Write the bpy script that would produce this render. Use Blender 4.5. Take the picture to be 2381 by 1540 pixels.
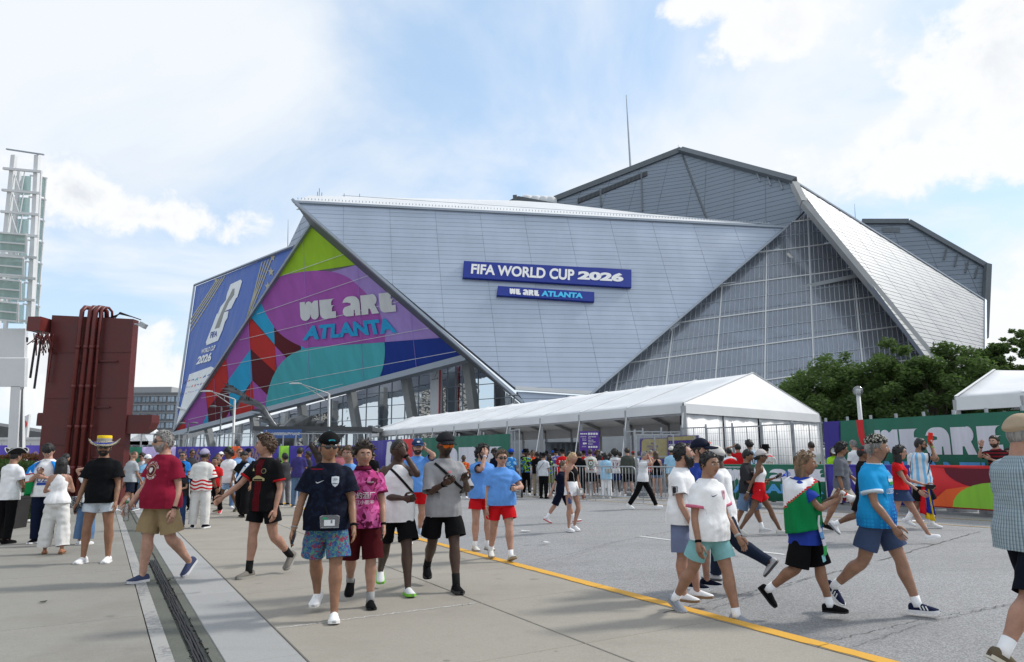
import bpy, bmesh, math, random
import numpy as np
from mathutils import Vector, Matrix
from mathutils.bvhtree import BVHTree
from mathutils.geometry import tessellate_polygon
random.seed(7); RNG = np.random.default_rng(7)
sc = bpy.context.scene
for o in list(bpy.data.objects): bpy.data.objects.remove(o)
COL = sc.collection
R = math.radians
# ---------------------------------------------------------------- camera
F, CX, CY, TH, RL, EYE = 1640., 1190.5, 770., math.atan(280/1640.), .0085, 1.57
cam_d = bpy.data.cameras.new('camera'); cam = bpy.data.objects.new('camera', cam_d); COL.objects.link(cam)
cam_d.sensor_width = 36; cam_d.lens = F/2381*36; cam_d.clip_end = 6000; cam_d.clip_start = .05
fw = Vector((0, math.cos(TH), math.sin(TH))); r0 = Vector((1, 0, 0)); u0 = Vector((0, -math.sin(TH), math.cos(TH)))
rt = r0*math.cos(RL) - u0*math.sin(RL); up = r0*math.sin(RL) + u0*math.cos(RL)
cam.matrix_world = Matrix(((rt.x, up.x, -fw.x, 0), (rt.y, up.y, -fw.y, 0), (rt.z, up.z, -fw.z, EYE), (0, 0, 0, 1)))
sc.camera = cam
def ray(u, v):
 d = rt*((u-CX)/F) + up*((CY-v)/F) + fw
 return d
def P(u, v, Y):
 d = ray(u, v); k = Y/d.y
 return Vector((d.x*k, Y, EYE + d.z*k))
def G(u, v, z=0.):
 d = ray(u, v); k = (z-EYE)/d.z
 return Vector((d.x*k, d.y*k, z))
# ---------------------------------------------------------------- world, sun, exposure
SUN_EL, SUN_AZ = R(42), R(72)          # azimuth measured from +Y towards +X
world = bpy.data.worlds.new('World'); sc.world = world; world.use_nodes = True
world.cycles.sampling_method = 'MANUAL'; world.cycles.sample_map_resolution = 256
def N(nt, t, **kw):
 n = nt.nodes.new(t)
 for k, v in kw.items():
  if k == 'i':
   for a, b in v.items(): n.inputs[a].default_value = b
  else: setattr(n, k, v)
 return n
def math_n(nt, op, a, b=None, c=None, clamp=False):
 n = nt.nodes.new('ShaderNodeMath'); n.operation = op; n.use_clamp = clamp
 for i, x in enumerate((a, b, c)):
  if x is None: continue
  if isinstance(x, (int, float)): n.inputs[i].default_value = x
  else: nt.links.new(x, n.inputs[i])
 return n.outputs[0]
def mix_n(nt, f, a, b):
 n = nt.nodes.new('ShaderNodeMix'); n.data_type = 'RGBA'
 for s, x in ((0, f), (6, a), (7, b)):
  if isinstance(x, (int, float)): n.inputs[s].default_value = x
  elif isinstance(x, tuple): n.inputs[s].default_value = x if len(x) == 4 else (*x, 1)
  else: nt.links.new(x, n.inputs[s])
 return n.outputs[2]
def smooth(nt, x, lo, hi):
 n = N(nt, 'ShaderNodeMapRange', interpolation_type='SMOOTHSTEP'); nt.links.new(x, n.inputs[0])
 n.inputs[1].default_value = lo; n.inputs[2].default_value = hi
 return n.outputs[0]
def build_sky():
 nt = world.node_tree; nt.nodes.clear(); L = nt.links.new
 out = N(nt, 'ShaderNodeOutputWorld'); bg = N(nt, 'ShaderNodeBackground'); bg.inputs[1].default_value = .1
 L(bg.outputs[0], out.inputs[0])
 sky = N(nt, 'ShaderNodeTexSky', sky_type='NISHITA', sun_disc=False)
 sky.sun_elevation = SUN_EL; sky.sun_rotation = SUN_AZ; sky.air_density = 1.0; sky.dust_density = .6; sky.ozone_density = 2.0
 tc = N(nt, 'ShaderNodeTexCoord'); D = tc.outputs['Generated']
 sx = N(nt, 'ShaderNodeSeparateXYZ'); L(D, sx.inputs[0])
 den = math_n(nt, 'ADD', math_n(nt, 'MAXIMUM', sx.outputs[2], .0), .22)
 px = math_n(nt, 'DIVIDE', sx.outputs[0], den); py = math_n(nt, 'DIVIDE', sx.outputs[1], den)
 cb = N(nt, 'ShaderNodeCombineXYZ'); L(px, cb.inputs[0]); L(py, cb.inputs[1])
 def noise(scale, detail, rough, vec, off=(0, 0, 0), dist=0.):
  mp = N(nt, 'ShaderNodeMapping'); mp.inputs[1].default_value = off; L(vec, mp.inputs[0])
  n = N(nt, 'ShaderNodeTexNoise', i={'Scale': scale, 'Detail': detail, 'Roughness': rough, 'Distortion': dist}); L(mp.outputs[0], n.inputs[0])
  return n.outputs[0]
 edge = noise(5.5, 6, .58, D, (2.1, .4, .7), .25)          # ragged edges of the heaps
 fine = noise(15., 8, .62, D, (.3, 1.4, .2), .3)
 edge = math_n(nt, 'ADD', math_n(nt, 'MULTIPLY', math_n(nt, 'SUBTRACT', edge, .5), 2.0), math_n(nt, 'MULTIPLY', math_n(nt, 'SUBTRACT', fine, .5), 3.0))
 veil = noise(1.15, 8, .56, cb.outputs[0], (3.6, .9, 0), .5)
 veil = smooth(nt, veil, .30, .60)
 hz = smooth(nt, sx.outputs[2], .30, -.02)                 # paler air low down
 base = mix_n(nt, .55, sky.outputs[0], (3.5, 4.7, 6.0))
 base = mix_n(nt, math_n(nt, 'MULTIPLY', hz, .42), base, (4.5, 5.0, 5.5))
 col = mix_n(nt, math_n(nt, 'MULTIPLY', veil, .93), base, (5.0, 5.2, 5.4))
 # heaped clouds: a handful of large banks by direction
 tot = None
 def bank(u, v, ru, rv, w=1.):
  c = ray(u, v).normalized(); e1 = Vector((c.y, -c.x, 0)).normalized(); e2 = c.cross(e1)
  def dot(vec, s):
   d = N(nt, 'ShaderNodeVectorMath', operation='DOT_PRODUCT'); L(D, d.inputs[0]); d.inputs[1].default_value = vec
   return math_n(nt, 'DIVIDE', d.outputs['Value'], s)
  a = dot(e1, ru/F); b = dot(e2, rv/F); fr = N(nt, 'ShaderNodeVectorMath', operation='DOT_PRODUCT'); L(D, fr.inputs[0]); fr.inputs[1].default_value = c
  r2 = math_n(nt, 'SQRT', math_n(nt, 'ADD', math_n(nt, 'MULTIPLY', a, a), math_n(nt, 'MULTIPLY', b, b)))
  m = math_n(nt, 'SUBTRACT', w, r2)
  return math_n(nt, 'MULTIPLY_ADD', math_n(nt, 'GREATER_THAN', fr.outputs['Value'], 0.), 10., math_n(nt, 'SUBTRACT', m, 10.))
 banks = [(190, 455, 120, 70), (360, 505, 190, 55), (210, 870, 220, 80), (2370, 130, 170, 190), (2230, 370, 290, 85),
             (1820, 40, 120, 60), (2360, 770, 110, 120), (1650, 5, 120, 40)]
 for bk in banks:
  m = bank(*bk); tot = m if tot is None else math_n(nt, 'MAXIMUM', tot, m)
 heap = math_n(nt, 'ADD', tot, edge)
 hm = smooth(nt, heap, -.12, .42)
 # shaded undersides: thickness of the heap away from the sun
 shade = noise(2.4, 6, .5, D, (1.2, 5.5, .45)); shade = smooth(nt, shade, .38, .66)
 hcol = mix_n(nt, math_n(nt, 'MULTIPLY', math_n(nt, 'MULTIPLY', shade, smooth(nt, heap, .45, 1.5)), .8), (5.3, 5.38, 5.45), (3.5, 3.8, 4.25))
 col = mix_n(nt, hm, col, hcol)
 L(col, bg.inputs[0])
build_sky()
sun_d = bpy.data.lights.new('sun', 'SUN'); sun = bpy.data.objects.new('sun', sun_d); COL.objects.link(sun)
sun_d.energy = 1.5; sun_d.angle = R(7); sun_d.color = (1, .95, .88)
sv = Vector((math.sin(SUN_AZ)*math.cos(SUN_EL), math.cos(SUN_AZ)*math.cos(SUN_EL), math.sin(SUN_EL)))
sun.rotation_euler = sv.to_track_quat('Z', 'Y').to_euler()
vs = sc.view_settings; vs.view_transform = 'Standard'; vs.look = 'None'; vs.gamma = 1; vs.exposure = 0.9; vs.use_curve_mapping = False
sc.cycles.use_denoising = True; sc.cycles.max_bounces = 6; sc.cycles.transparent_max_bounces = 12
sc.cycles.sample_clamp_indirect = 6
# ---------------------------------------------------------------- materials
MATS = {}
def mat(name, col, rough=.6, metal=0., var=.06, scale=3., bump=0., bscale=40., spec=.4, alpha=None, stretch=None, dirt=0., coat=0., each=0.):
 """plain procedural surface: colour broken up by noise, optional fine relief"""
 if name in MATS: return MATS[name]
 m = bpy.data.materials.new(name); MATS[name] = m; m.use_nodes = True
 nt = m.node_tree; b = nt.nodes['Principled BSDF']; L = nt.links.new
 c = (*col, 1)
 b.inputs['Roughness'].default_value = rough; b.inputs['Metallic'].default_value = metal
 b.inputs['Specular IOR Level'].default_value = spec; b.inputs['Base Color'].default_value = c
 if coat: b.inputs['Coat Weight'].default_value = coat
 if alpha is not None: b.inputs['Alpha'].default_value = alpha
 m.diffuse_color = c
 if var or bump:
  tc = N(nt, 'ShaderNodeTexCoord'); vec = tc.outputs['Object']
  if stretch:
   mp = N(nt, 'ShaderNodeMapping'); mp.inputs[3].default_value = stretch; L(vec, mp.inputs[0]); vec = mp.outputs[0]
 if var:
  n = N(nt, 'ShaderNodeTexNoise', i={'Scale': scale, 'Detail': 6, 'Roughness': .6}); L(vec, n.inputs[0])
  f = smooth(nt, n.outputs[0], .3, .7)
  lo = tuple(x*(1-var) for x in col); hi = tuple(min(1, x*(1+var)) for x in col)
  cc = mix_n(nt, f, lo, hi)
  if dirt:
   n2 = N(nt, 'ShaderNodeTexNoise', i={'Scale': scale*.23, 'Detail': 8, 'Roughness': .7}); L(vec, n2.inputs[0])
   cc = mix_n(nt, math_n(nt, 'MULTIPLY', smooth(nt, n2.outputs[0], .5, .75), dirt), cc, tuple(x*.55 for x in col))
  if each: cc = mix_n(nt, math_n(nt, 'MULTIPLY', N(nt, 'ShaderNodeObjectInfo').outputs['Random'], each), cc, tuple(x*.5 for x in col))
  L(cc, b.inputs['Base Color'])
  L(math_n(nt, 'MULTIPLY_ADD', f, .12, rough-.06, clamp=True), b.inputs['Roughness'])
 if bump:
  n = N(nt, 'ShaderNodeTexNoise', i={'Scale': bscale, 'Detail': 4}); L(vec, n.inputs[0])
  bp = N(nt, 'ShaderNodeBump', i={'Strength': bump, 'Distance': .01}); L(n.outputs[0], bp.inputs['Height']); L(bp.outputs[0], b.inputs['Normal'])
 return m
def srgb(*c):
 return tuple(((x/255)/12.92 if x/255 <= .04045 else ((x/255+.055)/1.055)**2.4) for x in c)
# ---------------------------------------------------------------- mesh helpers
class MB:
 def __init__(s): s.v = []; s.f = []; s.m = []
 def add(s, v, f, m=0):
  k = len(s.v); s.v += [tuple(x) for x in v]; s.f += [tuple(i+k for i in q) for q in f]; s.m += [m]*len(f)
  return s
 def box(s, c, d, m=0, rot=None):
  c = Vector(c); hx, hy, hz = d[0]/2, d[1]/2, d[2]/2
  q = [Vector((x, y, z)) for x in (-hx, hx) for y in (-hy, hy) for z in (-hz, hz)]
  if rot is not None: q = [rot @ p for p in q]
  return s.add([p+c for p in q], [(0, 1, 3, 2), (4, 6, 7, 5), (0, 4, 5, 1), (2, 3, 7, 6), (0, 2, 6, 4), (1, 5, 7, 3)], m)
 def bar(s, a, b, w, h=None, m=0, upv=(0, 0, 1)):
  """rectangular bar from a to b, width w, height h"""
  a, b = Vector(a), Vector(b); h = h or w; d = (b-a).normalized(); u = Vector(upv)
  if abs(d.dot(u)) > .98: u = Vector((0, 1, 0))
  x = d.cross(u).normalized(); y = x.cross(d)
  q = [p + x*(i*w/2) + y*(j*h/2) for p in (a, b) for i, j in ((-1, -1), (1, -1), (1, 1), (-1, 1))]
  return s.add(q, [(3, 2, 1, 0), (4, 5, 6, 7), (0, 1, 5, 4), (1, 2, 6, 5), (2, 3, 7, 6), (3, 0, 4, 7)], m)
 def tube(s, pts, r, n=8, m=0, cap=True):
  pts = [Vector(p) for p in pts]; rr = r if isinstance(r, (list, tuple)) else [r]*len(pts)
  ref = None; rings = []
  for i, p in enumerate(pts):
   t = (pts[min(i+1, len(pts)-1)] - pts[max(i-1, 0)])
   t = t.normalized() if t.length > 1e-9 else Vector((0, 0, 1))
   if ref is None: ref = Vector((0, 0, 1)) if abs(t.z) < .9 else Vector((1, 0, 0))
   x = t.cross(ref); x = x.normalized() if x.length > 1e-6 else Vector((1, 0, 0)); y = x.cross(t); ref = y
   rings.append([p + (x*math.cos(a) + y*math.sin(a))*rr[i] for a in [2*math.pi*k/n for k in range(n)]])
  return s.rings(rings, m, cap)
 def rings(s, rings, m=0, cap=True):
  n = len(rings[0]); v = [p for r in rings for p in r]; f = []
  for i in range(len(rings)-1):
   for k in range(n):
    k2 = (k+1) % n; f.append((i*n+k, i*n+k2, (i+1)*n+k2, (i+1)*n+k))
  if cap: f.append(tuple(reversed(range(n)))); f.append(tuple((len(rings)-1)*n+k for k in range(n)))
  return s.add(v, f, m)
 def prism(s, poly, off, m=0):
  """planar polygon (list of points, may be concave) extruded by vector off"""
  poly = [Vector(p) for p in poly]; n = len(poly); off = Vector(off)
  tri = tessellate_polygon([poly])
  f = [tuple(t) for t in tri] + [tuple(i+n for i in reversed(t)) for t in tri]
  f += [(i, (i+1) % n, (i+1) % n + n, i+n) for i in range(n)]
  return s.add(poly + [p+off for p in poly], f, m)
 def flat(s, poly, m=0):
  poly = [Vector(p) for p in poly]
  return s.add(poly, [tuple(t) for t in tessellate_polygon([poly])], m)
 def lathe(s, prof, c=(0, 0, 0), n=16, m=0):
  c = Vector(c)
  return s.rings([[c + Vector((r*math.cos(a), r*math.sin(a), z)) for a in [2*math.pi*k/n for k in range(n)]] for r, z in prof], m)
 def mesh(s, name, mats, smooth_=False, recalc=True):
  me = bpy.data.meshes.new(name); me.from_pydata(s.v, [], s.f)
  for q in (mats if isinstance(mats, (list, tuple)) else [mats]): me.materials.append(q)
  me.polygons.foreach_set('material_index', s.m)
  if recalc:
   bm = bmesh.new(); bm.from_mesh(me); bmesh.ops.recalc_face_normals(bm, faces=bm.faces); bm.to_mesh(me); bm.free()
  if smooth_: me.polygons.foreach_set('use_smooth', [True]*len(me.polygons))
  me.update(); return me
 def build(s, name, mats, parent=None, smooth_=False, **kw):
  return link(name, s.mesh(name, mats, smooth_), parent, **kw)
def link(name, data, parent=None, label=None, cat=None, group=None, kind=None, loc=None, rotz=None):
 o = bpy.data.objects.new(name, data); COL.objects.link(o)
 if parent is not None: o.parent = parent
 if loc is not None: o.location = loc
 if rotz is not None: o.rotation_euler = (0, 0, rotz)
 if label: o['label'] = label
 if cat: o['category'] = cat
 if group: o['group'] = group
 if kind: o['kind'] = kind
 return o
def thing(name, label, cat, loc=(0, 0, 0), rotz=0., group=None):
 o = link(name, None, None, label, cat, group, None, loc, rotz); o.empty_display_size = .2
 return o
def smooth_auto(o, ang=40):
 me = o.data; me.polygons.foreach_set('use_smooth', [True]*len(me.polygons))
 try: me.set_sharp_from_angle(angle=R(ang))
 except Exception: pass
 return o
# ---------------------------------------------------------------- planes and 2-D clipping
class Plane:
 def __init__(s, a, b, c, upv=(0, 0, 1)):
  a, b, c = Vector(a), Vector(b), Vector(c); n = (b-a).cross(c-a).normalized()
  if n.dot(Vector((0, 0, EYE)) - a) < 0: n = -n
  s.o = a; s.n = n; s.e1 = Vector(upv).cross(n).normalized(); s.e2 = n.cross(s.e1)
 def hit(s, u, v):
  d = ray(u, v); o = Vector((0, 0, EYE)); k = (s.o-o).dot(s.n)/d.dot(s.n); return o + d*k
 def to2(s, p): q = Vector(p)-s.o; return (q.dot(s.e1), q.dot(s.e2))
 def px(s, u, v): return s.to2(s.hit(u, v))
 def to3(s, q, h=0.): return s.o + s.e1*q[0] + s.e2*q[1] + s.n*h
def area2(p): return sum(p[i][0]*p[(i+1) % len(p)][1] - p[(i+1) % len(p)][0]*p[i][1] for i in range(len(p)))/2
def clip(sub, clipper):
 """Sutherland-Hodgman, convex clipper"""
 if area2(clipper) < 0: clipper = clipper[::-1]
 out = list(sub)
 for i in range(len(clipper)):
  a, b = clipper[i], clipper[(i+1) % len(clipper)]; inp = out; out = []
  if not inp: return []
  side = lambda p: (b[0]-a[0])*(p[1]-a[1]) - (b[1]-a[1])*(p[0]-a[0])
  for j in range(len(inp)):
   p, q = inp[j], inp[(j+1) % len(inp)]; sp, sq = side(p), side(q)
   if sp >= 0: out.append(p)
   if (sp >= 0) != (sq >= 0):
    t = sp/(sp-sq); out.append((p[0]+t*(q[0]-p[0]), p[1]+t*(q[1]-p[1])))
 res = []
 for p in out:
  if not res or (abs(p[0]-res[-1][0]) + abs(p[1]-res[-1][1])) > 1e-5: res.append(p)
 if len(res) > 2 and abs(res[0][0]-res[-1][0]) + abs(res[0][1]-res[-1][1]) < 1e-5: res.pop()
 return res if len(res) > 2 else []
def text_mesh(body, size=1., bold=0., extrude=0., align='CENTER', shear=0., sx=1., spacing=1.):
 """lettering as 2-D geometry; returns (verts, faces)"""
 c = bpy.data.curves.new('txt', 'FONT'); c.body = body; c.size = size; c.align_x = align; c.align_y = 'CENTER'; c.offset = bold; c.shear = shear
 c.space_character = spacing; c.resolution_u = 4; c.fill_mode = 'FRONT' if not extrude else 'BOTH'; c.extrude = extrude
 o = bpy.data.objects.new('txt', c); me = o.to_mesh()
 v = [(p.co.x*sx, p.co.y, p.co.z) for p in me.vertices]; f = [tuple(q.vertices) for q in me.polygons]
 o.to_mesh_clear(); bpy.data.objects.remove(o); bpy.data.curves.remove(c)
 return v, f
TXT = {}
def text2(body, **kw):
 k = (body, tuple(sorted(kw.items())))
 if k not in TXT: TXT[k] = text_mesh(body, **kw)
 return TXT[k]
def fit_text(body, w, h, **kw):
 """lettering scaled to a w x h box centred on 0; returns 2-D verts and faces"""
 v, f = text2(body, **kw)
 if not v: return [], []
 xs = [p[0] for p in v]; ys = [p[1] for p in v]
 a, b, c, d = min(xs), max(xs), min(ys), max(ys)
 return [((p[0]-(a+b)/2)*w/(b-a), (p[1]-(c+d)/2)*h/(d-c)) for p in v], f
# heavy rounded display letters (notched bowls), unit height, drawn as polygons
def arc(cx, cy, r, a0, a1, n=8, ry=None):
 ry = ry or r
 return [(cx+r*math.cos(R(a0+(a1-a0)*i/n)), cy+ry*math.sin(R(a0+(a1-a0)*i/n))) for i in range(n+1)]
def glyph(ch):
 if ch == 'W':
  return 1.12, [[(0, 1), (.3, 1)] + arc(.52, .80, .20, 180, 20, 6) + [(.86, 1), (1.1, 1)] + [(1.1, .42)] + arc(.86, .26, .24, 0, -180, 8)[0:] + arc(.30, .30, .30, 0, -180, 8)[::1]]
 if ch == 'E':
  return .95, [[(0, 1), (.92, 1)] + arc(.92, .78, .22, 90, 180, 4)[1:] + [(.70, .66), (.92, .66)] + arc(.92, .46, .2, 90, 180, 4)[1:] + [(.72, .34), (.95, .34), (.95, 0), (.3, 0)] + arc(.3, .3, .3, 270, 180, 5)]
 if ch == 'A':
  return 1.05, [[(0, .72)] + arc(.42, .60, .42, 160, 90, 5) + [(.62, 1.02)] + arc(.62, .6, .42, 90, 0, 6) + [(1.04, 0), (.74, 0)] + [(.72, .3), (.66, .3), (.64, 0), (.26, 0)] + arc(.26, .26, .26, 270, 90, 7) + [(.5, .56), (.5, .66), (.3, .72)]]
 if ch == 'R':
  return 1.05, [[(0, 1), (.66, 1)] + arc(.66, .72, .3, 90, -60, 7) + [(1.04, 0), (.62, 0), (.5, .3), (.42, .3), (.40, 0), (0, 0)]]
 return .5, []
def display_text(s, gap=.06):
 x = 0; polys = []
 for ch in s:
  if ch == ' ': x += .35; continue
  w, ps = glyph(ch); polys += [[(px+x, py) for px, py in p] for p in ps]; x += w+gap
 return [[(px-(x-gap)/2, py-.5) for px, py in p] for p in polys], x-gap
# ================================================================ ground
AL = Vector((-.5, .866, 0)); NN = Vector((.866, .5, 0))
def na(n, a, z=0.): return NN*n + AL*a + Vector((0, 0, z))
def ground_mat(name, col, speck, speck_s, stain, stain_col=None, rough=.85, bump=.4, bs=90, crack=0.):
 m = bpy.data.materials.new(name); m.use_nodes = True; nt = m.node_tree; L = nt.links.new; b = nt.nodes['Principled BSDF']
 g = N(nt, 'ShaderNodeNewGeometry'); pos = g.outputs['Position']
 n1 = N(nt, 'ShaderNodeTexNoise', i={'Scale': .45, 'Detail': 9, 'Roughness': .65}); L(pos, n1.inputs[0])
 n2 = N(nt, 'ShaderNodeTexNoise', i={'Scale': 3.3, 'Detail': 8, 'Roughness': .7}); L(pos, n2.inputs[0])
 vo = N(nt, 'ShaderNodeTexVoronoi', i={'Scale': speck_s}); L(pos, vo.inputs[0])
 n3 = N(nt, 'ShaderNodeTexNoise', i={'Scale': speck_s*.6, 'Detail': 3, 'Roughness': .8}); L(pos, n3.inputs[0])
 wn = N(nt, 'ShaderNodeSeparateColor'); L(vo.outputs['Color'], wn.inputs[0])
 c = mix_n(nt, smooth(nt, wn.outputs[0], .1, .95), tuple(x*(1-speck) for x in col), tuple(min(1, x*(1+speck)) for x in col))
 c = mix_n(nt, math_n(nt, 'MULTIPLY', smooth(nt, n3.outputs[0], .35, .7), .5), c, tuple(x*(1+speck*.7) for x in col))
 c = mix_n(nt, math_n(nt, 'MULTIPLY', smooth(nt, n1.outputs[0], .45, .72), stain), c, stain_col or tuple(x*.6 for x in col))
 c = mix_n(nt, math_n(nt, 'MULTIPLY', smooth(nt, n2.outputs[0], .52, .8), stain*.8), c, tuple(x*.62 for x in col))
 sp = N(nt, 'ShaderNodeTexNoise', i={'Scale': 1.7, 'Detail': 2, 'Roughness': .4}); L(pos, sp.inputs[0])
 c = mix_n(nt, math_n(nt, 'MULTIPLY', smooth(nt, sp.outputs[0], .70, .74), .5), c, tuple(x*.45 for x in col))
 vg = N(nt, 'ShaderNodeTexVoronoi', i={'Scale': 2.6}); L(pos, vg.inputs[0]); vr = N(nt, 'ShaderNodeSeparateColor'); L(vg.outputs['Color'], vr.inputs[0])
 gum = math_n(nt, 'MULTIPLY', math_n(nt, 'LESS_THAN', vg.outputs['Distance'], math_n(nt, 'MULTIPLY', vr.outputs[1], .085)), math_n(nt, 'GREATER_THAN', vr.outputs[0], .45)); c = mix_n(nt, math_n(nt, 'MULTIPLY', gum, .55), c, tuple(x*.35 for x in col))
 mp = N(nt, 'ShaderNodeMapping'); mp.inputs[2].default_value = (0, 0, -R(120)); mp.inputs[3].default_value = (.10, 1.5, 1); L(pos, mp.inputs[0])
 ns = N(nt, 'ShaderNodeTexNoise', i={'Scale': 1.1, 'Detail': 6, 'Roughness': .65}); L(mp.outputs[0], ns.inputs[0]); c = mix_n(nt, math_n(nt, 'MULTIPLY', smooth(nt, ns.outputs[0], .50, .72), .30), c, tuple(x*.62 for x in col))
 nr = N(nt, 'ShaderNodeTexNoise', i={'Scale': .8, 'Detail': 7, 'Roughness': .75, 'Distortion': .6}); L(pos, nr.inputs[0]); c = mix_n(nt, math_n(nt, 'MULTIPLY', smooth(nt, nr.outputs[0], .60, .78), .28), c, (col[0]*.95, col[1]*.72, col[2]*.5))
 oi = N(nt, 'ShaderNodeObjectInfo')
 c = mix_n(nt, math_n(nt, 'MULTIPLY', oi.outputs['Random'], .26), c, tuple(x*.72 for x in col))
 L(c, b.inputs['Base Color']); b.inputs['Roughness'].default_value = rough; b.inputs['Specular IOR Level'].default_value = .3
 bp = N(nt, 'ShaderNodeBump', i={'Strength': bump, 'Distance': .006}); L(n3.outputs[0], bp.inputs['Height']); L(bp.outputs[0], b.inputs['Normal'])
 return m
M_asph = ground_mat('old_asphalt', (.270, .270, .272), .32, 85., .42, (.195, .195, .197), rough=.9, bump=.7)
M_conc = ground_mat('pale_concrete', (.325, .300, .258), .10, 120., .55, (.235, .215, .18), bump=.25)
M_concL = ground_mat('worn_concrete', (.272, .260, .232), .10, 120., .62, (.17, .155, .13), bump=.25)
M_strip = ground_mat('new_concrete', (.34, .34, .335), .08, 120., .25, (.28, .28, .28), bump=.2)
M_dark = ground_mat('joint_filler', (.13, .135, .115), .15, 90., .4, bump=.5)
M_base = ground_mat('far_paving', (.2, .2, .195), .2, 60., .3)
M_rubber = mat('black_rubber', (.018, .018, .02), .55, var=.5, scale=9, bump=.5, bscale=60)
def paint(name, col, wear):
 m = bpy.data.materials.new(name); m.use_nodes = True; nt = m.node_tree; L = nt.links.new; b = nt.nodes['Principled BSDF']
 g = N(nt, 'ShaderNodeNewGeometry'); n = N(nt, 'ShaderNodeTexNoise', i={'Scale': 16., 'Detail': 8, 'Roughness': .75}); L(g.outputs['Position'], n.inputs[0])
 n2 = N(nt, 'ShaderNodeTexNoise', i={'Scale': 1.2, 'Detail': 5}); L(g.outputs['Position'], n2.inputs[0])
 f = math_n(nt, 'ADD', n.outputs[0], math_n(nt, 'MULTIPLY', n2.outputs[0], .5))
 c = mix_n(nt, smooth(nt, f, wear, wear+.12), col, (.2, .2, .2)); L(c, b.inputs['Base Color']); b.inputs['Roughness'].default_value = .7
 return m
M_yel = paint('yellow_kerb_paint', (.68, .36, .035), .86); M_tan = paint('faded_yellow_paint', (.42, .315, .16), .80); M_wht = paint('white_road_paint', (.62, .62, .61), .86)
# one wide sheet to the horizon, then the asphalt, the plaza slabs and the kerb
g = MB(); g.flat([(-3000, -3000, -.16), (3000, -3000, -.16), (3000, 3000, -.16), (-3000, 3000, -.16)]); g.build('ground', M_base, kind='structure')
KN = 5.12
b_ = MB(); prof = [(KN+.165, -.10), (KN+.75, -.085), (KN+1.5, -.045), (KN+2.4, -.012), (KN+3.4, -.004), (70, -.004)]
aa = [-60, -20, 0, 4, 8, 12, 16, 20, 26, 34, 60, 150]
for i in range(len(aa)-1):
 for j in range(len(prof)-1):
  b_.flat([na(prof[j][0], aa[i], prof[j][1]), na(prof[j+1][0], aa[i], prof[j+1][1]), na(prof[j+1][0], aa[i+1], prof[j+1][1]), na(prof[j][0], aa[i+1], prof[j][1])])
road = b_.build('road', M_asph, kind='structure')
far = MB(); far.flat([na(KN, 34.6, -.008), na(KN, 150, -.008), na(-110, 150, -.008), na(-110, 34.6, -.008)])
far.flat([na(-21.5, -20, -.008), na(-21.5, 34.6, -.008), na(-110, 34.6, -.008), na(-110, -20, -.008)]); far.build('far_plaza', M_concL, kind='structure')
bed = MB(); bed.flat([na(-22, -22, -.02), na(KN+.16, -22, -.02), na(KN+.16, 36, -.02), na(-22, 36, -.02)]); plaza = bed.build('plaza_bed', M_dark, kind='structure')
def slab(n0, n1, a0, a1, m, g=.007, z=0.):
 mb = MB(); c = na((n0+n1)/2, (a0+a1)/2, z); e = .006
 q0 = [na(n0+g, a0+g), na(n1-g, a0+g), na(n1-g, a1-g), na(n0+g, a1-g)]
 q1 = [na(n0+g+e, a0+g+e), na(n1-g-e, a0+g+e), na(n1-g-e, a1-g-e), na(n0+g+e, a1-g-e)]
 lo = [p+Vector((0, 0, z-.06))-c for p in q0]; md = [p+Vector((0, 0, z-e))-c for p in q0]; hi = [p+Vector((0, 0, z))-c for p in q1]
 mb.add(lo+md+hi, [(i, (i+1) % 4, (i+1) % 4+4, i+4) for i in range(4)] + [(i+4, (i+1) % 4+4, (i+1) % 4+8, i+8) for i in range(4)] + [(8, 9, 10, 11)])
 return mb.build('paving_slab', m, plaza, loc=c)
a = 6.93-1.86*6
while a < 34:
 for n0, n1 in ((1.5, 3.6), (3.6, KN-.005)): slab(n0, n1, a, a+1.86, M_conc)
 a += 1.86
a = 1.0-6
while a < 34:
 for k in range(7): slab(.5-3.1*(k+1), .5-3.1*k, a, a+3.3, M_concL)
 a += 3.3
a = -6
while a < 34:
 slab(.95, 1.5, a, a+3.0, M_strip, g=.004); a += 3.0
fl = MB()
for n0, n1 in ((.62, .74), (.87, .95)): fl.flat([na(n0, -8, -.004), na(n1, -8, -.004), na(n1, 34, -.004), na(n0, 34, -.004)])
fl.build('joint_filler', M_dark, plaza)
wl = MB()
wl.flat([na(.5, -8, .002), na(.62, -8, .002), na(.62, 34, .002), na(.5, 34, .002)]); wl.build('white_edge_line', paint('worn_white_line', (.33, .325, .31), .74), plaza)
rb = MB()     # torn rubber expansion seal: ribs with ragged edges
for k in range(4):
 pts = [na(.765+.021*k + random.uniform(-.004, .004), -6+i*.16, .004+random.uniform(-.004, .007)) for i in range(115)]
 rb.tube(pts, [random.uniform(.009, .012) for _ in pts], 5)
for i in range(70):
 a = random.uniform(-2, 12); s = random.choice((.745, .865)); rb.tube([na(s, a, .004), na(s+random.uniform(-.03, .03), a+random.uniform(-.03, .03), .012)], .007, 4)
rb.build('expansion_seal', M_rubber, plaza, smooth_=True)
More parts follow.
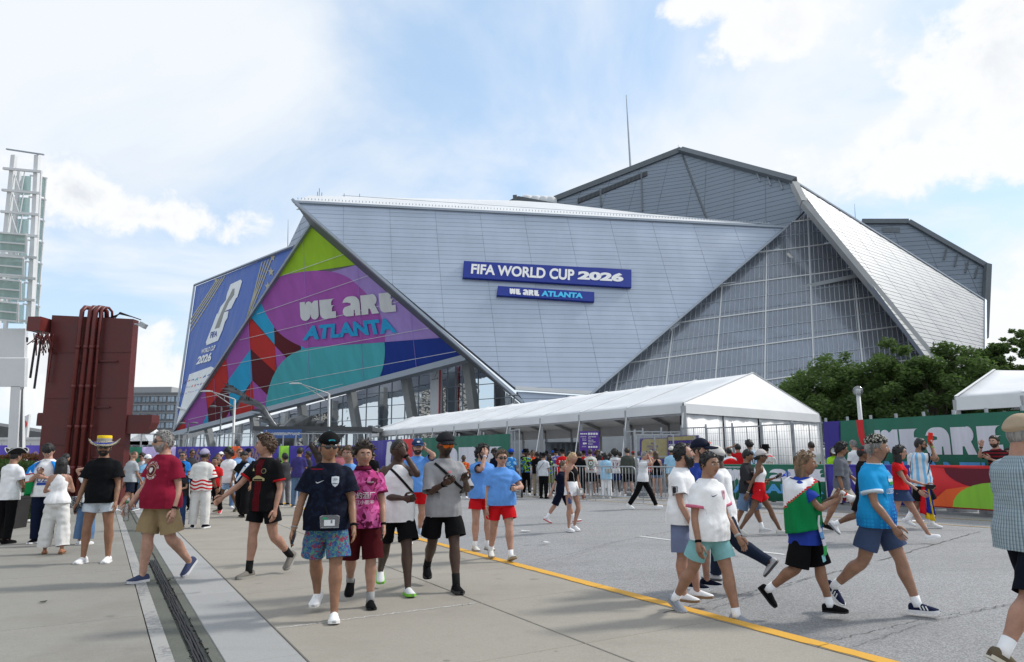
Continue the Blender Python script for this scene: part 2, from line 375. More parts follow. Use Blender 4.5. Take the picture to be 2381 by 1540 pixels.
# kerb stones with yellow paint on top
a = -8.
kerb = MB(); kerb.box((0, 0, 0), (.01, .01, .01)); kerb = thing('kerb', 'grey concrete kerb with yellow painted top along the road', 'kerb'); kerb['kind'] = 'structure'
M_kerb = ground_mat('kerb_concrete', (.27, .26, .24), .12, 120., .4)
while a < 36:
 for nm, mm, z0, z1, n0, n1 in (('kerb_stone', M_kerb, -.16, .001, KN, KN+.15), ('kerb_paint', M_yel, .001, .006, KN+.005+random.uniform(-.006, .006), KN+.151)):
  mb = MB(); q = [na(n1, a+.004)] + [na(n1, a+2.99)] + ([na(n0, a+2.99), na(n0, a+.004)] if nm == 'kerb_stone' else [na(n0+random.uniform(-.012, .02), a+2.99-.1493*i) for i in range(21)])
  mb.prism([p+Vector((0, 0, z0)) for p in q], (0, 0, z1-z0)); mb.build(nm, mm, kerb)
 a += 3.
def band(name, m, pts, w, z, lab=None):
 mb = MB(); pts = [Vector(p) for p in pts]
 for i in range(len(pts)-1):
  d = (pts[i+1]-pts[i]).normalized(); s = Vector((-d.y, d.x, 0))*w/2; zz = Vector((0, 0, z))
  mb.flat([pts[i]-s+zz, pts[i+1]-s+zz, pts[i+1]+s+zz, pts[i]+s+zz])
 o = mb.build(name, m, road); return o
yl = [G(1060, 1147), G(1365, 1162), G(1700, 1186), G(2000, 1206), G(2300, 1227), G(2600, 1250)]
band('faded_yellow_line', M_tan, yl, .11, .002)
y2 = [G(1060, 1138), G(1365, 1153), G(1700, 1176), G(2000, 1193), G(2300, 1211), G(2600, 1230)]
band('faded_yellow_line', M_tan, y2, .11, .002)
band('white_lane_dash', M_wht, [G(1487, 1247), G(1825, 1290)], .09, .002)
def crack(pts, w, n=40, parent=None, z=.003, m=None):
 mb = MB(); P_ = [Vector(p) for p in pts]; path = []
 for i in range(len(P_)-1):
  for k in range(n): path.append(P_[i].lerp(P_[i+1], k/n) + Vector((random.uniform(-.02, .02), random.uniform(-.02, .02), 0)))
 for i in range(len(path)-1):
  d = (path[i+1]-path[i]); d.z = 0; d = d.normalized() if d.length > 1e-5 else Vector((1, 0, 0)); s = Vector((-d.y, d.x, 0))*w*random.uniform(.3, 1)/2; zz = Vector((0, 0, z))
  mb.flat([path[i]-s+zz, path[i+1]-s+zz, path[i+1]+s+zz, path[i]+s+zz])
 return mb.build('crack', m or mat('crack_tar', (.07, .07, .072), .8, var=.3), parent)
crack([G(1545, 1425), G(1900, 1340), G(2030, 1310)], .022, parent=road); crack([G(2040, 1305), G(2280, 1235)], .02, parent=road)
crack([na(1.52, 6.95), na(2.6, 6.97), na(3.55, 6.95)], .022, parent=plaza, z=.002, m=M_wht)
for pts_ in ([na(-1.2, 5.2), na(-.9, 6.4), na(-1.3, 7.9), na(-1.1, 9.6)], [na(-3.4, 8.), na(-2.6, 10.2), na(-2.9, 12.4)], [na(2.2, 3.0), na(2.7, 4.4), na(2.4, 5.0)]): crack(pts_, .010, 30, plaza, .0015)
crack([G(1250, 1310), G(1420, 1262), G(1600, 1228)], .012, parent=road); crack([G(1900, 1500), G(2150, 1440), G(2381, 1400)], .016, parent=road)
# scraps of litter lying on the asphalt
M_paper = mat('scrap_paper', (.75, .75, .74), .7)
for (u, v, s), lb in zip(((1222, 1236, .10), (1266, 1262, .09), (2135, 1213, .14), (100, 1402, .05)),
  ('crumpled white paper scrap on the asphalt near the walking blonde woman', 'white paper scrap on the asphalt nearest the yellow kerb', 'flat white scrap lying by the faded yellow lines', 'dark scrap lying on the left plaza slabs')):
 p = G(u, v); mb = MB(); q = [p+Vector((random.uniform(-.3, .3)*s + s*math.cos(t), .5*s*math.sin(t), .004+random.uniform(0, .02))) for t in (0, 1.2, 2.4, 3.6, 4.9)]
 mb.prism(q, (0, 0, .003)); mb.build('paper_scrap', M_paper if u > 200 else M_rubber, label=lb, cat='litter')
# ================================================================ stadium
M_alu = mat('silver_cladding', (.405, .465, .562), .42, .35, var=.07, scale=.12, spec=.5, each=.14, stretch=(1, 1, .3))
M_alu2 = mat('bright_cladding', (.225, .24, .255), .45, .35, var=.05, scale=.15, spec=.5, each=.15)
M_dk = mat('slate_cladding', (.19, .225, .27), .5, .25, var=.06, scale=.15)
M_joint = mat('cladding_joint', (.14, .16, .20), .7, var=.1, scale=.3)
M_trim = mat('trim_metal', (.33, .37, .42), .45, .4, var=.05, scale=.3)
M_trimd = mat('dark_trim', (.12, .135, .15), .55, .2, var=.1, scale=.3)
M_roof = mat('white_roof_membrane', (.66, .67, .68), .6, var=.05, scale=.1)
M_stc = mat('pier_concrete', (.27, .285, .29), .75, var=.12, scale=.25, bump=.2, bscale=3)
stadium = thing('stadium', 'huge angular silver stadium with folded metal wall panels and glass triangles', 'stadium', (0, 150, 0))
SO = Vector((0, 150, 0))
PANELS = []            # (screen size, wall part, shape) : the 300 largest become parts of their own
def wall_part(name, pl, poly, m, thick=.8, off=-.10):
 mb = MB(); mb.prism([pl.to3(q, off)-SO for q in poly], -pl.n*thick); return mb.build(name, m, stadium)
def grid_panels(pl, poly, part, m, rows, cols, gap=.05, th=.09, skew=0., shift=0., rowskew=0., name='cladding_panel'):
 xs = [q[0] for q in poly]; ys = [q[1] for q in poly]
 y = math.floor(min(ys)/rows)*rows - 20*rows
 while y < max(ys)+20*rows:
  x = math.floor((min(xs)-40)/cols)*cols + shift
  while x < max(xs)+40:
   k = skew
   g = gap/2
   def mp(px, py): return (px + py*k, py + px*rowskew)
   cell = [mp(x+g, y+g), mp(x+cols-g, y+g), mp(x+cols-g, y+rows-g), mp(x+g, y+rows-g)]
   c = clip(cell, poly)
   if c and abs(area2(c)) > .05:
    PANELS.append((abs(area2(c))/max(1, (pl.to3(c[0])-Vector((0, 0, EYE))).length)**2, part, pl, c, m, th, name))
   x += cols
  y += rows
# main silver wall
plF = Plane(P(1200, 925, 128), P(682, 468, 138), P(1825, 530, 152))
polyF = [plF.px(*q) for q in ((684, 470), (1822, 530), (1376, 914), (1202, 903), (1196, 921), (1120, 852))]
polyF = [plF.px(*q) for q in ((684, 470), (1822, 530), (1376, 914), (1198, 902))]
wF = wall_part('silver_front_wall', plF, polyF, M_joint)
grid_panels(plF, polyF, wF, M_alu, 1.06, 9.4, gap=.05, skew=-.06, shift=-2.5)
# lower skirt of the silver wall
polyS = [plF.px(*q) for q in ((1202, 908), (1372, 920), (1340, 960), (1240, 962))]
wS = wall_part('lower_skirt', plF, polyS, M_joint, off=-.5); grid_panels(Plane(plF.to3((0, 0), -.4), plF.to3((10, 0), -.4), plF.to3((0, 10), -.4)), polyS, wS, M_alu, 1.4, 9.4, gap=.08)
# trims: raking edges of the silver wall
def trim(name, pts, w, h, m, off=Vector((0, 0, 0))):
 mb = MB()
 for i in range(len(pts)-1): mb.bar(pts[i]-SO+off, pts[i+1]-SO+off, w, h, upv=(0, -1, .2))
 return mb.build(name, m, stadium)
t3 = lambda u, v, h=.15: plF.to3(plF.px(u, v), h)
trim('raking_edge', [t3(681, 467), t3(1216, 938)], .5, 1.1, M_trim)
trim('raking_edge', [t3(1830, 528), t3(1372, 920)], .4, .9, M_trim)
trim('top_edge', [t3(684, 471, .2), t3(1826, 530, .2)], .5, .4, M_trim)
trim('bottom_ledge', [t3(1198, 904, .3), t3(1376, 916, .3)], .7, .3, M_roof)
# soffit behind the overhanging left edge
mb = MB(); mb.prism([t3(690, 474, -.9)-SO, t3(1214, 934, -.9)-SO, P(1085, 840, 139.5)-SO, P(725, 530, 148)-SO], (0, .3, 0)); mb.build('soffit', M_trimd, stadium)
# white roof slope above the front wall, with its gravel stop of small posts
mb = MB(); rp = [t3(684, 469, -.3), P(718, 455, 150), P(1205, 467, 175), P(1295, 473, 178), P(1500, 497, 170), P(1700, 514, 165), t3(1824, 528, -.3)]
c0 = rp[0]
mb.add([p-SO for p in rp], [(0, i, i+1) for i in range(1, len(rp)-1)]); mb.add([p-SO+Vector((0, 1, -1.2)) for p in rp], [(0, i+1, i) for i in range(1, len(rp)-1)])
mb.build('roof_slope', M_roof, stadium)
mb = MB()
for i in range(150):
 t = i/149; p = t3(690, 470).lerp(t3(1790, 526), t) + Vector((0, .8, .95)); mb.box(p-SO, (.12, .12, .35))
mb.tube([t3(790, 468, 0)-SO+Vector((0, 2, 2)), t3(1800, 524, 0)-SO+Vector((0, 2.5, 1.2))], .05, 4)
mb.build('snow_rail', M_trim, stadium)
mb = MB()
for du, hh in ((738, 1.2), (742, 2.), (748, 1.), (800, .8), (836, .7)): mb.bar(P(du, 458, 151)-SO, P(du, 458, 151)-SO+Vector((0, 0, hh)), .1)
mb.build('roof_antennas', M_trimd, stadium)
# dark upper petal, two facets
plD1 = Plane(P(1283, 470, 196), P(1583, 354, 190), P(1645, 518, 172)); plD2 = Plane(P(1583, 354, 190), P(1850, 428, 160), P(1645, 518, 172))
pD1 = [plD1.px(*q) for q in ((1283, 471), (1583, 354), (1645, 520), (1500, 500))]; pD2 = [plD2.px(*q) for q in ((1585, 354), (1846, 425), (1880, 480), (1828, 532), (1646, 520))]
w1 = wall_part('upper_wall', plD1, pD1, M_joint, thick=.5); w2 = wall_part('upper_wall', plD2, pD2, M_joint, thick=.5)
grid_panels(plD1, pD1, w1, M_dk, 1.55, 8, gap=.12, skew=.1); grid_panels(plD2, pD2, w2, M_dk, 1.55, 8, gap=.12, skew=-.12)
q1 = lambda u, v, h=.3: plD1.to3(plD1.px(u, v), h); q2 = lambda u, v, h=.3: plD2.to3(plD2.px(u, v), h)
trim('roof_edge', [q1(1281, 469), q1(1584, 351)], 1.6, 1.1, M_trimd); trim('roof_edge', [q2(1584, 351), q2(1848, 423)], 1.8, 1.3, M_trimd)
trim('crease_trim', [q2(1586, 358, .1), q2(1646, 516, .1)], .35, .3, M_trimd)
lv = MB()
for (ua, va), (ub, vb) in (((1343, 463), (1394, 443)), ((1398, 441), (1490, 404)), ((1493, 403), (1505, 398))):
 n = max(3, int((ub-ua)/3))
 for i in range(n):
  t = (i+.5)/n; u = ua+(ub-ua)*t; v = va+(vb-va)*t; lv.bar(q1(u, v, .15)-SO, q1(u+.5, v+11, .15)-SO, .12, .3, m=1)
 lv.prism([q1(ua, va, .06)-SO, q1(ub, vb, .06)-SO, q1(ub+.5, vb+12, .06)-SO, q1(ua+.5, va+12, .06)-SO], plD1.n*.04)
lv.build('roof_louvre', [mat('louvre_dark', (.03, .035, .04), .7), M_trimd], stadium)
for u, v0, v1 in ((1395, 441, 481), (1491, 402, 492)): mb = MB(); mb.bar(q1(u, v0, .2)-SO, q1(u+3, v1, .2)-SO, .3, .25); mb.build('downpipe', M_trimd, stadium)
# struts under the far eave
mb = MB()
for u, v in ((1760, 402), (1785, 411), (1812, 420), (1838, 428)): mb.bar(q2(u, v, .4)-SO, q2(u+8, v+22, .3)-SO, .25)
mb.build('eave_strut', M_trim, stadium)
# bright right petal
plR = Plane(P(1850, 428, 152), P(2150, 805, 130), P(2287, 705, 182))
pR = [plR.px(*q) for q in ((1851, 427), (2289, 700), (2286, 860), (2290, 990), (2300, 1000))]
pR = [plR.px(*q) for q in ((1851, 427), (2288, 700), (2286, 985), (2270, 985))]
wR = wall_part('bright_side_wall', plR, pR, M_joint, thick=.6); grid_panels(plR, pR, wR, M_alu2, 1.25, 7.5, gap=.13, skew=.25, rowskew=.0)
q3 = lambda u, v, h=.2: plR.to3(plR.px(u, v), h)
trim('side_wall_edge', [q3(1850, 426, -.4), q3(1872, 470, -.4), q3(2150, 806, -.4), q3(2240, 915, -.4)], 1.3, 1.5, mat('edge_grey', (.3, .31, .31), .6, .2, var=.1, scale=.2))
trim('side_wall_top', [q3(1849, 425), q3(2290, 700)], .4, .3, M_trim)
trim('side_wall_corner', [q3(2289, 699), q3(2288, 990)], .5, .5, M_trim)
# soffit between the edge beam and the glazing
# right-hand glazed triangle
plG = Plane(P(1880, 485, 157.5), P(1375, 922, 133), P(2150, 812, 136))
pG = [plG.px(*q) for q in ((1880, 486), (1372, 926), (1430, 985), (1900, 868), (2100, 846), (2152, 808))]
pG = [plG.px(*q) for q in ((1880, 484), (1368, 926), (1400, 1010), (2170, 850), (2152, 806))]
def glass_mat(name, tint, refl, trans, rough=.05, haze=.0):
 m = bpy.data.materials.new(name); m.use_nodes = True; nt = m.node_tree; nt.nodes.clear(); L = nt.links.new
 out = N(nt, 'ShaderNodeOutputMaterial'); gl = N(nt, 'ShaderNodeBsdfGlossy', i={'Roughness': rough, 'Color': (*refl, 1)})
 tr = N(nt, 'ShaderNodeBsdfTransparent', i={'Color': (*trans, 1)}); df = N(nt, 'ShaderNodeBsdfDiffuse', i={'Color': (*tint, 1)})
 fr = N(nt, 'ShaderNodeFresnel', i={'IOR': 1.5}); f = math_n(nt, 'MULTIPLY_ADD', fr.outputs[0], .9, .08, clamp=True)
 a = N(nt, 'ShaderNodeMixShader'); a.inputs[0].default_value = haze; L(tr.outputs[0], a.inputs[1]); L(df.outputs[0], a.inputs[2])
 b = N(nt, 'ShaderNodeMixShader'); L(f, b.inputs[0]); L(a.outputs[0], b.inputs[1]); L(gl.outputs[0], b.inputs[2]); L(b.outputs[0], out.inputs[0])
 tc = N(nt, 'ShaderNodeNewGeometry'); n = N(nt, 'ShaderNodeTexNoise', i={'Scale': .12, 'Detail': 2}); L(tc.outputs['Position'], n.inputs[0])
 bp = N(nt, 'ShaderNodeBump', i={'Strength': .25, 'Distance': .4}); L(n.outputs[0], bp.inputs['Height']); L(bp.outputs[0], gl.inputs['Normal'])
 return m
M_gl = glass_mat('film_glazing', (.46, .485, .525), (.60, .66, .74), (.82, .86, .91), .15, .30)
gl = link('glazed_triangle', None, stadium)
def pane_grid(pl, poly, rows, cols, m, parent, gap=.12, rowskew=0., cs=0., colshift=0., rowshift=0., name='glass_pane'):
 ys = [q[1] for q in poly]; xs = [q[0] for q in poly]
 y = math.floor(min(ys)/rows)*rows - 6*rows + rowshift
 while y < max(ys)+6*rows:
  x = math.floor(min(xs)/cols)*cols - 5*cols + colshift
  while x < max(xs)+5*cols:
   g = gap/2; cell = [(px+py*cs, py+px*rowskew) for px, py in ((x+g, y+g), (x+cols-g, y+g), (x+cols-g, y+rows-g), (x+g, y+rows-g))]
   c = clip(cell, poly)
   if c and abs(area2(c)) > .2:
    mb = MB(); mb.prism([pl.to3(q)-SO for q in c], -pl.n*.05); mb.build(name, m, parent)
   x += cols
  y += rows
SKG = plG.px(1519, 837); SKH = plG.px(2099, 758); skg = (SKH[1]-SKG[1])/(SKH[0]-SKG[0]); CA, CB = plG.px(1783, 610), plG.px(1779, 885); csg = (CA[0]-CB[0])/(CA[1]-CB[1]); GC = 9.6; ca_ = plG.px(1779, 801); cxg = (ca_[0]-csg*ca_[1])/(1-csg*skg); cfg = cxg-GC*math.floor(cxg/GC)
rsft = SKG[1]-skg*SKG[0]; rsft -= 8.4*math.floor(rsft/8.4)
pane_grid(plG, pG, 8.4, GC, M_gl, gl, gap=.1, rowskew=skg, cs=csg, rowshift=rsft, colshift=cfg)
def mullions(pl, poly, rows, cols, parent, m, w, rowskew=0., cs=0., colshift=0., rowshift=0., h=.1, name='mullion', d=.15):
 ys = [q[1] for q in poly]; xs = [q[0] for q in poly]
 def seg(a, b):
  c = clip([a, b, ((a[0]+b[0])/2+1e-4, (a[1]+b[1])/2+1e-4)], poly)
  if len(c) >= 2:
   c = sorted(c, key=lambda q: (q[0]-a[0])*(b[0]-a[0]) + (q[1]-a[1])*(b[1]-a[1]))
   mb = MB(); mb.bar(pl.to3(c[0], h)-SO, pl.to3(c[-1], h)-SO, w, d, upv=pl.n); mb.build(name, m, parent)
 y = math.floor(min(ys)/rows)*rows - 6*rows + rowshift
 while y < max(ys)+6*rows: seg((min(xs)-5, y+(min(xs)-5)*rowskew), (max(xs)+5, y+(max(xs)+5)*rowskew)); y += rows
 x = math.floor(min(xs)/cols)*cols - 5*cols + colshift
 while x < max(xs)+5*cols: seg((x+(min(ys)-5)*cs, min(ys)-5+x*rowskew), (x+(max(ys)+5)*cs, max(ys)+5+x*rowskew)); x += cols
M_mul = mat('white_mullion', (.62, .63, .63), .5, .2, var=.05)
mullions(plG, pG, 8.4, GC, gl, M_mul, .24, skg, csg, cfg, rsft)
mullions(plG, pG, 8.4, 900., gl, M_trim, .16, skg, csg, 0., rsft+4.2, h=.04, name='transom', d=.1)
rib = MB()
x = min(q[0] for q in pG)-40
while x < max(q[0] for q in pG)+40:
 c = clip([(x-.045-300*csg, -300), (x+.045-300*csg, -300), (x+.045+300*csg, 300), (x-.045+300*csg, 300)], pG)
 if c: rib.prism([plG.to3(q, .05)-SO for q in c], -plG.n*.04)
 x += .98
rib.build('pane_ribs', mat('rib_grey', (.46, .49, .54), .6), gl)
# what stands behind that glass: bowl wall, raking columns, girders, diagonal braces, stair
M_in = mat('inner_concrete', (.62, .60, .55), .8, var=.12, scale=.12); M_ind = mat('inner_shadow_steel', (.20, .23, .28), .8, var=.2, scale=.1)  # pale concrete, and an even dark blue-grey for the bowl wall
inn = link('inner_structure', None, stadium)
def inb(u, v, Y): return P(u, v, Y)-SO
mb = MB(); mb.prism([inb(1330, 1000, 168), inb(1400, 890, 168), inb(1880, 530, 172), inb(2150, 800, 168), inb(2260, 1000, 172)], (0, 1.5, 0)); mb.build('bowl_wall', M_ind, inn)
for u0, v0, u1, v1, wdt in ((1480, 1000, 1545, 765, 3.2), (1585, 1000, 1600, 700, 3.0), (1660, 1000, 1650, 640, 3.2), (1790, 1000, 1745, 640, 6.), (1900, 1000, 1850, 610, 3.4), (1960, 1000, 1905, 690, 4.5), (2050, 1000, 2020, 780, 3.2)):
 mb = MB(); mb.bar(inb(u0, v0, 158), inb(u1, v1, 160), wdt, 1.8); mb.build('raking_column', M_in, inn)
mb = MB(); mb.prism([inb(1500, 850, 152), inb(1590, 838, 152), inb(1590, 1000, 152), inb(1440, 1000, 152)], (0, 1, 0)); mb.build('lobby_wall', M_in, inn)
mb = MB(); mb.prism([inb(1805, 640, 156), inb(1890, 622, 156), inb(1870, 705, 156), inb(1800, 700, 156)], (0, 1, 0)); mb.build('lit_wall', M_in, inn)  # separate wall piece in the same pale concrete as the columns
for ua, va, ub, vb, w in ((1420, 905, 2120, 780, 1.1), (1500, 805, 2060, 705, .9), (1600, 725, 2000, 640, .8), (1400, 970, 2150, 850, 1.0)):
 mb = MB(); mb.bar(inb(ua, va, 147), inb(ub, vb, 145), .8, w); mb.build('floor_girder', mat('girder_grey', (.32, .34, .36), .7), inn)
for ua, va, ub, vb in ((1830, 590, 2075, 850), (1650, 740, 1570, 880)):
 mb = MB(); mb.bar(inb(ua, va, 150), inb(ub, vb, 148), .55, .55); mb.build('diagonal_brace', M_in, inn)
# second dark petal behind, far right
plB = Plane(P(2006, 520, 215), P(2112, 520, 212), P(2288, 700, 200)); pB = [plB.px(*q) for q in ((2000, 518), (2112, 519), (2294, 622), (2291, 712))]
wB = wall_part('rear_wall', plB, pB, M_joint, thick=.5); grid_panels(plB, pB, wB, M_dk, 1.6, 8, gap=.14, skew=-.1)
q4 = lambda u, v, h=.3: plB.to3(plB.px(u, v), h)
trim('rear_roof_edge', [q4(2004, 517), q4(2112, 517), q4(2294, 621)], 1.6, 1.0, M_trimd); trim('rear_corner', [q4(2294, 620, 1.), q4(2286, 790, 1.)], 1.5, 1.5, M_trimd)
mb = MB()
for u, v in ((2200, 580), (2225, 595), (2250, 610), (2272, 622)): mb.bar(q4(u, v, .5)-SO, q4(u-6, v+26, .4)-SO, .3)
mb.build('rear_eave_strut', M_trimd, stadium)
mb = MB(); mb.prism([q4(2050, 530, .1)-SO, q4(2092, 530, .1)-SO, q4(2092, 541, .1)-SO, q4(2052, 541, .1)-SO], plB.n*.05); mb.build('rear_louvre', M_trimd, stadium)
# roof clutter: ridge light with translucent cushions, masts
mb = MB(); mb.prism([P(1180, 468, 185)-SO, P(1205, 456, 185)-SO, P(1290, 472, 185)-SO, P(1290, 478, 185)-SO, P(1180, 474, 185)-SO], (0, 6, 0)); mb.bar(P(1197, 455, 184)-SO, P(1198, 470, 184)-SO, 1.1); mb.build('roof_ridge', M_trimd, stadium)
for u, v in ((1225, 464), (1245, 465), (1264, 466), (1280, 467)):
 mb = MB(); c = P(u, v, 196)-SO; mb.lathe([(.1, 1.2), (1.2, 1.0), (2., .3), (2.1, -2.5)], c, 12); mb.build('roof_cushion', M_roof, stadium, smooth_=True)
for (u0, v0, u1, v1, Y, r) in ((1466, 392, 1456, 221, 200, .32), (1989, 512, 1987, 474, 200, .1), (669, 580, 670, 510, 210, .14), (1577, 352, 1577, 337, 190, .12)):
 mb = MB(); a_, b2 = P(u0, v0, Y)-SO, P(u1, v1, Y)-SO; mb.tube([a_, a_.lerp(b2, .5), b2], [r, r*.8, r*.35], 6); mb.build('roof_mast', M_trim, stadium)
# ---- printed triangle
plT = Plane(P(725, 525, 147.5), P(410, 1005, 213), P(1085, 828, 139))
TRI = [(726, 524), (406, 1006), (1088, 829)]
pT = [plT.px(*q) for q in TRI]
wT = wall_part('printed_triangle', plT, pT, mat('facade_backing', (.2, .21, .24), .7), thick=.4)
def film(name, c): return mat(name, tuple(min(.85, x*1.3) for x in c), .5, var=.07, scale=.35, spec=.22, stretch=(1, 1, .15))
pal = dict(lime=film('lime_film', srgb(150, 190, 48)), purple=film('purple_film', srgb(160, 88, 168)), lilac=film('lilac_film', srgb(160, 136, 200)), cyan=film('cyan_film', srgb(48, 160, 205)),
           teal=film('teal_film', srgb(76, 168, 176)), navy=film('navy_film', srgb(34, 58, 136)), red=film('red_film', srgb(185, 52, 50)), wine=film('wine_film', srgb(92, 32, 40)), white=film('white_film', srgb(205, 208, 210)), blue=film('banner_blue', srgb(48, 84, 158)))
def c7(x, y): return (348.8 + x*.41524, 406.9 + y*.41524)     # notes taken on an enlarged crop -> picture units
def zz(*pts): return [c7(*q) for q in pts]
def bez(p, q, r, n=10): return [((1-t)**2*p[0]+2*t*(1-t)*q[0]+t*t*r[0], (1-t)**2*p[1]+2*t*(1-t)*q[1]+t*t*r[1]) for t in [i/n for i in range(n+1)]]
regions = [
 ('lime', zz((915, 270), (700, 575), (730, 568), (1170, 500), (1300, 520), (1100, 300))),
 ('lilac', zz((950, 560), (1170, 500), (1230, 480), (1900, 900), (1760, 990), (1640, 912), (1320, 940))),
 ('purple', zz((620, 720), (735, 565)) + [c7(*q) for q in bez((735, 565), (1000, 500), (1120, 580))] + [c7(*q) for q in bez((1120, 580), (1330, 740), (1318, 940))] + zz((880, 980)) + [c7(*q) for q in bez((880, 980), (680, 900), (628, 725))]),
 ('cyan', zz((620, 720), (570, 800), (700, 950), (696, 850)) + [c7(*q) for q in bez((696, 850), (640, 770), (628, 722))]),
 ('cyan', zz((846, 955), (852, 1000), (890, 985))),
 ('wine', zz((698, 855), (700, 960), (782, 1042), (850, 1000), (846, 958)) + [c7(*q) for q in bez((846, 958), (750, 920), (698, 855))]),
 ('purple', zz((545, 835), (430, 1030), (440, 1150), (566, 975), (555, 840))),
 ('red', zz((555, 830), (570, 805), (702, 955), (710, 1115), (564, 972))),
 ('purple', zz((702, 955), (784, 1042), (715, 1112))),
 ('cyan', zz((566, 975), (440, 1150), (450, 1308), (470, 1300), (576, 1150))),
 ('wine', zz((566, 975), (714, 1112), (655, 1240), (576, 1150))),
 ('red', zz((430, 1025), (310, 1200), (325, 1310), (442, 1160))),
 ('wine', zz((442, 1160), (325, 1310), (330, 1405), (420, 1375), (450, 1330))),
 ('red', zz((578, 1150), (455, 1375), (590, 1330))), ('purple', zz((578, 1150), (590, 1330), (655, 1308), (665, 1235))),
 ('purple', zz((312, 1195), (195, 1360), (205, 1430), (290, 1410), (328, 1330))), ('cyan', zz((328, 1330), (290, 1412), (332, 1400))),
 ('red', zz((200, 1370), (125, 1460), (205, 1432))), ('purple', zz((450, 1320), (420, 1380), (460, 1372))),
 ('teal', [c7(*q) for q in bez((650, 1312), (680, 960), (960, 960))] + zz((1318, 935)) + [c7(*q) for q in bez((1318, 935), (1330, 1050), (1285, 1142))] + zz((650, 1315))),
 ('navy', zz((1318, 935), (1640, 910), (1770, 1010), (1285, 1145)) + [c7(*q) for q in bez((1285, 1145), (1335, 1050), (1318, 935))]),
]
lay = {'lime': .02, 'lilac': .05, 'purple': .08}
for i, (k, pts) in enumerate(regions):
 c = clip([plT.px(*q) for q in pts], pT)
 if not c: continue
 mb = MB(); h = .05+.012*(i+1); mb.prism([plT.to3(q, h)-SO for q in c], -plT.n*.01); mb.build('film_shape', pal[k], wT)
H0 = .05+.012*(len(regions)+2)
# seams across the film
for (ua, va, ub, vb) in ((660, 640, 850, 574), (600, 730, 860, 640), (560, 790, 930, 700), (520, 850, 1010, 760), (470, 925, 1070, 815), (440, 975, 800, 892)):
 mb = MB(); mb.bar(plT.to3(plT.px(ua, va), H0)-SO, plT.to3(plT.px(ub, vb), H0)-SO, .10, .04, upv=plT.n); mb.build('film_seam', pal['white'], wT)
for (ua, va, ub, vb) in ((707, 555, 724, 935), (833, 605, 848, 900), (955, 710, 972, 870), (580, 750, 588, 975), (500, 880, 505, 985)):
 mb = MB(); mb.bar(plT.to3(plT.px(ua, va), H0)-SO, plT.to3(plT.px(ub, vb), H0)-SO, .07, .04, upv=plT.n); mb.build('film_seam', pal['lilac'], wT)
def warp_quad(q):
 """bilinear map of the unit square onto four picture points (tl, tr, br, bl)"""
 tl, tr, br, bl = q
 return lambda s, t: ((tl[0]*(1-s)+tr[0]*s)*(1-t)+(bl[0]*(1-s)+br[0]*s)*t, (tl[1]*(1-s)+tr[1]*s)*(1-t)+(bl[1]*(1-s)+br[1]*s)*t)
def letters_on(pl, quad, body, m, parent, name='lettering', bold=.02, h=.1, so=SO, shear=0., th=.04, spacing=1.):
 v, f = fit_text(body, 1., 1., bold=bold, shear=shear, spacing=spacing); W = warp_quad(quad)
 mb = MB(); pts = [pl.to3(pl.px(*W(x+.5, .5-y)), h)-so for x, y in v]
 mb.add(pts, f); return mb.build(name, m, parent)
def display_on(pl, quad, body, m, parent, h=.1, so=SO, name='lettering'):
 polys, w = display_text(body); W = warp_quad(quad); mb = MB()
 for p in polys: mb.prism([pl.to3(pl.px(*W(x/w+.5, .5-y)), h)-so for x, y in p], -pl.n*.02)
 return mb.build(name, m, parent)
display_on(plT, [c7(845, 712), c7(1375, 652), c7(1385, 762), c7(850, 818)], 'WE ARE', pal['white'], wT, h=H0+.05)
letters_on(plT, [c7(880, 845), c7(1360, 798), c7(1390, 880), c7(860, 925)], 'ATLANTA', film('letter_cyan', srgb(46, 155, 205)), wT, bold=.05, h=H0+.06)
tT = lambda u, v, h=.5: plT.to3(plT.px(u, v), h)
trim('triangle_edge', [tT(727, 522), tT(404, 1008)], .5, .7, M_trim); trim('triangle_sill', [tT(402, 1011), tT(1092, 831)], 1.3, 1.6, M_trim)
# ---- blue banner wall to the left
plL = Plane(P(688, 574, 160), P(408, 1003, 214), P(455, 667, 236))
pL = [plL.px(*q) for q in ((686, 575), (456, 666), (411, 985), (406, 1004))]
wL = wall_part('banner_wall', plL, pL, mat('banner_back', (.3, .32, .36), .7), thick=.4)
mb = MB(); mb.prism([plL.to3(q, .05)-SO for q in pL], -plL.n*.03); mb.build('banner_cloth', pal['blue'], wL)
def cA(x, y): return (406.9 + x*.24414, 581.3 + y*.24414)      # second enlarged crop
mb = MB(); c = clip([plL.px(*q) for q in [cA(130, 1190), cA(345, 1112), cA(385, 1130), cA(370, 1195), (411, 1004), (411, 960)]], pL); mb.prism([plL.to3(q, .1)-SO for q in c], -plL.n*.03); mb.build('sponsor_field', pal['white'], wL)
gold = film('gold_print', srgb(150, 145, 120))
for (x0, y0, x1, y1) in ((480, 250, 150, 780), (455, 262, 148, 735), (430, 272, 150, 700), (405, 285, 155, 660), (925, 85, 690, 680), (895, 95, 672, 690), (865, 105, 660, 730), (835, 115, 655, 760)):
 mb = MB(); pts = [cA(x0, y0), cA((x0+x1)/2+8, (y0+y1)/2-10), cA(x1, y1)]
 for i in range(2):
  a_, b2 = [plL.to3(plL.px(*q), .12) for q in pts[i:i+2]]; mb.bar(a_-SO, b2-SO, .9, .03, upv=plL.n)
 mb.build('gold_stripe', gold, wL)
def star(cx, cy, r): return [(cx+(r if i % 2 == 0 else r*.42)*math.sin(i*math.pi/5), cy-(r if i % 2 == 0 else r*.42)*1.5*math.cos(i*math.pi/5)) for i in range(10)]
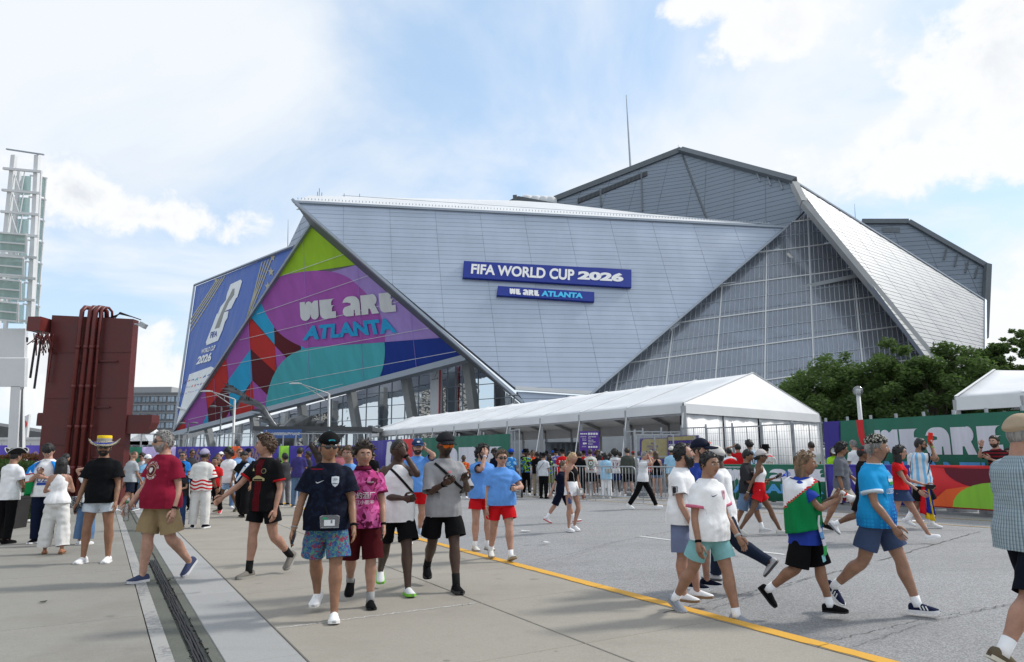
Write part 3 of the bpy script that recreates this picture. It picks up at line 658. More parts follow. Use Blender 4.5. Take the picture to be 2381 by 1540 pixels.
for x, y, r in ((395, 290, 22), (330, 390, 28), (248, 505, 28), (178, 590, 22), (935, 75, 28), (920, 210, 32), (890, 350, 32)):
 c = clip([plL.px(*cA(*q)) for q in star(x, y, r)], pL)
 if c: mb = MB(); mb.prism([plL.to3(q, .15)-SO for q in c], -plL.n*.02); mb.build('gold_star', gold, wL)
# tall stacked numerals with a cup shape, as on the cloth
two = [(500, 425), (535, 330), (630, 285), (645, 300), (600, 450), (585, 465), (540, 560), (412, 615), (440, 545), (490, 480)]
six = [(405, 610), (440, 600), (515, 585), (505, 650), (480, 690), (460, 760), (415, 865), (305, 910), (300, 880), (340, 780)]
for p in (two, six): mb = MB(); mb.prism([plL.to3(plL.px(*cA(*q)), .18)-SO for q in p], -plL.n*.03); mb.build('numeral', pal['white'], wL)
mb = MB(); mb.prism([plL.to3(plL.px(*cA(*q)), .22)-SO for q in ((555, 375), (575, 370), (570, 430), (520, 500), (470, 610), (450, 680), (430, 740), (385, 755), (420, 660), (490, 500), (530, 430))], -plL.n*.03); mb.build('cup_shape', film('cup_grey', srgb(120, 122, 118)), wL)
letters_on(plL, [cA(350, 785), cA(415, 770), cA(405, 825), cA(340, 845)], 'FIFA', pal['navy'], wL, bold=.03, h=.24)
letters_on(plL, [cA(262, 950), cA(395, 905), cA(385, 955), cA(252, 990)], 'WORLD CUP', pal['white'], wL, bold=.03, h=.2)
letters_on(plL, [cA(232, 1015), cA(362, 975), cA(345, 1060), cA(205, 1097)], '2026', pal['white'], wL, bold=.05, h=.2)
def cB(x, y): return (406.9 + x*.11326, 842.9 + y*.11326)
for (x, y, w, h, k) in ((205, 410, 40, 70, 'navy'), (295, 375, 50, 40, 'red'), (370, 355, 60, 35, 'navy'), (450, 340, 60, 70, 'teal'), (525, 315, 50, 25, 'red'), (612, 285, 55, 60, 'blue'), (695, 260, 50, 40, 'navy'),
      (245, 510, 45, 30, 'lilac'), (300, 505, 40, 20, 'cyan'), (360, 485, 30, 50, 'red'), (418, 470, 25, 60, 'red'), (475, 455, 45, 30, 'navy'), (540, 440, 30, 50, 'blue'), (600, 425, 45, 25, 'red'),
      (150, 650, 30, 40, 'navy'), (235, 635, 40, 25, 'lilac'), (290, 605, 25, 25, 'red'), (330, 608, 35, 15, 'navy'), (380, 595, 40, 20, 'lilac'), (440, 575, 25, 30, 'cyan'), (485, 565, 35, 15, 'navy'), (540, 550, 20, 40, 'red')):
 mb = MB(); q = [cB(x-w/2, y+h*.35), cB(x+w/2, y-h*.5), cB(x+w*.4, y+h*.4), cB(x, y+h*.2), cB(x-w*.45, y+h*.6)]; mb.prism([plL.to3(plL.px(*p), .16)-SO for p in q], -plL.n*.02); mb.build('sponsor_mark', pal[k], wL)
tL = lambda u, v, h=.4: plL.to3(plL.px(u, v), h)
trim('banner_top_rail', [tL(688, 573), tL(455, 664)], .5, .6, M_trim); trim('banner_left_rail', [tL(455, 664), tL(408, 1000)], .5, .5, M_trim)
trim('banner_low_rail', [tL(416, 948, .3), tL(440, 955, .3)], .4, .6, M_roof)
# silver sliver of the next petal seen above the banner
plN = Plane(P(668, 580, 190), P(712, 492, 178), P(735, 540, 176)); pN = [plN.px(*q) for q in ((666, 582), (706, 498), (735, 530), (700, 590))]
wN = wall_part('rear_petal', plN, pN, M_joint); grid_panels(plN, pN, wN, M_alu, 1.5, 9, gap=.1, skew=.1)
# ---- mirrored entrance glazing under the triangle, raking piers
gA, gB = P(432, 1012, 221), P(1225, 950, 141); gA.z = gB.z = 0
plE = Plane(gA, gB, gB+Vector((0, 0, 10)))
pE = [plE.px(*q) for q in ((430, 1022), (1090, 838), (1215, 945))] + [plE.to2(gB), plE.to2(gA)]
def mirror_mat():
 m = bpy.data.materials.new('mirror_glazing'); m.use_nodes = True; nt = m.node_tree; b = nt.nodes['Principled BSDF']; L = nt.links.new
 b.inputs['Base Color'].default_value = (.62, .66, .7, 1); b.inputs['Metallic'].default_value = 1; b.inputs['Roughness'].default_value = .03
 g = N(nt, 'ShaderNodeNewGeometry'); n = N(nt, 'ShaderNodeTexNoise', i={'Scale': .35, 'Detail': 2}); L(g.outputs['Position'], n.inputs[0])
 bp = N(nt, 'ShaderNodeBump', i={'Strength': .12, 'Distance': .3}); L(n.outputs[0], bp.inputs['Height']); L(bp.outputs[0], b.inputs['Normal']); return m
ent = link('entrance_glazing', None, stadium)
pane_grid(plE, pE, 3.1, 4.4, mirror_mat(), ent, gap=.1); mullions(plE, pE, 3.1, 4.4, ent, M_trim, .14, h=.06, name='glazing_bar')
for (u, vt, ub, vb, w) in ((415, 1006, 418, 1046, 1.6), (520, 984, 524, 1046, 1.8), (627, 960, 632, 1040, 1.8), (738, 930, 748, 1040, 1.8), (853, 898, 868, 1010, 1.8), (980, 866, 1000, 1000, 1.9), (1125, 850, 1140, 980, 1.8)):
 p1 = plE.to3(plE.px(u, vt), 6.); p0 = plE.to3(plE.px(ub, vb), 4.); p0.z = 0.
 mb = MB(); d = plE.e1*w/2
 mb.rings([[p-SO+d*s-plE.n*t for s, t in ((-1, 0), (1, 0), (1, 1.6), (-1, 1.6))] for p in (p0, p1)]); mb.build('raking_pier', M_stc, stadium)
# gate marker pylon with a large outlined 2
py = MB(); a_ = plE.to3(plE.px(1023, 985), 3.); b2 = plE.to3(plE.px(1042, 985), 3.); tl = plE.to3(plE.px(1022, 862), 3.); tr = plE.to3(plE.px(1044, 850), 3.)
pylon = thing('gate_pylon', 'tall white gate pylon with outlined number 2 and red edge beside the glazing', 'pylon', a_)
py.prism([a_-a_, b2-a_, tr-a_, tl-a_], -plE.n*1.); py.build('pylon_body', mat('pylon_white', (.6, .63, .66), .5), pylon)
v, f = fit_text('2', 1, 1); W = warp_quad([(1026, 864), (1041, 856), (1041, 884), (1026, 886)])
mb = MB(); mb.add([plE.to3(plE.px(*W(x+.5, .5-y)), 3.06)-a_ for x, y in v], f); mb.build('gate_number', M_joint, pylon)
mb = MB(); v, f = fit_text('2', .82, .88); mb.add([plE.to3(plE.px(*W(x+.5, .5-y)), 3.10)-a_ for x, y in v], f); mb.build('gate_number', MATS['pylon_white'], pylon)
mb = MB(); mb.bar(plE.to3(plE.px(1044, 985), 3.1)-a_, plE.to3(plE.px(1046, 848), 3.1)-a_, .35, .2, upv=plE.n); mb.build('red_edge', mat('signal_red', (.5, .02, .03), .4), pylon)
# build the cladding: largest 300 as parts, the remainder of each wall in one piece
PANELS.sort(key=lambda t: -t[0]); rest = {}
for i, (sz, part, pl, c, m, th, nm) in enumerate(PANELS):
 tilt = random.uniform(-.012, .012)
 if i < 300:
  mb = MB(); mb.prism([pl.to3(q, tilt)-SO for q in c], -pl.n*th); mb.build(nm, m, part)
 else:
  key = (part, m.name)
  if key not in rest: rest[key] = (MB(), m, part)
  rest[key][0].prism([pl.to3(q, tilt)-SO for q in c], -pl.n*th)
for mb, m, part in rest.values(): o = mb.build('cladding_field', m, part); o['kind'] = 'stuff'
# ---- sign banners hung on the silver wall
M_sign = mat('sign_blue_cloth', srgb(22, 48, 140), .5, var=.08, scale=.8, bump=.3, bscale=2.); M_sw = mat('sign_white', (.8, .8, .8), .5)
def wall_sign(name, label, quad):
 o = plF.to3(plF.px(*quad[3]), .1); t = thing(name, label, 'banner', o); mb = MB()
 mb.prism([plF.to3(plF.px(*q), .75)-o for q in quad], -plF.n*.6); mb.build('banner_box', M_sign, t); return t, o
s1, o1 = wall_sign('banner', 'large blue banner reading FIFA WORLD CUP 2026 across the silver wall', [(1078, 612), (1466, 632), (1466, 673), (1075, 650)])
letters_on(plF, [(1096, 619), (1334, 632), (1333, 658), (1094, 642)], 'FIFA WORLD CUP', M_sw, s1, bold=.035, h=.8, so=o1)
letters_on(plF, [(1343, 635), (1448, 641), (1447, 661), (1341, 655)], '2026', M_sw, s1, bold=.06, h=.8, so=o1)
s2, o2 = wall_sign('banner', 'small blue banner reading WE ARE ATLANTA below the larger one', [(1157, 670), (1380, 684), (1380, 706), (1154, 691)])
display_on(plF, [(1184, 676), (1252, 681), (1252, 694), (1184, 689)], 'WE ARE', M_sw, s2, h=.8, so=o2)
letters_on(plF, [(1258, 681), (1354, 687), (1353, 699), (1257, 694)], 'ATLANTA', mat('sign_cyan', srgb(70, 190, 235), .5), s2, bold=.05, h=.8, so=o2)
# ================================================================ tents, fences, poles, trees
M_pvc = mat('white_tent_pvc', (.70, .71, .72), .45, var=.05, scale=.6, bump=.4, bscale=2.4, spec=.5)
M_al = mat('aluminium_post', (.36, .37, .38), .45, .6, var=.08); M_gal = mat('galvanised_steel', (.40, .42, .44), .5, .6, var=.12, scale=6)
M_gald = mat('weathered_galvanised', (.27, .295, .32), .6, .4, var=.15, scale=4)
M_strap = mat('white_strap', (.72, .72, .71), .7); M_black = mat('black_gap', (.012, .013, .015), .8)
def tent(name, label, C, Rr, apex, Lf, Lap, bays, eave_drop, wall=True):
 """clear-span marquee: C near eave corner, Rr gable's other corner, Lf far end of the C eave"""
 t = thing(name, label, 'tent', (C.x, C.y, 0)); O = Vector((C.x, C.y, 0)); w = lambda p: p-O
 Rf = Lf + (Rr-C); mb = MB()
 n = bays*4
 for s, (e0, e1) in enumerate(((C, Lf), (Rr, Rf))):
  vs_ = []; K = 6
  for i in range(n+1):
   a_ = i/n; e = e0.lerp(e1, a_); r_ = apex.lerp(Lap, a_); sag = -.10*abs(math.sin(math.pi*a_*bays))
   for k in range(K+1):
    q = e.lerp(r_, k/K); q = q + Vector((0, 0, sag*math.sin(math.pi*(k/K*.9+.05)))); vs_.append(w(q))
  f = [(i*(K+1)+k, (i+1)*(K+1)+k, (i+1)*(K+1)+k+1, i*(K+1)+k+1) for i in range(n) for k in range(K)]
  mb.add(vs_, f)
 o = mb.build('roof_skin', M_pvc, t, smooth_=True); sol = o.modifiers.new('thick', 'SOLIDIFY'); sol.thickness = .015
 # hip at the far end and the gable end
 mb = MB(); mb.prism([w(Lf), w(Rf), w(Lap)], (0, .02, 0)); mb.build('far_gable', M_pvc, t)
 mb = MB(); mb.prism([w(C)+Vector((.02, -.03, 0)), w(Rr)+Vector((.02, -.03, 0)), w(apex)+Vector((0, -.03, -.01))], (0, .03, 0)); mb.build('gable_skin', M_pvc, t)
 # valances
 for a_, b2, nn in ((C, Lf, bays*4), (C, Rr, 8), (Rr, Rf, bays*4)):
  mb = MB(); row = []; out = Vector(((b2-a_).y, -(b2-a_).x, 0)).normalized()*.05
  if out.dot(w((a_+b2)/2) - w((C+Rf)/2)) < 0: out = -out
  for i in range(nn+1):
   q = w(a_.lerp(b2, i/nn)); row += [q+out*1.0, q+out*1.6+Vector((0, 0, -eave_drop))]
  mb.add(row, [(2*i, 2*i+2, 2*i+3, 2*i+1) for i in range(nn)]); o = mb.build('valance', M_pvc, t); o.modifiers.new('thick', 'SOLIDIFY').thickness = .012
 # roof seams
 for i in range(bays+1):
  e = C.lerp(Lf, i/bays); r_ = apex.lerp(Lap, i/bays); e2 = Rr.lerp(Rf, i/bays)
  mb = MB(); mb.bar(w(e)+Vector((0, 0, .035)), w(r_)+Vector((0, 0, .035)), .09, .03); mb.bar(w(r_)+Vector((0, 0, .035)), w(e2)+Vector((0, 0, .035)), .09, .03); mb.build('keder_seam', M_pvc, t)
  mb = MB(); d = Vector((0, 0, -.16)); mb.bar(w(e)+d, w(r_)+d, .1, .2); mb.bar(w(r_)+d, w(e2)+d, .1, .2); mb.build('rafter', M_al, t)
  for q in (e, e2):
   mb = MB(); mb.bar(Vector((w(q).x, w(q).y, 0)), w(q)+Vector((0, 0, -.1)), .2, .12); mb.box((w(q).x, w(q).y, .015), (.4, .4, .03)); mb.build('post', M_al, t)
  mb = MB(); top = w(e)+Vector((0, 0, -.25)); side = (C-Rr).normalized()*1.0; side.z = 0; mb.bar(top, Vector((top.x, top.y, .05))+side*1.1+(Lf-C).normalized()*-.5, .05, .02); mb.build('tie_strap', M_strap, t)
  if i < bays:
   e3 = C.lerp(Lf, (i+1)/bays); mb = MB(); mb.bar(w(e)+Vector((0, 0, -.45)), w(e3)+Vector((0, 0, -.45)), .07, .12); mb.build('eave_rail', M_al, t)
   e4 = Rr.lerp(Rf, i/bays); e5 = Rr.lerp(Rf, (i+1)/bays); mb = MB(); mb.bar(w(e4)+Vector((0, 0, -.35)), w(e5)+Vector((0, 0, -.35)), .08, .7); mb.build('back_fascia', M_pvc, t)
 if wall:
  k = 4
  for i in range(k):
   a_ = C.lerp(Rr, i/k+.003); b2 = C.lerp(Rr, (i+1)/k-.004); mb = MB(); rows = []
   for j in range(9):
    q = w(a_.lerp(b2, j/8)); wv = (Rr-C).normalized().cross(Vector((0, 0, 1)))*(.05*math.sin(j*2.1+i)); rows += [q+wv*.3+Vector((0, 0, -eave_drop+.05)), Vector((q.x, q.y, .03))+wv]
   mb.add(rows, [(2*j, 2*j+2, 2*j+3, 2*j+1) for j in range(8)]); o = mb.build('wall_sheet', M_pvc, t, smooth_=True); o.modifiers.new('thick', 'SOLIDIFY').thickness = .01
   mb = MB(); q = w(C.lerp(Rr, (i+1)/k)) + (Lf-C).normalized()*.12; q.z = w(C.lerp(Rr, (i+1)/k)).z; mb.bar(Vector((q.x, q.y, 0)), q+Vector((0, 0, -.1)), .1, .1); mb.build('gable_post', M_al, t)
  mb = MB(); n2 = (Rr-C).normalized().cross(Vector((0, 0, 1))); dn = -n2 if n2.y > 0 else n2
  mb.prism([w(C)+dn*-.2+Vector((0, 0, -.2)), w(Rr)-dn*.2+Vector((0, 0, -.2)), Vector((w(Rr).x, w(Rr).y, .02))-dn*.2, Vector((w(C).x, w(C).y, .02))-dn*.2], dn*.02); mb.build('dark_lining', M_black, t)  # added black sheet, stands in for the shade between the wall sheets
 return t
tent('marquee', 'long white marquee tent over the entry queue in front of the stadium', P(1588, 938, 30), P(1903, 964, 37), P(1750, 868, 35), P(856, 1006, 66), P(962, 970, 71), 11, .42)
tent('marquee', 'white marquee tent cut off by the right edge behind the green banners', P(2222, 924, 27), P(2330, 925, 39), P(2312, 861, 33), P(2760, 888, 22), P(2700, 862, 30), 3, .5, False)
# ---------------------------------------------------------------- banner cloth printing helper
def cloth(name, c, sheen=.7): return mat(name, c, sheen, var=.10, scale=2.5, bump=.25, bscale=5., stretch=(1, 1, .12))
K_green = cloth('green_mesh_cloth', srgb(32, 98, 78)); K_purple = cloth('purple_mesh_cloth', srgb(62, 52, 140)); K_red = cloth('red_cloth', srgb(205, 45, 50)); K_blue = cloth('sky_blue_cloth', srgb(80, 150, 205))
K_lime = cloth('lime_cloth', srgb(135, 190, 60)); K_orange = cloth('orange_cloth', srgb(225, 95, 45)); K_wine = cloth('wine_cloth', srgb(100, 28, 45)); K_white = cloth('white_print', srgb(215, 215, 225)); K_gold = cloth('gold_cloth', srgb(165, 155, 105)); K_lilac = cloth('lilac_cloth', srgb(190, 175, 220)); K_tan = cloth('tan_print', srgb(140, 115, 120))
class Sheet:
 """upright cloth from a to b (ground points) between heights z0 and z1, rippled; prints are laid on it in (s, t)"""
 def __init__(s, a, b, z0, z1, ripple=.03, wl=.9):
  s.a, s.b, s.z0, s.z1 = Vector(a), Vector(b), z0, z1; s.d = s.b-s.a; s.len = s.d.length; n = Vector((s.d.y, -s.d.x, 0)).normalized(); s.n = n if n.y < 0 else -n; s.r = ripple; s.w = wl
 def at(s, u, t, h=0.):
  x = u*s.len; rp = s.r*(math.sin(x*6.28/s.w) + .6*math.sin(x*14.1/s.w+1) + .5*math.sin(3*x+2))*(1-.5*t)
  return s.a + s.d*u + Vector((0, 0, s.z0+(s.z1-s.z0)*t)) + s.n*(h+rp)
 def patch(s, mb, u0, u1, t0, t1, h, m=0, O=Vector()):
  n = max(2, int((u1-u0)*s.len/.12)); v = []
  for i in range(n+1):
   u = u0+(u1-u0)*i/n; v += [s.at(u, t0, h)-O, s.at(u, (t0+t1)/2, h)-O, s.at(u, t1, h)-O]
  mb.add(v, [(3*i+k, 3*i+3+k, 3*i+4+k, 3*i+1+k) for i in range(n) for k in (0, 1)], m)
 def poly(s, mb, pts, h, O=Vector(), m=0):
  # fine triangles so the print follows the ripples
  me = bmesh.new(); vs_ = [me.verts.new((p[0]*s.len, p[1], 0)) for p in pts]; f = me.faces.new(vs_); bmesh.ops.triangulate(me, faces=[f])
  k = 0
  L_ = s.len*(max(p[0] for p in pts)-min(p[0] for p in pts))
  x = math.ceil(min(p[0] for p in pts)*s.len/.15)*.15
  while x < max(p[0] for p in pts)*s.len:
   bmesh.ops.bisect_plane(me, geom=me.verts[:]+me.edges[:]+me.faces[:], plane_co=(x, 0, 0), plane_no=(1, 0, 0)); x += .15
  me.verts.index_update(); mb.add([s.at(v.co.x/s.len, v.co.y, h)-O for v in me.verts], [tuple(v.index for v in q.verts) for q in me.faces], m); me.free()
 def text(s, mb, body, u0, u1, t0, t1, h, O=Vector(), m=0, disp=False, **kw):
  if disp:
   polys, w = display_text(body)
   for p in polys: s.poly(mb, [(u0+(x/w+.5)*(u1-u0), t0+(y+.5)*(t1-t0)) for x, y in p], h, O, m)
  else:
   v, f = fit_text(body, 1, 1, **kw); mb.add([s.at(u0+(x+.5)*(u1-u0), t0+(y+.5)*(t1-t0), h)-O for x, y in v], f, m)
def ring(cu, ct, ru, rt_, a0, a1, n=14): return [(cu+ru*math.cos(R(a0+(a1-a0)*i/n)), ct+rt_*math.sin(R(a0+(a1-a0)*i/n))) for i in range(n+1)]
# tall steel mesh panels
def wire_fence(name, label, a, b, h, npan, extra=False):
 a, b = Vector(a), Vector(b); t = thing(name, label, 'fence', a); d = (b-a); L_ = d.length; d.normalize(); O = a
 pw = L_/npan
 for i in range(npan):
  p0 = d*(i*pw+.03); p1 = d*((i+1)*pw-.03)
  mb = MB(); z1 = h+random.uniform(-.04, .04)
  for q in (p0, p1): mb.bar(q+Vector((0, 0, .05)), q+Vector((0, 0, z1)), .045, .045)
  for z in ((.1, z1) if not extra else (.1, .9, 1.35, z1)): mb.bar(p0+Vector((0, 0, z)), p1+Vector((0, 0, z)), .045, .045)
  m_ = (p0+p1)/2; mb.bar(m_+Vector((0, 0, .05)), m_+Vector((0, 0, z1)), .03, .03); mb.build('panel_frame', M_gal, t)
  mb = MB(); k = int(pw/.10)
  for j in range(1, k): q = p0.lerp(p1, j/k); mb.bar(q+Vector((0, 0, .12)), q+Vector((0, 0, z1-.02)), .007, .007)
  for z in np.linspace(.3, h-.2, 8): mb.bar(p0+Vector((0, 0, z)), p1+Vector((0, 0, z)), .006, .006)
  mb.build('wire_infill', M_gald, t)
  mb = MB(); mb.bar(p0-d*.03+Vector((0, 0, 0)), p0-d*.03+Vector((0, .03, h+.15)), .06, .06); mb.build('fence_post', M_gal, t)
  mb = MB(); mb.box(p0-d*.03+Vector((0, .1, .06)), (.7, .25, .12)); mb.build('foot_block', M_gald, t)
 return t
def ground_at(u, Y): p = P(u, 1000, Y); return Vector((p.x, Y, 0))
fD0, fD1 = ground_at(1585, 27.5), ground_at(1922, 22.4)
wire_fence('mesh_fence', 'tall galvanised mesh fence panels in front of the white marquee gable', fD0, fD1, 2.36, 5)
wire_fence('mesh_fence', 'galvanised mesh fence panels beside the gold sign under the marquee eave', ground_at(1452, 28.5), ground_at(1582, 27.6), 2.30, 3)
wire_fence('mesh_fence', 'grey mesh gate leaf standing open in front of the gold sign', ground_at(1476, 25.2), ground_at(1566, 25.6), 2.15, 1, True)
wire_fence('mesh_fence', 'narrow galvanised gate turned edge on beside the green banner fence', ground_at(1186, 26.6), ground_at(1208, 25.0), 2.3, 1)
gm = MB(); c = ground_at(1212, 25.0);
wh = thing('wheel_jack', 'black rubber jockey wheel of the gate on the ground by the first barricade', 'jockey wheel', c)
gm.tube([(-.03, 0, .13), (.03, 0, .13)], .13, 16); gm.build('tyre', M_rubber, wh, smooth_=True); gm = MB(); gm.tube([(-.035, 0, .13), (.035, 0, .13)], .06, 12); gm.bar((0, 0, .13), (0, 0, .35), .04, .04); gm.build('hub', M_gal, wh)
# right-hand tall banner fence
def banner_fence(name, label, a, b, h, cloths, prints, posts=6, z0=.12):
 """cloths: (u0,u1,material); prints: callables(sheet, O, parent)"""
 t = thing(name, label, 'fence', a); O = Vector(a); s = Sheet(a, b, z0, h, .03, 1.6)
 for u0, u1, m in cloths:
  mb = MB(); s.patch(mb, u0, u1, 0, 1, 0., O=O); o = mb.build('banner_cloth', m, t, smooth_=True); o.modifiers.new('t', 'SOLIDIFY').thickness = .004
 for fn in prints: fn(s, O, t)
 for i in range(posts+1):
  q = s.a.lerp(s.b, i/posts) - O - s.n*.10; mb = MB(); mb.bar(q, q+Vector((0, 0, h+.12)), .06, .06); mb.box(q+Vector((0, .1, .05)), (.6, .3, .1)); mb.build('fence_post', M_gal, t)
  if i < posts:
   q2 = s.a.lerp(s.b, (i+1)/posts)-O-s.n*.10; mb = MB()
   for z in (.12, h*.5, h-.03): mb.bar(q+Vector((0, 0, z)), q2+Vector((0, 0, z)), .04, .04)
   mb.build('fence_rail', M_gal, t)
 return t
def pr(m, h, kind, *args, **kw):
 def fn(s, O, t):
  mb = MB()
  if kind == 'poly': s.poly(mb, args[0], h, O)
  elif kind == 'text': s.text(mb, args[0], *args[1:], h, O, **kw)
  o = mb.build('banner_print', m, t)
 return fn
eA, eB = ground_at(1916, 22.2), ground_at(2470, 15.6)
banner_fence('banner_fence', 'tall green banner fence lettered WE ARE at right in front of the trees', eA, eB, 2.40,
   [(0, .235, K_green), (.235, 1, K_green)],
   [pr(K_purple, .010, 'poly', [(0, 0), (.075, 0)] + ring(.075, .25, .045, .25, -90, -180, 8) + [(.03, .55), (.03, .55)] + ring(.10, .72, .07, .28, 180, 90, 8) + [(0, 1)]),
 pr(K_red, .012, 'poly', [(.185, 1), (.225, 1), (.228, .62)] + ring(.228, .95, .042, .33, 270, 180, 8)),
 pr(K_white, .014, 'text', 'WE', .28, .484, .56, .86, disp=True), pr(K_white, .014, 'text', 'ARE', .515, .807, .56, .86, disp=True),
 pr(K_blue, .014, 'text', 'ATLANTA', .28, .82, .22, .48, bold=.05)], 8)
# left-hand green banner fence and the purple run behind the crowd
lA, lB = ground_at(862, 40), ground_at(1184, 26.4)
banner_fence('banner_fence', 'green and purple banner fence behind the man in the grey tee', lA, lB, 2.22, [(0, .30, K_purple), (.30, .40, K_red), (.40, .47, K_blue), (.47, 1, K_green)],
   [pr(K_white, .012, 'poly', [(.16, .55), (.17, .95)] + ring(.20, .85, .03, .12, 120, -20, 6) + [(.205, .45), (.23, .45), (.23, .3), (.16, .3)]), pr(K_white, .014, 'text', 'ARE', .60, .97, .34, .78, disp=True)], 7)
pA, pB = ground_at(296, 41), ground_at(864, 42.)
banner_fence('banner_fence', 'purple banner fence behind the plaza crowd, with green, lilac and orange sections', pA, pB, 2.0, [(0, .065, K_green), (.065, .20, K_lilac), (.20, .41, K_purple), (.41, .425, K_lime), (.425, .46, K_orange), (.46, .62, K_purple), (.62, .66, K_lime), (.66, .80, K_purple), (.80, .82, K_lime), (.82, .87, K_orange), (.87, 1, K_purple)],
   [pr(K_wine, .012, 'text', 'A', .085, .095, .55, .75), pr(K_red, .012, 'text', '26', .105, .12, .58, .72), pr(K_purple, .012, 'text', 'cup', .13, .145, .58, .7), pr(cloth('teal_print', srgb(60, 150, 140)), .012, 'poly', [(.155, .56), (.17, .56), (.17, .74), (.155, .74)]),
 pr(K_tan, .012, 'text', 'A26A', .48, .56, .5, .95, bold=.05), pr(K_white, .012, 'text', 'WORLD', .66, .76, .1, .32, bold=.03), pr(K_white, .012, 'text', '2', .89, .91, .3, .85, bold=.05), pr(K_tan, .012, 'text', '26 26', .21, .30, .5, .95, bold=.03)], 16)
qA, qB = ground_at(-60, 36), ground_at(108, 38)
banner_fence('banner_fence', 'purple banner fence with tan feather pattern behind the left hedge', qA, qB, 2.1, [(0, 1, K_purple)],
   [pr(K_tan, .012, 'poly', [(.62+.05*i, .05), (.65+.05*i, .05), (.69+.05*i, .9), (.67+.05*i, .9)]) for i in range(3)] + [pr(K_tan, .012, 'poly', ring(.88, .1, .10-.018*i, .75-.14*i, 15, 165, 10) + ring(.88, .1, .092-.018*i, .69-.14*i, 165, 15, 10)) for i in range(4)], 5)
# ---------------------------------------------------------------- crowd barricades
def barricade(label, a, b, banner=None, prints=(), group='steel crowd barricades'):
 a, b = Vector(a), Vector(b); t = thing('crowd_barricade', label, 'barricade', a, group=group); d = b-a; L_ = d.length; d.normalize(); n = Vector((d.y, -d.x, 0)); r = .019; h = 1.08; zb = .17; mb = MB()
 c = .12; pts = [Vector((0, 0, zb))]
 pts = [d*0+Vector((0, 0, zb)), d*0+Vector((0, 0, h-c)), d*(c*.3)+Vector((0, 0, h-c*.3)), d*c+Vector((0, 0, h)), d*(L_-c)+Vector((0, 0, h)), d*(L_-c*.3)+Vector((0, 0, h-c*.3)), d*L_+Vector((0, 0, h-c)), d*L_+Vector((0, 0, zb))]
 mb.tube(pts, r, 7); mb.tube([pts[0], pts[-1]], r, 7); mb.build('frame', M_gal, t, smooth_=True)
 k = max(4, int(L_/.115)); proto = MB(); proto.tube([(0, 0, zb), (0, 0, h)], .008, 5); me = proto.mesh('bar', M_gal, True)
 for i in range(1, k): link('bar', me, t, loc=d*(L_*i/k))
 for x in (.12, L_-.12):
  mb = MB(); p = d*x; mb.bar(p+n*.28, p-n*.28, .05, .012); mb.bar(p+Vector((0, 0, .006)), p+Vector((0, 0, zb)), .03, .03); mb.build('foot', M_gal, t)
 if banner:
  s = Sheet(a, b, .16, 1.12, .006, 1.3)
  if s.n.y > 0: s.n = -s.n
  for u0, u1, m in banner: mb = MB(); s.patch(mb, u0, u1, 0, 1, .035, O=a); o = mb.build('banner_cloth', m, t, smooth_=True); o.modifiers.new('t', 'SOLIDIFY').thickness = .004
  for fn in prints: fn(s, a, t)
  mb = MB(); mb.tube([s.at(0, 1.0, 0)-a, s.at(1, 1.0, 0)-a], .04, 8); mb.build('top_sleeve', banner[0][2], t, smooth_=True)
 return t
bp = [G(1220, 1149), G(1275, 1160), G(1374, 1165), G(1484, 1170), G(1625, 1175), G(1745, 1180)]
for i, lb in enumerate(('steel barricade nearest the gate wheel, turned a little away', 'steel barricade behind the blonde woman in the black top', 'steel barricade in front of the woman in the blue tunic', 'steel barricade beside the man in the white polo', 'steel barricade hidden behind the bearded man in white')):
 barricade(lb, bp[i]+Vector((.05, 0, 0)), bp[i+1]-Vector((.05, 0, 0)))
barricade('steel barricade on the far side of the queue lane, left', ground_at(1215, 33), ground_at(1300, 33)); barricade('steel barricade on the far side of the queue lane by the dark tank top', ground_at(1560, 25.5), ground_at(1690, 24.5))
g0, g1, g2, g3 = G(1672, 1176), G(1928, 1182), G(2130, 1192), G(2420, 1212)
barricade('barricade wrapped in green WE ARE ATLANTA banner behind the girl with the flag', g0, g1-Vector((.05, 0, 0)), [(0, 1, K_green)],
   [pr(K_white, .045, 'text', 'WE', .10, .42, .56, .90, disp=True), pr(K_white, .045, 'text', 'ARE', .50, 1.0, .56, .90, disp=True), pr(K_blue, .045, 'text', 'ATLANTA', .14, .98, .22, .48, bold=.05)], 'wrapped barricades')
barricade('barricade wrapped in purple banner behind the man with the megaphone', g1, g2-Vector((.05, 0, 0)), [(0, 1, K_purple)],
   [pr(K_white, .045, 'text', 'FIFA', .50, .82, .70, .90, bold=.03), pr(K_white, .045, 'text', 'WORLD', .32, .92, .44, .64, bold=.03), pr(K_white, .045, 'text', '2026', .42, .95, .14, .36, bold=.06)], 'wrapped barricades')
barricade('barricade wrapped in red, wine and lime banner at right', g2, g3, [(0, 1, K_red)],
   [pr(K_wine, .045, 'poly', [(.30, .97), (1, .97), (1, .52)] + ring(.72, .97, .42, .5, -60, -178, 10)), pr(K_lime, .048, 'poly', [(.34, .03)] + ring(.72, .03, .38, .62, 178, 60, 10) + [(1, .55), (1, .03)]), pr(K_orange, .042, 'poly', [(.12, .03), (.34, .03)] + ring(.72, .03, .38, .62, 178, 120, 5) + [(.3, .45)])], 'wrapped barricades')
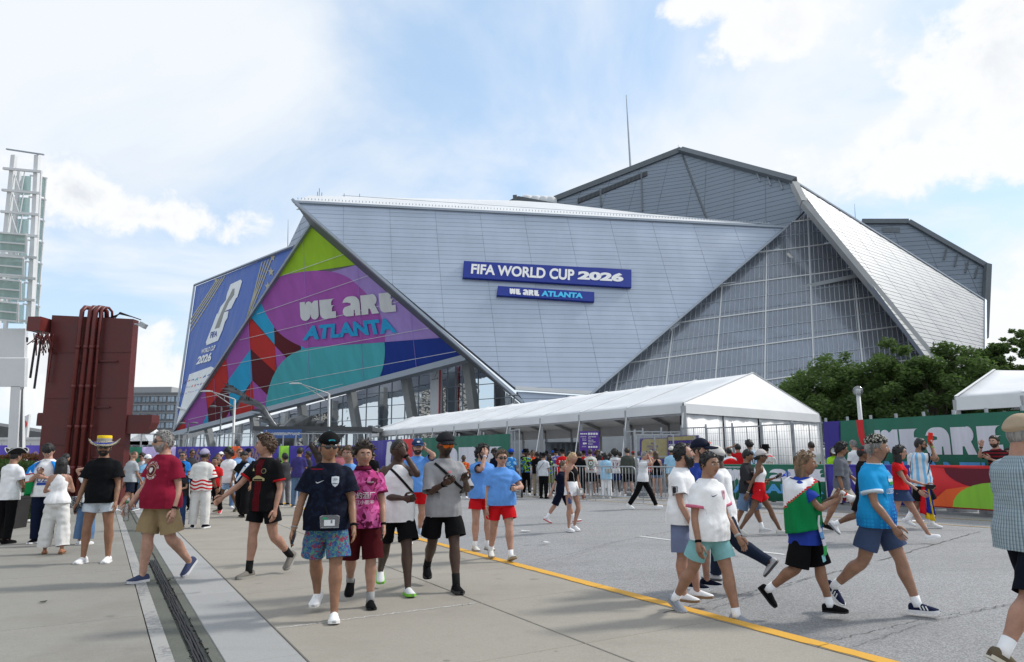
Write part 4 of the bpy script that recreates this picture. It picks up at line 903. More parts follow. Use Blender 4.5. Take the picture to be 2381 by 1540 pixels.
# ---------------------------------------------------------------- signs under the marquee
def board(name, label, cat, quad, Y, base, prints, back=.05, legs=True):
 p = [P(*q, Y) for q in quad]; o = Vector(((p[0].x+p[1].x)/2, Y, 0)); t = thing(name, label, cat, o); mb = MB(); mb.prism([q-o for q in p], (0, back, 0)); mb.build('board', base, t)
 pl = Plane(p[0], p[1], p[2])
 for m, kind, q, body, *b in prints:
  if kind == 't': letters_on(pl, q, body, m, t, bold=b[0] if b else .015, h=.012, so=o)
  else: mb = MB(); mb.prism([pl.to3(pl.px(*r_), .010 if not b else b[0])-o for r_ in q], -pl.n*.005); mb.build('print', m, t)
 if legs:
  for q in (p[3].lerp(p[2], .1), p[3].lerp(p[2], .9)): mb = MB(); mb.bar(Vector((q.x, Y+.06, 0))-o, Vector((q.x, Y+.06, q.z+.05))-o, .05, .05); mb.build('leg', M_gal, t)
 return t
M_pw = mat('sign_purple', srgb(88, 52, 150), .5, var=.05); M_pwd = mat('sign_deep_purple', srgb(66, 48, 125), .5, var=.05); M_gd = mat('sign_gold', srgb(160, 150, 105), .6, var=.12, scale=6)
def sq(u, v, s): return [(u-s, v-s), (u+s, v-s), (u+s, v+s), (u-s, v+s)]
pr_ = [(M_sw, 'p', sq(1351+i*4.1, 1009, 1.6), None) for i in range(4)] + [(M_sw, 'p', sq(1369.5+i*6, 1009, 2.4), None) for i in range(4)]
def tq(u0, u1, v0, v1): return [(u0, v0), (u1, v0), (u1, v1), (u0, v1)]
pr_ += [(M_sw, 't', tq(1350, 1363, 1014, 1017), 'North Suite Gate'), (M_sw, 't', tq(1354, 1363, 1019.5, 1022), 'Stadium Fan'), (M_sw, 't', tq(1354.5, 1363, 1023, 1026), 'Experience'), (M_sw, 'p', sq(1357.5, 1031.5, 2.3), None), (M_sw, 'p', sq(1362, 1031.5, 1.8), None), (M_sw, 't', tq(1353.5, 1363, 1037, 1040), 'Fan Info Point'),
  (M_sw, 't', tq(1368, 1386, 1013.5, 1017), 'Ticket Resolution'), (M_sw, 't', tq(1368, 1374, 1017.5, 1020.5), 'Point'), (M_sw, 't', tq(1368, 1380, 1022.5, 1025.5), 'Marta SEC'), (M_sw, 't', tq(1368, 1385, 1026, 1029), 'District Station'), (M_sw, 't', tq(1368, 1379, 1031, 1034), 'Rideshare')] + [(M_sw, 'p', sq(1370+i*5.6, 1039.5, 2.2), None) for i in range(4)] + [(M_sw, 't', tq(1384, 1390, 1045, 1048), 'Gate')]
board('wayfinding_sign', 'purple wayfinding sign with white icons hanging under the marquee', 'sign', [(1347, 1003), (1393, 1003), (1393, 1060), (1347, 1060)], 31.5, M_pw, pr_)
board('gold_sign', 'gold and purple FIFA WORLD CUP 2026 board behind the open mesh gate', 'sign', [(1488, 1020), (1552, 1018), (1552, 1078), (1488, 1078)], 27.3, M_pwd,
   [(M_gd, 'p', [(1494, 1024), (1498, 1021), (1552, 1019.5), (1552, 1066), (1492, 1066), (1492, 1028)], None), (M_pwd, 't', tq(1513, 1521, 1029.5, 1034), 'FIFA', .03), (M_pwd, 't', tq(1505, 1530, 1036, 1041), 'WORLD CUP', .03), (M_pwd, 't', tq(1510, 1526, 1043, 1048), '2026', .05)])
board('flag_size_sign', 'purple board reading CHECK YOUR FLAG SIZE with gold top edge', 'sign', [(1553, 1014), (1625, 1012), (1625, 1080), (1553, 1080)], 27.2, M_pwd,
   [(M_gd, 'p', [(1554, 1016), (1619, 1013.5), (1619, 1023), (1554, 1025)], None), (M_sw, 't', tq(1555, 1608, 1033, 1039), 'CHECK YOUR FLAG SIZE', .02), (M_sw, 't', tq(1574, 1590, 1042, 1044.5), '(2 x 1.5 m)'), (M_sw, 't', tq(1557, 1606, 1056, 1061), 'CHECK YOUR BAG SIZE', .02), (M_sw, 't', tq(1557, 1580, 1064, 1067), 'CLEAR BAG'), (M_sw, 'p', [(1556, 1047.5), (1612, 1046.5), (1612, 1047.2), (1556, 1048)], None)])
# bins lined up far under the marquee, a low grey wall
M_wall = mat('grey_hoarding', (.33, .35, .37), .7, var=.08, scale=.5)
mb = MB(); a_ = ground_at(1010, 74); b2 = ground_at(1640, 60); mb.prism([a_, b2, b2+Vector((0, 0, 3.2)), a_+Vector((0, 0, 3.4))], (0, .4, 0)); o = mb.build('hoarding', M_wall, label='long grey hoarding wall behind the queue under the marquee', cat='wall')
bm_ = MB(); bm_.rings([[Vector((x*w_, y*w_, z)) for x, y in ((-.28, -.3), (.28, -.3), (.28, .3), (-.28, .3))] for z, w_ in ((0, .8), (1.0, 1.))]); bm_.box((0, 0, 1.04), (.62, .68, .08)); bme = bm_.mesh('bin', mat('bin_grey', (.28, .32, .36), .5, var=.1))
for i, wd in enumerate(('leftmost', 'second from left', 'third from left', 'fourth from left', 'fourth from right', 'third from right', 'second from right', 'rightmost')): link('wheelie_bin', bme, None, wd + ' grey wheelie bin in the row under the marquee', 'bin', 'row of grey wheelie bins', None, ground_at(1278+12.2*i, 45)+Vector((0, 0, 1.05)))
mb = MB(); a_ = ground_at(1262, 44.3); b2 = ground_at(1395, 44.3); mb.prism([a_, b2, b2+Vector((0, 0, 1.04)), a_+Vector((0, 0, 1.04))], (0, 1.6, 0)); mb.build('loading_ledge', M_wall, label='low grey ledge carrying the row of wheelie bins', cat='ledge')
# ---------------------------------------------------------------- accessibility lane canopy
cY = 58.; t = thing('lane_canopy', 'dark flat steel canopy over the accessibility lane', 'canopy', ground_at(725, cY)); O = t.location.copy()
mb = MB(); a_, b2 = P(588, 991, cY), P(866, 993, cY); mb.prism([a_-O, b2-O, b2-O+Vector((0, 0, -.35)), a_-O+Vector((0, 0, -.35))], (0, 5, 0)); mb.build('roof', mat('canopy_steel', (.075, .08, .085), .6, .3), t)
for i in range(7): mb = MB(); q = a_.lerp(b2, .03)-O+Vector((0, .2+.6*i, -.4)); mb.bar(q, q+(b2-a_)*.94, .08, .1); mb.build('purlin', M_gald, t)
for f_ in (.02, .35, .5, .68, .85, .98):
 for dy in (.3, 4.5): q = a_.lerp(b2, f_)-O; mb = MB(); mb.bar(Vector((q.x, dy, 0)), Vector((q.x, dy, q.z-.3)), .15, .15); mb.build('post', M_gald, t)
for f_ in (.45, .62, .78): q = a_.lerp(b2, f_)-O; mb = MB(); mb.box((q.x, 2, q.z-.45), (.5, .18, .1)); mb.build('lamp_fitting', M_roof, t)
M_as = mat('lane_sign_blue', srgb(62, 92, 150), .5)
board('lane_sign', 'blue ACCESSIBILITY LANE sign hung below the dark canopy', 'sign', [(612, 999), (701, 999), (701, 1019), (612, 1019)], 57.5, M_as, [(M_sw, 't', tq(632, 697, 1006, 1012), 'ACCESSIBILITY LANE', .01)] +
   [(M_sw, 'p', [(617+7*x, 1001.5+13*y) for x, y in pts], None) for pts in ([(.3, 0), (.5, 0), (.5, .15), (.3, .15)], [(.3, .2), (.45, .2), (.5, .55), (.9, .55), (1.1, .9), (.95, .95), (.8, .68), (.35, .68)], [(.28, .45), (.1, .7), (.3, .95), (.6, .95), (.8, .8), (.62, .82), (.35, .84), (.22, .7), (.33, .5)])], legs=False)
# railings and pale clutter in front of the entrance
def railing(label, a, b, h, n):
 a, b = Vector(a), Vector(b); t = thing('railing', label, 'railing', a); d = b-a; mb = MB()
 for z in (h, h*.55): mb.bar(Vector((0, 0, z)), d+Vector((0, 0, z)), .07, .07)
 mb.build('rail', M_gal, t)
 for i in range(n+1): mb = MB(); q = d*(i/n); mb.bar(q, q+Vector((0, 0, h)), .07, .07); mb.build('post', M_gal, t)
railing('grey steel railing above the purple banner fence, left run', ground_at(330, 47), ground_at(590, 48), 2.9, 9); railing('grey steel railing above the purple banner fence, right run', ground_at(600, 48), ground_at(860, 50), 2.9, 9)
# ---------------------------------------------------------------- sculpture of a bird with raised wing
M_st = mat('burnished_steel', (.09, .095, .10), .35, .7, var=.4, scale=.8, bump=.6, bscale=2)
fy = 112.; so_ = ground_at(640, fy); t = thing('bird_sculpture', 'dark steel bird sculpture with one raised wing before the entrance glass', 'sculpture', so_)
def wing(pts, rads, nf, seed):
 rs = random.Random(seed); mb = MB(); P3 = [P(u, v, fy)-so_ for u, v in pts]; mb.tube(P3, rads, 8)
 return mb
mb = wing([(648, 1003), (632, 985), (622, 968), (612, 950), (597, 938), (575, 926), (548, 905)], [.55, .6, .5, .5, .42, .25, .05], 0, 1); mb.build('raised_wing', M_st, t, smooth_=True)
for i in range(26):
 f_ = i/25; path = [(632, 985), (612, 952), (580, 930), (545, 905)]; k = min(2, int(f_*3)); q = f_*3-k; a_ = (path[k][0]+(path[k+1][0]-path[k][0])*q, path[k][1]+(path[k+1][1]-path[k][1])*q)
 mb = MB(); p = P(*a_, fy)-so_; e = p + Vector((-1.6-random.random()*1.2, random.uniform(-.8, .8), .2+random.random()*1.0)); mb.prism([p+Vector((0, -.5, -.2)), e, p+Vector((0, -.4, .5))], (0, .15, 0)); mb.build('feather', M_st, t)
mb = MB(); mb.tube([P(u, v, fy)-so_ for u, v in ((660, 1040), (668, 1015), (690, 985), (705, 980), (740, 990), (790, 1000))], [1.5, 1.7, 1.3, 1.0, .8, .3], 10); mb.build('body', M_st, t, smooth_=True)
for i in range(22):
 mb = MB(); u = 688+i*4.2; p = P(u, 985+i*.8+random.uniform(-4, 4), fy-1)-so_; e = P(u+26+random.uniform(0, 16), 972+i*1.2+random.uniform(-8, 10), fy-1.5)-so_; mb.prism([p, e, p+Vector((.8, 0, -1.6))], (0, .25, 0)); mb.build('feather', M_st, t)
# ---------------------------------------------------------------- street lamps
M_pole = mat('lamp_pole_grey', (.42, .43, .43), .5, .5, var=.08); M_lamp = mat('lamp_head', (.55, .56, .56), .5, .3)
def cobra(label, base, top, tip, Y):
 b_ = P(*base, Y); b_.z = 0; t = thing('street_lamp', label, 'street lamp', b_); tp = P(*top, Y)-b_; mb = MB(); mb.tube([(0, 0, 0), (0, 0, 1), tp], [.16, .14, .10], 8); mb.tube([(0, 0, 0), (0, 0, .3)], .22, 8); mb.build('pole', M_pole, t, smooth_=True)
 e = P(*tip, Y)-b_; mb = MB(); mb.tube([tp, tp.lerp(e, .55)+Vector((0, 0, .12)), e+Vector((.5, 0, 0))], [.06, .05, .045], 6); mb.tube([tp+Vector((0, 0, -.7)), tp.lerp(e, .6)+Vector((0, 0, -.05)), e+Vector((.6, 0, 0))], .04, 6); mb.bar(tp.lerp(e, .35)+Vector((0, 0, .08)), tp.lerp(e, .35)+Vector((0, 0, -.4)), .04); mb.build('twin_arm', M_pole, t, smooth_=True)
 mb = MB(); mb.rings([[e+Vector((x, y*w_, z*h_)) for y, z in ((-.14, 0), (.14, 0), (.12, .12), (-.12, .12))] for x, w_, h_ in ((-.45, .5, .5), (-.2, 1, 1), (.35, 1, 1), (.6, .5, .6))]); mb.build('lamp_head', M_lamp, t)
cobra('curved-arm street lamp left of the canopy, reaching left over the red facade', (541, 1050), (546, 929), (478, 911), 62); cobra('curved-arm street lamp by the canopy reaching over the teal facade', (765, 1040), (765, 916), (685, 893), 62)
def double_lamp(label, u, vt, Y, hw=.9):
 b_ = ground_at(u, Y); tp = P(u, vt, Y)-b_; t = thing('plaza_lamp', label, 'street lamp', b_); mb = MB(); mb.tube([(0, 0, 0), (0, 0, tp.z)], .09, 8); mb.build('pole', M_trimd, t, smooth_=True)
 for s in (-1, 1): mb = MB(); mb.lathe([(.02, .16), (.3, .12), (.42, .02), (.3, -.04), (.05, -.05)], (s*hw, 0, tp.z), 12); mb.bar((0, 0, tp.z), (s*hw, 0, tp.z+.05), .06); mb.build('lamp_head', M_trimd, t, smooth_=True)
double_lamp('dark twin-headed plaza lamp in front of the wine red facade', 512, 946, 75); double_lamp('dark twin-headed plaza lamp by the left foot of the facade', 437, 985, 80, .7); double_lamp('dark twin-headed lamp before the mirror glass left of the marquee', 870, 992, 95, .5); double_lamp('dark lamp before the glazing beside the gate pylon', 1196, 920, 100, .4)
gl_ = ground_at(2003, 33); t = thing('globe_lamp', 'white pole with clear globe lamp in front of the trees', 'street lamp', gl_); zt = P(1999, 921, 33).z; mb = MB(); mb.tube([(0, 0, 0), (0, 0, zt)], [.11, .09], 10); mb.build('pole', mat('white_pole', (.6, .61, .62), .5), t, smooth_=True)
mb = MB(); mb.lathe([(.10, 0), (.12, .12), (.1, .2), (.12, .3), (.03, .34)], (0, 0, zt), 12); mb.build('lamp_core', M_roof, t, smooth_=True)
mb = MB(); mb.lathe([(.08, .02)] + [(.235*math.sin(R(a_)), .235-.235*math.cos(R(a_))) for a_ in range(20, 180, 16)] + [(.01, .47)], (0, 0, zt), 20); mb.build('globe', glass_mat('globe_glass', (.4, .4, .4), (.9, .9, .9), (.8, .83, .84), .03, .12), t, smooth_=True)
# ---------------------------------------------------------------- far hotel block
hY = 330.; ho = ground_at(355, hY); t = thing('hotel_block', 'distant grey hotel block with rows of windows left of the stadium', 'building', ho)
x0, x1 = P(296, 1000, hY).x-ho.x, P(424, 1000, hY).x-ho.x; zt = P(300, 913, hY).z
mb = MB(); mb.box(((x0+x1)/2, 15, zt/2), (x1-x0, 28, zt)); mb.build('wall', mat('hotel_grey', (.17, .18, .19), .7, var=.08, scale=.1), t); mb = MB(); mb.box(((x0+x1)/2-8, 15, zt+1.6), (22, 16, 3.2)); mb.build('plant_room', mat('hotel_pale', (.35, .36, .37), .7), t)
M_hw = mat('hotel_window', (.35, .43, .52), .12, .4, var=.2, scale=.2); rows_ = 7
for r_ in range(rows_):
 for c_ in range(6):
  xx = x0+1.2+(x1-x0-2)*(c_+.5)/6; z_ = zt-3.2-(zt-2)*r_/rows_; mb = MB(); mb.box((xx, .85, z_), (3.0, .2, 2.4)); o = mb.build('window', M_hw, t); mb = MB(); mb.box((xx, .7, z_-.1), (.15, .12, 2.4)); mb.build('window_bar', M_trimd, o)
 mb = MB(); mb.box(((x0+x1)/2, .75, zt-1.55-(zt-2)*r_/rows_), (x1-x0, .3, .5)); mb.build('string_course', mat('hotel_band', (.27, .28, .29), .7), t)
# low grey shed beyond the plaza at far left and small white tents
mb = MB(); a_, b2 = ground_at(-80, 95), ground_at(120, 95); mb.prism([a_, b2, b2+Vector((0, 0, 4.4)), a_+Vector((0, 0, 6.2))], (0, 6, 0)); mb.build('deck_building', mat('deck_grey', (.1, .105, .11), .7, var=.2, scale=.5), label='low dark deck building far behind the white tower', cat='building')
mb = MB(); mb.box(ground_at(70, 60)+Vector((0, 0, 1.6)), (8, 3, 2.6)); mb.box(ground_at(70, 60)+Vector((0, -1.55, 2.95)), (8.1, .1, .2)); mb.build('site_cabin', mat('cabin_white', (.55, .56, .57), .6), label='pale site cabin behind the left purple fence', cat='cabin')
for u, lb in ((328, 'small white peaked canopy tent left of the railing'), (352, 'small white peaked canopy tent nearer the railing')):
 b_ = ground_at(u, 62); t = thing('canopy_tent', lb, 'tent', b_); mb = MB(); mb.rings([[Vector((x*w_, y*w_, z)) for x, y in ((-1.5, -1.5), (1.5, -1.5), (1.5, 1.5), (-1.5, 1.5))] for z, w_ in ((2.4, 1.), (2.7, 1.), (3.1, .6), (4.0, .03))]); mb.build('roof', M_pvc, t)
 for x in (-1.45, 1.45):
  for y in (-1.45, 1.45): mb = MB(); mb.bar((x, y, 0), (x, y, 2.4), .06); mb.build('leg', M_al, t)
b_ = ground_at(52, 70); t = thing('totem_sign', 'slim white totem with a red circular emblem behind the tower leg', 'sign', b_); mb = MB(); mb.prism([(-.5, 0, 0), (.5, 0, 0), (.5, 0, 5.6), (-.5, 0, 5.1)], (0, .3, 0)); mb.build('panel', M_roof, t)
mb = MB(); mb.tube([(0, -.02, 4.6), (0, -.06, 4.6)], .42, 18); mb.build('red_disc', mat('emblem_red', (.6, .03, .04), .5), t); mb = MB(); mb.tube([(0, -.06, 4.6), (0, -.09, 4.6)], .2, 14); mb.build('white_disc', M_roof, t)
# ---------------------------------------------------------------- red steel pier with pipes
M_rp = mat('oxblood_paint', (.095, .014, .013), .5, var=.16, scale=1.2, bump=.25, bscale=8, spec=.5, dirt=.2); M_rp2 = mat('oxblood_pipe', (.125, .019, .017), .42, var=.15, scale=2, spec=.5)
Y0 = 23.; b_ = ground_at(200, Y0); t = thing('steel_pier', 'massive oxblood red steel pier with four vertical pipes', 'pier', b_)
tl, tr = P(121, 733, Y0)-b_, P(310, 742, Y0)-b_; xl, xr = P(92, 1050, Y0).x-b_.x, P(289, 1050, Y0).x-b_.x
mb = MB(); mb.rings([[Vector((xl, 0, 0)), Vector((xr, 0, 0)), Vector((xr, .35, 0)), Vector((xl, .35, 0))], [tl, tr, tr+Vector((0, .35, 0)), tl+Vector((0, .35, 0))]]); mb.build('column', M_rp, t)
for z in (1.9, 3.4, 4.9): mb = MB(); mb.bar((xl-.0, -.012, z), (xr, -.012, z), .02, .012); mb.build('weld_seam', M_rp, t)
top = tl.z
for i, (ut, ub, r_) in enumerate(((194, 160, .075), (213, 177, .075), (226, 195, .075), (239, 214, .04))):
 pt, pb = P(ut, 745, Y0)-b_, P(ub, 1060, Y0)-b_; mb = MB(); pb.z = 0
 path = [Vector((pb.x, -.14, 0)), Vector((pt.x, -.14, pt.z-.1)), Vector((pt.x+.02, -.14, top+.12)), Vector((pt.x+.05, -.05, top+.24)), Vector((pt.x+.08, .15, top+.26)), Vector((pt.x+.10, .32, top+.16)), Vector((pt.x+.10, .36, top-.05))]
 mb.tube(path, r_, 10)
 for f_ in (.2, .42, .64, .86): q = path[0].lerp(path[1], f_); mb.tube([q+Vector((0, 0, -.06)), q+Vector((0, 0, .06))], r_*1.22, 10)
 mb.build('pipe', M_rp2, t, smooth_=True)
for z in (1.5, 3.1, 4.6): a_ = P(158, 1060, Y0)-b_; mb = MB(); xs_ = P(160+ (z/6)*36, 900, Y0).x-b_.x; mb.bar((xs_-.2, -.05, z), (xs_+1.15, -.05, z), .05, .04); mb.build('pipe_clamp', M_rp, t)
for (u0_, u1_, v0_, v1_, rnd) in ((288, 348, 965, 1008, 1), (84, 96, 960, 990, 0)):
 p0, p1 = P(u0_, v0_, Y0)-b_, P(u1_, v1_, Y0)-b_; mb = MB(); xa, xb, za, zb_ = p0.x, p1.x, p1.z, p0.z
 prof = [(xa, za), (xb-.3, za), (xb-.08, za+.14), (xb, za+.35), (xb, zb_), (xa, zb_)] if rnd else [(xa, za), (xb, za), (xb, zb_), (xa+.03, zb_), (xa, zb_-.05)]
 mb.prism([Vector((x, .06, z)) for x, z in prof], (0, .5, 0)); mb.build('side_beam', M_rp, t)
bx = P(98, 758, Y0)-b_; mb = MB(); mb.box((bx.x+.02, -.1, bx.z), (.42, .7, .46)); mb.build('antenna_box', M_rp2, t)
mb = MB(); rs = random.Random(4)
for i in range(34):
 a_ = Vector((bx.x+rs.uniform(-.15, .45), rs.uniform(-.4, .1), bx.z-.25-rs.random()*.15)); b2 = a_+Vector((rs.uniform(-.12, .25), rs.uniform(-.2, .2), -rs.uniform(.2, .7))); m_ = (a_+b2)/2+Vector((rs.uniform(-.1, .1), rs.uniform(-.1, .1), 0)); mb.tube([a_, m_, b2], rs.uniform(.008, .022), 5)
mb.build('cable_tangle', M_rp2, t, smooth_=True)
for dx, l_ in ((-.05, 1.75), (.12, 2.1), (.52, 1.9)): mb = MB(); mb.bar((bx.x+dx, -.15, bx.z-.3), (bx.x+dx-.06, -.15, bx.z-l_), .05); mb.build('hanger_rod', M_rubber if dx < .5 else M_rp2, t)
mb = MB()
for i in range(4): q = P(242, 735, Y0)-b_; mb.tube([q+Vector((0, .3+.1*i, 0)), q+Vector((.35, .3, .12+.02*i)), q+Vector((.75, .35, .03)), q+Vector((.98, .5, -.05))], .018, 5)
mb.build('top_cables', M_rubber, t, smooth_=True)
cp = P(313, 754, Y0)-b_; mb = MB(); mb.tube([cp, cp+Vector((.15, 0, -.02))], .03, 6); mb.box(cp+Vector((.28, 0, -.04)), (.22, .18, .16), rot=Matrix.Rotation(.5, 3, 'Y')); mb.build('camera_box', M_gal, t)
# ---------------------------------------------------------------- white tower with glass louvres at the left edge
M_tw = mat('tower_white', (.68, .69, .70), .45, .1, var=.04, scale=1.); M_tg = glass_mat('pale_green_glass', (.52, .68, .66), (.8, .85, .85), (.72, .84, .82), .08, .5)
Y1 = 29.; b_ = ground_at(38, Y1); t = thing('white_tower', 'white steel tower with pale green glass louvres cut by the left edge', 'tower', b_)
def tw(u, v, dy=0.): return P(u, v, Y1+dy)-b_
mb = MB(); q0, q1_ = tw(25, 899), tw(47, 899); mb.rings([[Vector((tw(21, 1060).x, 0, 0)), Vector((tw(44, 1060).x, 0, 0)), Vector((tw(52, 1060).x, .5, 0)), Vector((tw(28, 1060).x, .5, 0))], [q0, q1_, tw(56, 899, .5), tw(34, 899, .5)]]); mb.build('leg', M_tw, t)
mb = MB(); mb.bar(Vector((tw(47, 1060).x, .2, .3)), tw(50, 905, .2), .12, .02); mb.build('leg_shadow_gap', M_trimd, t)  # thin dark strip along the right side of the leg
for va, vb in ((764, 832), (833, 900)):
 mb = MB(); mb.rings([[tw(-90, vb), tw(56, vb), tw(63, vb, .6), tw(-90, vb, .6)], [tw(-90, va), tw(58, va), tw(66, va, .6), tw(-90, va, .6)]]); mb.build('cladding_box', M_tw, t)
mb = MB(); mb.box(tw(62, 790, .3), (.03, .16, .2)); mb.build('vent', M_black, t)
for (ub, ut, vb, vt, w_, dy) in ((-8, 33, 770, 362, .18, 0), (69, 87, 770, 362, .18, 0), (12, 45, 770, 400, .13, .8), (75, 95, 770, 400, .10, .8)):
 mb = MB(); mb.bar(tw(ub, vb, dy), tw(ut, vt, dy), w_, w_); mb.build('mast_leg', M_tw, t)
mb = MB(); mb.bar(tw(15, 347, -.1), tw(102, 360, -.1), .08, .05); mb.build('top_bar', M_trim, t)
for i, v in enumerate((396, 446, 496, 546, 596, 645, 695, 745)):
 mb = MB(); sh = (v-396)*.055; mb.bar(tw(8-sh-.2*i, v-4, -.15), tw(97-sh*.9, v+4, -.15), .1, .1); mb.build('cross_beam', M_tw, t)
 if i < 7:
  for s in (0, 1): mb = MB(); mb.bar(tw(30+28*s-sh, v), tw(46-sh+4*s, v+48), .035, .035); mb.build('cross_brace', M_tw, t)
  mb = MB(); mb.prism([tw(78-sh, v+14, 1.), tw(106-sh, v+20, 1.), tw(103-sh, v+62, 1.), tw(75-sh, v+58, 1.)], (0, .03, 0)); mb.build('glass_louvre', M_tg, t)
  mb = MB(); mb.prism([tw(22-sh, v+12, 1.), tw(72-sh, v+14, 1.), tw(70-sh, v+58, 1.), tw(20-sh, v+56, 1.)], (0, .03, 0)); mb.build('glass_louvre', M_tg, t)
  mb = MB(); mb.bar(tw(70-sh, v+12, .95), tw(110-sh, v+19, .95), .06, .06); mb.bar(tw(108-sh, v+18, .95), tw(104-sh, v+66, .95), .05, .05); mb.build('louvre_frame', M_tw, t)
for v in (540, 594, 648, 700):
 mb = MB(); sh = (v-540)*.12; mb.prism([tw(-20, v, -1.2), tw(61-sh, v+6, -1.2), tw(60-sh, v+45, -.9), tw(-20, v+42, -.9)], (0, .03, 0)); mb.build('front_louvre', M_tg, t)
 for dv in (0, 22, 42): mb = MB(); mb.bar(tw(-20, v+dv, -1.25+.007*dv), tw(61-sh, v+6+dv, -1.25+.007*dv), .06, .06); mb.build('louvre_rail', M_tw, t)
 mb = MB(); mb.bar(tw(61-sh, v+4, -1.22), tw(60-sh, v+50, -.95), .07, .07); mb.build('louvre_post', M_tw, t)
# ---------------------------------------------------------------- towers of the city behind the viewer's left (they show in the mirror glass)
M_cg = mat('city_glass_dark', (.04, .05, .06), .15, .3, var=.3, scale=.05); M_cc = mat('city_concrete', (.42, .40, .36), .7, var=.1, scale=.05); M_cr = mat('city_bands', (.3, .31, .32), .5)
for i, (x, y, w_, d_, h_, dark) in enumerate(((-330, 40, 34, 34, 150, 1), (-300, 110, 40, 30, 120, 0), (-420, -20, 40, 40, 190, 1), (-260, -40, 60, 30, 60, 0), (-380, 190, 50, 40, 95, 0), (-240, 20, 46, 30, 45, 0), (-310, -110, 36, 36, 170, 1))):
 t = thing('city_tower', 'city %s standing outside the picture to the left, seen mirrored in the glazing' % ('dark glass tower', 'pale concrete tower', 'tallest dark tower', 'long pale block', 'broad pale block', 'low pale block', 'slim dark tower')[i], 'building', (x, y, 0)); mb = MB(); mb.box((0, 0, h_/2), (w_, d_, h_)); mb.build('wall', M_cg if dark else M_cc, t)
 k = int(h_/4)
 mb = MB()
 for j in range(k): mb.box((0, 0, 3+j*4), (w_+.6, d_+.6, .9 if dark else 1.8))
 mb.build('floor_bands', M_cr if dark else M_cg, t)
 mb = MB(); mb.box((0, 0, h_+2), (w_*.5, d_*.5, 4)); mb.build('plant_room', M_cr, t)
# ---------------------------------------------------------------- trees and hedges
def leaf_mat(name, c):
 m = bpy.data.materials.new(name); m.use_nodes = True; nt = m.node_tree; L = nt.links.new; b = nt.nodes['Principled BSDF']
 oi = N(nt, 'ShaderNodeNewGeometry'); n = N(nt, 'ShaderNodeTexNoise', i={'Scale': 1.1, 'Detail': 3}); L(oi.outputs['Position'], n.inputs[0])
 rp = oi.outputs['Random Per Island']
 f = math_n(nt, 'ADD', math_n(nt, 'MULTIPLY', rp, .6), math_n(nt, 'MULTIPLY', smooth(nt, n.outputs[0], .3, .7), .4))
 L(mix_n(nt, f, tuple(x*.6 for x in c), (c[0]*1.5, c[1]*1.35, c[2]*1.1)), b.inputs['Base Color']); b.inputs['Roughness'].default_value = .65; b.inputs['Specular IOR Level'].default_value = .18
 tl_ = N(nt, 'ShaderNodeBsdfTranslucent', i={'Color': (c[0]*1.8, c[1]*2.0, c[2]*1.2, 1)}); ms_ = N(nt, 'ShaderNodeMixShader'); ms_.inputs[0].default_value = .3; L(b.outputs[0], ms_.inputs[1]); L(tl_.outputs[0], ms_.inputs[2]); L(ms_.outputs[0], nt.nodes['Material Output'].inputs[0])
 return m
M_leaf = leaf_mat('oak_leaf', (.072, .118, .044)); M_hedge = leaf_mat('hedge_leaf', (.04, .075, .025)); M_hedr = leaf_mat('bronze_hedge_leaf', (.11, .055, .035)); M_bark = mat('bark', (.09, .075, .06), .9, var=.3, scale=4, bump=.8, bscale=14)
def leaves(cent, size, rs, n_out=None, flat=.35):
 """quads with a fold, one per leaf; cent (n,3)"""
 n = len(cent); a = rs.normal(size=(n, 3)); a /= np.linalg.norm(a, axis=1)[:, None]; a[:, 2] *= flat
 b = rs.normal(size=(n, 3)); b -= a*(np.sum(a*b, 1)/np.maximum(1e-6, np.sum(a*a, 1)))[:, None]; b /= np.linalg.norm(b, axis=1)[:, None]; a /= np.linalg.norm(a, axis=1)[:, None]
 s = size*(.6+.8*rs.random((n, 1)))
 v = np.stack([cent-a*s, cent+b*s*.45, cent+a*s, cent-b*s*.45], 1).reshape(-1, 3)
 f = np.arange(4*n).reshape(n, 4)
 return v, f
def np_mesh(name, v, f, mats, smooth_=False):
 me = bpy.data.meshes.new(name); n = len(f); k = f.shape[1]
 me.vertices.add(len(v)); me.vertices.foreach_set('co', np.asarray(v, np.float32).ravel()); me.loops.add(n*k); me.loops.foreach_set('vertex_index', f.ravel().astype(np.int32))
 me.polygons.add(n); me.polygons.foreach_set('loop_start', np.arange(0, n*k, k, dtype=np.int32)); me.polygons.foreach_set('loop_total', np.full(n, k, np.int32))
 for m in (mats if isinstance(mats, (list, tuple)) else [mats]): me.materials.append(m)
 me.update(calc_edges=True); me.validate()
 if smooth_: me.polygons.foreach_set('use_smooth', [True]*n)
 return me
